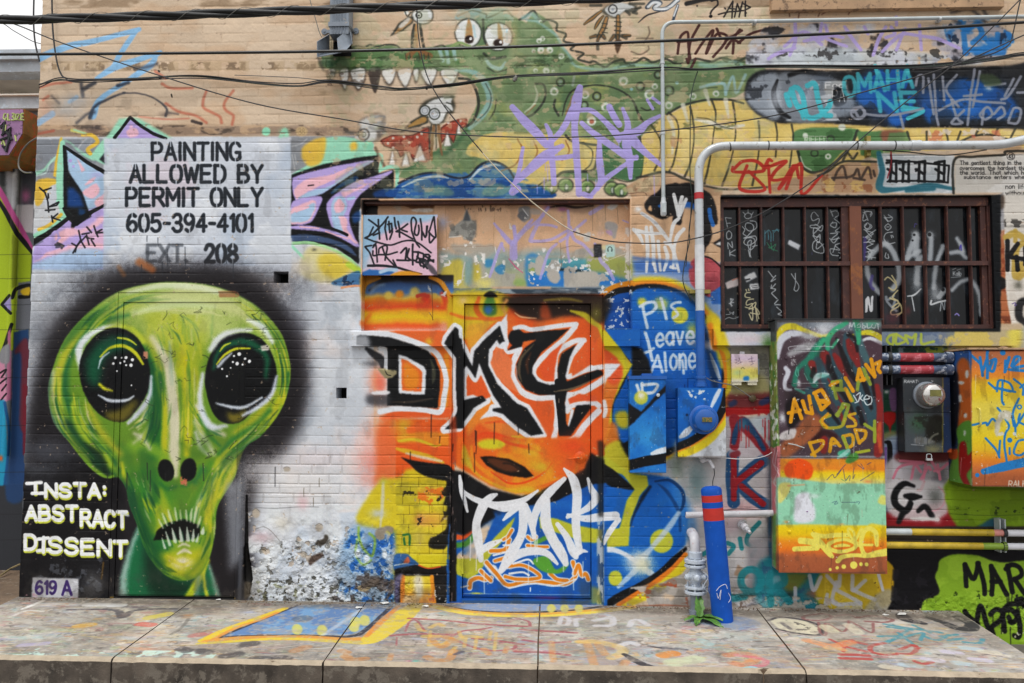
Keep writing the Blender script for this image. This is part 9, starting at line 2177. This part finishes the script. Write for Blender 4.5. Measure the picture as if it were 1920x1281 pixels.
# spigots
def tap(px,py,label,big):
 p = P(px,py,-0.02);q = 1.0 if big else 0.8
 r = thing("spigot",label,"tap",(p[0],-0.004,p[2]))
 if big:
  bm = bmesh.new();lathe(bm,[(0,0.02),(0.012,0.02),(0.014,0.012),(0.05,0.012),(0.052,0.019),(0.072,0.019),(0.075,0.01)],(p[0],-0.004,p[2]),(-0.1,-1,0.1),14);build("stem",bm,M_WHITEP,r,None,True)
  bm = bmesh.new();b0 = Vector((p[0],-0.06,p[2]));tube(bm,bend([b0,b0+Vector((0.03,-0.03,0.01)),b0+Vector((0.055,-0.035,-0.045))],0.02),0.011,12);build("spout",bm,M_WHITEP,r,None,True)
  bm = bmesh.new();box(bm,p[0]-0.035,p[0]+0.002,-0.075,-0.062,p[2]+0.012,p[2]+0.024);build("handle",bm,M_GALV,r,None,bevel=0.004)
  bm = bmesh.new();b1 = b0+Vector((0.06,-0.03,-0.05));tube(bm,spline([b1,b1+Vector((0.004,0.01,-0.04)),b1+Vector((-0.004,0.03,-0.09)),b1+Vector((0.004,0.05,-0.15))],5),0.003,6);build("drip_chain",bm,M_DIM,r,None,True)
 else:
  bm = bmesh.new();lathe(bm,[(0,0.034),(0.008,0.034),(0.010,0.022),(0.05,0.026),(0.062,0.026),(0.064,0.016),(0.085,0.016),(0.087,0.008)],(p[0],-0.004,p[2]),(0.35,-1,-0.45),16);build("stem",bm,M_WHITEP,r,None,True)
  bm = bmesh.new();b0 = Vector((p[0]+0.028,-0.075,p[2]-0.036));lathe(bm,[(0,0.012),(0.02,0.011),(0.022,0.007)],b0,(0.35,-1,-0.6),12);build("nozzle",bm,M_GALV,r,None,True)
tap(1318,863,"small white tap under the round blue meter box",True)
tap(1392,983,"white hose bib sticking out below the horizontal white pipe",False)
bm = bmesh.new();p = P(1410,747,-0.004);lathe(bm,[(0,0.024),(0.02,0.024),(0.026,0.018),(0.028,0.006)],(p[0],-0.004,p[2]),(0,-1,0),16)
tag(build("wall_gland",bm,plain("rust_gland",'#5a4a34',0.6,0.2,0.3,40),None,None,True),"small round rusty cable entry in the wall above the red paint","cable entry")

# ---- bollard ---------------------------------------------------------------------------------------------------
bb = PG(1355,1163);by = bb[1]
bt = P(1334,912,by)
ax = Vector((bt[0]-bb[0],0.02,bt[2]-bb[2]));Lb = ax.length;axn = ax.normalized()
r = thing("bollard","leaning blue bollard with two red stripes standing on the pavement","bollard",bb)
c0 = Vector(bb)-axn*0.03
rad = 0.066
def zone(nm,t0,t1,m_,first=False,last=False):
 bm = bmesh.new();c = c0+axn*(0.03+t0*Lb)
 h = (t1-t0)*Lb
 prof = [(0,rad),(h,rad)]
 if last: prof = [(0,rad),(h*0.55,rad),(h*0.8,rad*0.9),(h*0.95,rad*0.62),(h,rad*0.2)]
 if first: prof[0] = (-0.03,rad)
 lathe(bm,prof,c,axn,32);return build(nm,bm,m_,r,None,True)
zone("post",0,0.745,M_BLUE,first=True);zone("red_stripe",0.745,0.838,M_RED);zone("blue_band",0.838,0.882,M_BLUE);zone("red_stripe",0.882,0.933,M_RED);zone("cap",0.933,1.0,M_BLUE,last=True)
bm = bmesh.new()
for pts in ([(1343,1108),(1350,1100),(1360,1096),(1364,1104)],[(1344,1112),(1347,1122),(1352,1106),(1350,1125)],[(1366,1112),(1370,1122),(1366,1130)]):
 tube(bm,spline([P(px,py,by-0.07) for px,py in pts],5),0.0016,5)
build("paint_scratch",bm,M_WTAPE,r,None,True)

# ---- weed -----------------------------------------------------------------------------------------------------
wp = PG(1312,1162)
r = thing("weed","small green weed growing from the crack at the foot of the gas riser","weed",wp)
rl = random.Random(12)
def leaf(L,az,el,wd,droop):
 bm = bmesh.new();n = 8;mid = []
 d = Vector((math.cos(az)*math.cos(el),math.sin(az)*math.cos(el),math.sin(el)));side = Vector((-math.sin(az),math.cos(az),0));p = Vector(wp)+Vector((0,0,0.004));rows = []
 for i in range(n+1):
  t = i/n;w = wd*math.sin(math.pi*min(1,0.12+0.88*t))**0.8*(1-0.3*t)*(1+0.25*math.sin(i*2.4))
  if i == n: w = 0.001
  up = Vector((0,0,0.012*math.cos(t*3)))
  rows.append((bm.verts.new(p-side*w+up),bm.verts.new(p),bm.verts.new(p+side*w+up)))
  d = (d+Vector((0,0,-droop/n))).normalized();p = p+d*(L/n)
  if p.z < SLOPE*p.y+0.006: p.z = SLOPE*p.y+0.006
 for a_,b_ in zip(rows[:-1],rows[1:]):
  bm.faces.new((a_[0],a_[1],b_[1],b_[0]));bm.faces.new((a_[1],a_[2],b_[2],b_[1]))
 build("leaf",bm,M_LEAF,r,None,True)
for L,az,el,wd,dr in ((0.15,1.9,1.3,0.026,0.2),(0.17,1.3,1.15,0.03,0.5),(0.16,-0.5,0.7,0.036,1.1),(0.20,-0.9,0.45,0.042,0.9),(0.15,-1.9,0.5,0.03,0.9),(0.13,-2.6,0.6,0.026,0.9),(0.19,-0.25,0.3,0.04,0.6)): leaf(L,az,el,wd,dr)
for k in range(9):
 bm = bmesh.new();a = rl.uniform(2.2,4.6);p = Vector(wp)+Vector((0,0,0.006));e = p+Vector((math.cos(a)*rl.uniform(0.06,0.16),math.sin(a)*rl.uniform(0.03,0.09),rl.uniform(0.0,0.012)))
 e.z = max(e.z,SLOPE*e.y+0.006);tube(bm,[p,(p+e)/2+Vector((0,0,0.012)),e],0.002,5);build("dry_stalk",bm,M_STEMD,r,None,True)

# litter
rp = random.Random(21)
for i,(px,py,s,lb) in enumerate(((722,1133,0.045,"white paint flake lying by the wall left of the yellow pier"),(797,1139,0.03,"pale scrap at the foot of the striped pier"),(672,1142,0.03,"small white scrap on the joint of the blue painted pavement"),(1660,1155,0.025,"left of two white flakes on the pavement under the black paint"),(1691,1154,0.035,"right of two white flakes on the pavement under the black paint"),(410,1127,0.025,"tiny white flake at the foot of the right door frame"))):
 q = PG(px,py);bm = bmesh.new();n = 7
 vt = [bm.verts.new((q[0]+math.cos(k*6.283/n)*s*rp.uniform(0.5,1),q[1]+math.sin(k*6.283/n)*s*0.6*rp.uniform(0.5,1),SLOPE*q[1]+rp.uniform(0.004,0.012))) for k in range(n)]
 f = bm.faces.new(vt);ex = bmesh.ops.extrude_face_region(bm,geom=[f]);bmesh.ops.translate(bm,verts=[g for g in ex["geom"] if isinstance(g,bmesh.types.BMVert)],vec=(0,0,0.003))
 tag(build("paint_flake",bm,M_PAPER),lb,"litter","scraps of litter")

# dirt gathered where the wall meets the pavement
bm = bmesh.new()
for k in range(900):
 x = rp.uniform(XL+0.02,XR-0.02)
 if H_DOOR2[0] < x < H_DOOR2[1] or H_DOOR1[0] < x < H_DOOR1[1]: continue
 y = -0.012-abs(rp.gauss(0,0.03));s_ = rp.uniform(0.0015,0.0055)*(1.6 if rp.random() < 0.06 else 1)
 bmesh.ops.create_icosphere(bm,subdivisions=1,radius=s_,matrix=Matrix.Translation((x,y,SLOPE*y+s_*0.4)) @ Matrix.Diagonal((rp.uniform(0.8,1.5),rp.uniform(0.7,1.3),0.7,1)))
o = tag(build("grit",bm,M_DIRT),"loose grit and dirt lying along the foot of the painted wall","grit");o["kind"] = "stuff"

# ---- downspout ---------------------------------------------------------------------------------------------------
x0,x1,z0,z1 = rect_px(618,-40,655,52,-0.12)
r = thing("downspout","weathered grey fluted downspout ending in an open box shoe at the top of the wall","downspout",((x0+x1)/2,-0.06,P(630,104,-0.1)[2]))
bm = bmesh.new();n = 7;w = (x1-x0)/n
pts = [(x0,-0.006)]
for i in range(n): pts += [(x0+w*i+w*0.12,-0.12),(x0+w*i+w*0.5,-0.127),(x0+w*i+w*0.88,-0.12)] if i not in (0,n-1) else [(x0+w*i+w*0.2,-0.122),(x0+w*i+w*0.8,-0.122)]
pts += [(x1,-0.115),(x1,-0.006)]
zb = P(635,64,-0.12)[2]
lo = [bm.verts.new((a_,b_,zb)) for a_,b_ in pts];hi = [bm.verts.new((a_,b_,z1)) for a_,b_ in pts]
for i in range(len(pts)): bm.faces.new((lo[i],lo[(i+1) % len(pts)],hi[(i+1) % len(pts)],hi[i]))
bm.faces.new(hi);bm.faces.new(lo[::-1]);build("pipe",bm,M_GREY,r,None)
bm = bmesh.new();za,zb2 = P(635,41,-0.13)[2],P(635,49,-0.13)[2]
box(bm,x0-0.004,x1+0.004,-0.132,-0.004,zb2,za);build("band",bm,M_GREY,r,None,bevel=0.002)
for px,py in ((608,59),(667,58)):
 bm = bmesh.new();p = P(px,py,-0.012);lathe(bm,[(0,0.022),(0.008,0.022),(0.009,0.008),(0.014,0.007)],(p[0],-0.004,p[2]),(0,-1,0),14);q = x0 if px < 630 else x1
 box(bm,min(p[0],q),max(p[0],q),-0.012,-0.004,p[2]-0.012,p[2]+0.012);build("lug",bm,M_GREY,r,None)
bm = bmesh.new();tube(bm,[V(653,44,-0.125),V(664,60,-0.015)],0.007,6);build("brace",bm,M_GREY,r,None)
# open shoe: left plate, right plate, sloping floor
zt,zf = P(635,66,-0.12)[2],P(635,94,-0.12)[2]
def plate(nm,ps,th=0.004):
 bm = bmesh.new();vs = [bm.verts.new(p) for p in ps];f = bm.faces.new(vs);f.normal_update();nrm = f.normal.copy()
 ex = bmesh.ops.extrude_face_region(bm,geom=[f]);bmesh.ops.translate(bm,verts=[g for g in ex["geom"] if isinstance(g,bmesh.types.BMVert)],vec=nrm*th);return build(nm,bm,M_GREY,r,None)
plate("left_cheek",[V(617,64,-0.12),V(594,78,-0.20),V(594,106,-0.20),V(617,96,-0.02),V(617,64,-0.02)])
plate("front_plate",[V(632,72,-0.17),V(642,64,-0.13),V(659,63,-0.10),V(660,82,-0.10),V(650,93,-0.15),V(634,93,-0.19)])
plate("right_cheek",[V(657,60,-0.02),V(656,60,-0.12),V(660,82,-0.12),V(660,84,-0.02)])
plate("floor_plate",[V(594,107,-0.20),V(616,94,-0.02),V(650,93,-0.02),V(640,98,-0.2)])
bm = bmesh.new();box(bm,x0+0.004,x1-0.006,-0.016,-0.008,zf,zt);build("dark_throat",bm,M_HOLE,r,None)

# ---- cables ------------------------------------------------------------------------------------------------------
def cable(name,pts,rad,material,label,depth=None,cat="cable",seg=8,n=8):
 path = spline([P(p[0],p[1],(p[2] if len(p) > 2 else depth)) for p in pts],n)
 bm = bmesh.new();tube(bm,path,rad,seg)
 return tag(build(name,bm,material,None,None,True),label,cat)
# thick bundle in front of the wall
main = spline([P(px,py,-1.1) for px,py in ((-160,42),(0,38),(320,29),(640,17),(960,4),(1250,-9),(1500,-22),(2050,-54))],14)
r = thing("power_cable","thick black twisted power cable bundle across the top of the wall","cable",main[0])
fr = frames_along(main)
dist = [0.0]
for a_,b_ in zip(main[:-1],main[1:]): dist.append(dist[-1]+(b_-a_).length)
for k in range(3):
 ph = k*2.094;bm = bmesh.new()
 tube(bm,[p+(n_*math.cos(ph+d*5)+b_*math.sin(ph+d*5))*0.0135 for (p,t,n_,b_),d in zip(fr,dist)],0.0145,10);build("strand",bm,M_BLACK,r,None,True)
fine = []
for i in range(len(main)-1):
 for j in range(10): fine.append((main[i].lerp(main[i+1],j/10),dist[i]+(dist[i+1]-dist[i])*j/10))
t0 = fr[0]
bm = bmesh.new();tube(bm,[p+(Vector((0,0,1))*math.cos(d*22)+Vector((0,1,0))*math.sin(d*22))*0.0295 for p,d in fine],0.0016,5);build("lashing_wire",bm,M_WIREG,r,None,True)
cable("power_cable",[(-160,101),(0,102),(320,100),(640,96),(960,88),(1240,77),(1500,66),(1700,56),(1920,42),(2060,34)],0.0095,M_BLACK,"single straight black cable crossing the whole width under the thick bundle",-0.8)
# bundle clipped along the wall
def strand_pts(o,s):
 rs = random.Random(s)
 base_ = [(73,160),(110,149),(150,151),(250,148),(370,144),(480,154),(560,160),(620,152),(720,164),(770,166),(850,160),(960,143),(1100,138),(1240,129),(1320,130),(1440,125),(1700,126),(1850,112),(1920,100),(2040,92)]
 return [P(px,py+o+rs.uniform(-2.2,2.2),-0.045-rs.uniform(0,0.02)) for px,py in base_]
r = thing("cable_bundle","sagging bundle of thin black cables strung along the wall at reptile height","cable",P(73,160,-0.04))
for k,(o,rad) in enumerate(((-2.5,0.004),(0,0.0055),(2.2,0.004),(1,0.003))):
 bm = bmesh.new();tube(bm,spline(strand_pts(o,k),8),rad,7);build("strand",bm,M_WIRE if k != 3 else plain("greenish_wire",'#2a3a30',0.5),r,None,True)
bm = bmesh.new();tube(bm,spline([P(px,py,-0.05) for px,py in ((440,141),(500,143),(560,146),(600,150),(640,153))],6),0.003,6);build("strand",bm,M_WIREG,r,None,True)
for px,py in ((300,146),(620,153),(800,165),(967,144),(1395,126),(1750,123)):
 bm = bmesh.new();p = V(px,py,-0.05);lathe(bm,[(-0.006,0.013),(0.006,0.013)],p,(1,0,0.05),10);build("cable_tie",bm,M_WIREG if px in (967,) else M_BLACK,r,None)
bm = bmesh.new();p = V(966,148,-0.055);lathe(bm,[(-0.02,0.010),(0,0.016),(0.02,0.010)],p,(0.6,0,1),10);build("splice_knot",bm,M_WIREG,r,None,True)
# loose wires
cable("loose_wire",[(64,-20),(63,40),(66,80),(74,115)],0.006,M_WIRE,"black wire hanging down the left corner of the building",-0.03)
cable("loose_wire",[(97,-20),(99,55),(106,112),(115,140),(126,148)],0.006,M_WIRE,"black wire dropping beside the left corner into the cable bundle",-0.04)
cable("loose_wire",[(-60,25),(0,42),(26,58),(60,77),(76,82)],0.0028,M_WIRE,"fine wire crossing the sky at the far left",-0.4)
cable("loose_wire",[(-60,20),(26,45),(120,82),(300,142),(480,195),(650,225),(780,247),(960,257),(1110,256),(1240,246),(1440,219),(1600,178),(1790,122),(1920,66),(2040,20)],0.0042,M_WIRE,"thin dark wire sagging diagonally across the whole mural",-0.35)
w2 = [(780,-20),(785,70),(800,140),(830,195),(870,245),(905,287)]
w2b = [(905,287),(935,320),(985,368),(1040,412),(1074,434)]
w2c = [(1074,434),(1120,448),(1170,455),(1250,456),(1300,448),(1345,436),(1400,414),(1460,382),(1540,328),(1606,268),(1700,190),(1787,122),(1850,62),(1912,0),(1930,-20)]
r = thing("hanging_wire","long drooping wire, dark with a cream length, hanging over the boarded opening","wire",P(780,-20,-0.16))
for pts,m_,nm in ((w2,M_WIRE,"dark_length"),(w2b,M_CREAM,"cream_length"),(w2c,M_WIRE,"dark_length")):
 bm = bmesh.new();tube(bm,spline([P(px,py,-0.16) for px,py in pts],7),0.0042,7);build(nm,bm,m_,r,None,True)
cable("loose_wire",[(1308,134),(1300,160),(1295,190),(1294,260),(1294,330),(1298,380),(1292,430),(1293,452),(1284,492),(1281,530),(1296,565)],0.0035,plain("green_black_wire",'#26342c',0.5),"thin dark green wire hanging beside the thick conduit",-0.04)
cable("loose_wire",[(1296,380),(1294,420),(1290,452),(1286,500)],0.003,M_WIRE,"short black wire tied beside the thick conduit",-0.05)
cable("loose_wire",[(1918,-20),(1911,10),(1900,60),(1893,82),(1870,97),(1840,107),(1815,112)],0.0045,M_WIRE,"black wire dropping from the top right into the cable bundle",-0.1)
cable("loose_wire",[(1316,700),(1330,712),(1350,718),(1374,723),(1392,734),(1408,745)],0.0035,M_WIREG,"grey wire curling from the conduit to the small round cable entry",-0.06)
cable("loose_wire",[(1360,859),(1390,861),(1420,859),(1440,853),(1450,846)],0.0025,M_WTAPE,"white wire strung from the blue meter box to the tall cabinet",-0.05)
cable("loose_wire",[(575,-20),(590,30),(598,58),(603,70)],0.003,M_WIREG,"short grey wire hanging left of the downspout",-0.1)
cable("loose_wire",[(1655,282),(1700,285),(1760,291),(1800,289),(1850,281)],0.004,M_WIRE,"black wire sagging under the thick conduit above the window",-0.08)

# ---- set-back building at the left --------------------------------------------------------------------------------
NY = 0.95
nb = thing("concrete_building","set back grey concrete building with an open upper storey at the left edge","building",(P(20,1072,NY)[0],NY,-0.03))
def nbox(nm,px,y0,y1,m_,uv=None,bevel=0.0):
 x0,x1,z0,z1 = rect_px(*px,y0);bm = bmesh.new();box(bm,x0,x1,y0,y1,z0,z1);return build(nm,bm,m_,nb,uv,bevel=bevel)
nbox("wall",(-260,205,110,1078),NY,NY+0.2,M_NEIGH,puv)
nbox("roof_slab",(-260,94,110,112),NY-0.12,NY+2.6,M_CONC)
nbox("fascia",(-260,112.6,110,136),NY-0.08,NY+0.1,M_CONC)
nbox("parapet",(-260,180,110,204.6),NY-0.06,NY+0.24,M_CONC)
nbox("parapet_cap",(-260,177,110,179.6),NY-0.09,NY+0.28,M_CONCL)
nbox("soffit",(-260,136.6,110,141),NY+0.11,NY+2.5,M_CONCL)
nbox("column",(-100,141.5,26,176.6),NY+0.5,NY+0.7,M_CONCL)
bm = bmesh.new();x0,x1,z0,z1 = rect_px(-260,141,36,177,NY+2.2);box(bm,x0,x1,NY+2.2,NY+2.3,z0-0.3,z1);build("rear_column",bm,M_CONCL,nb,None)
bm = bmesh.new();xa = P(30,500,NY-0.02)[0];zt = P(30,300,NY)[2];tube(bm,[(xa,NY-0.06,0.9),(xa,NY-0.06,zt)],0.03,12);build("drain_pipe",bm,M_NEIGH,nb,puv,True)
# hanging utility box
UY = NY-0.45
r = thing("utility_box","purple and rust utility box with graffiti hanging on the set back building","utility box",V(20,293,UY))
x0,x1,z0,z1 = rect_px(-70,205,44,293,UY)
zk = P(44,250,UY)[2]
front = [(x0,z1),(x1,z1),(x1,zk),(x1-0.10,z0),(x0,z0)]
bm = bmesh.new();prism(bm,front,UY,NY-0.003)
def um(): return None
mm = bpy.data.materials
M_UT1 = plain("utility_purple",'#9a6f9c',0.5,0,0.25,7,'#3a343c',0.58);M_UT2 = plain("utility_rust",'#8a6226',0.6,0,0.5,8,'#b8521e',0.55)
me_ = build("body",bm,[M_UT2],r,None)
bm = bmesh.new();prism(bm,[(a_+(0.004 if i in (0,4) else -0.006),b_+(-0.006 if b_ > z0+0.01 else 0.006)) for i,(a_,b_) in enumerate(front)],UY-0.008,UY-0.0005);cov = build("cover",bm,M_UT1,r,None)
bm = bmesh.new()
def stroke3(bm,pts,rad,y): tube(bm,[(p[0],y,p[2]) for p in [P(px,py,y) for px,py in pts]],rad,5)
yy = UY-0.0105
sc_ = 3.555
def up(pts): return [(u/sc_,60+v/sc_) for u,v in pts]
for st in ("40,545 28,548 22,575 36,588 42,570","52,545 52,590 70,588","80,545 98,545 88,565 98,588 78,588|80,566 92,566","106,548 106,588","114,548 132,548 112,588 134,586","142,546 158,545|142,546 142,588 160,586|142,566 156,566","20,640 40,620 36,660 14,655","10,750 22,720 34,760","100,690 108,730"):
 for q_ in st.split('|'): stroke3(bm,up(pp(q_)),0.007,yy)
build("tag_lettering",bm,plain("pale_green_tag",'#b9c77c',0.5),cov,None)
bm = bmesh.new()
for st in ("0,640 30,600 20,680","10,690 70,640 60,740","40,660 80,720","20,760 40,800 70,680","0,720 60,700"):
 for q_ in st.split('|'): stroke3(bm,up(pp(q_)),0.011,yy-0.004)
build("black_scrawl",bm,M_DIM,cov,None)
cable("loose_wire",[(70,258,0.3),(52,270,0.4),(38,290,0.45),(35,312,0.45),(45,323,0.4),(60,324,0.3)],0.006,M_WIREG,"looped grey wire beside the hanging utility box",0.4)
bm = bmesh.new()
q = P(6,1098,0.4);n = 7
vt = [bm.verts.new((q[0]+math.cos(k*6.283/n)*0.10*rp.uniform(0.5,1),0.25+math.sin(k*6.283/n)*0.09*rp.uniform(0.5,1),-0.016+rp.uniform(0.0,0.02))) for k in range(n)]
f = bm.faces.new(vt);ex = bmesh.ops.extrude_face_region(bm,geom=[f]);bmesh.ops.translate(bm,verts=[g for g in ex["geom"] if isinstance(g,bmesh.types.BMVert)],vec=(0,0,0.004))
tag(build("paper_scrap",bm,M_PAPER),"crumpled white paper on the brown dirt at the far left","litter")
bm = bmesh.new();tube(bm,[PZ(0,1080,-0.0),PZ(20,1066,0.02),PZ(38,1058,0.05)],0.008,6);tag(build("dry_branch",bm,M_STEMD,None,None,True),"dry stick leaning on the grey blocks at the far left","stick")
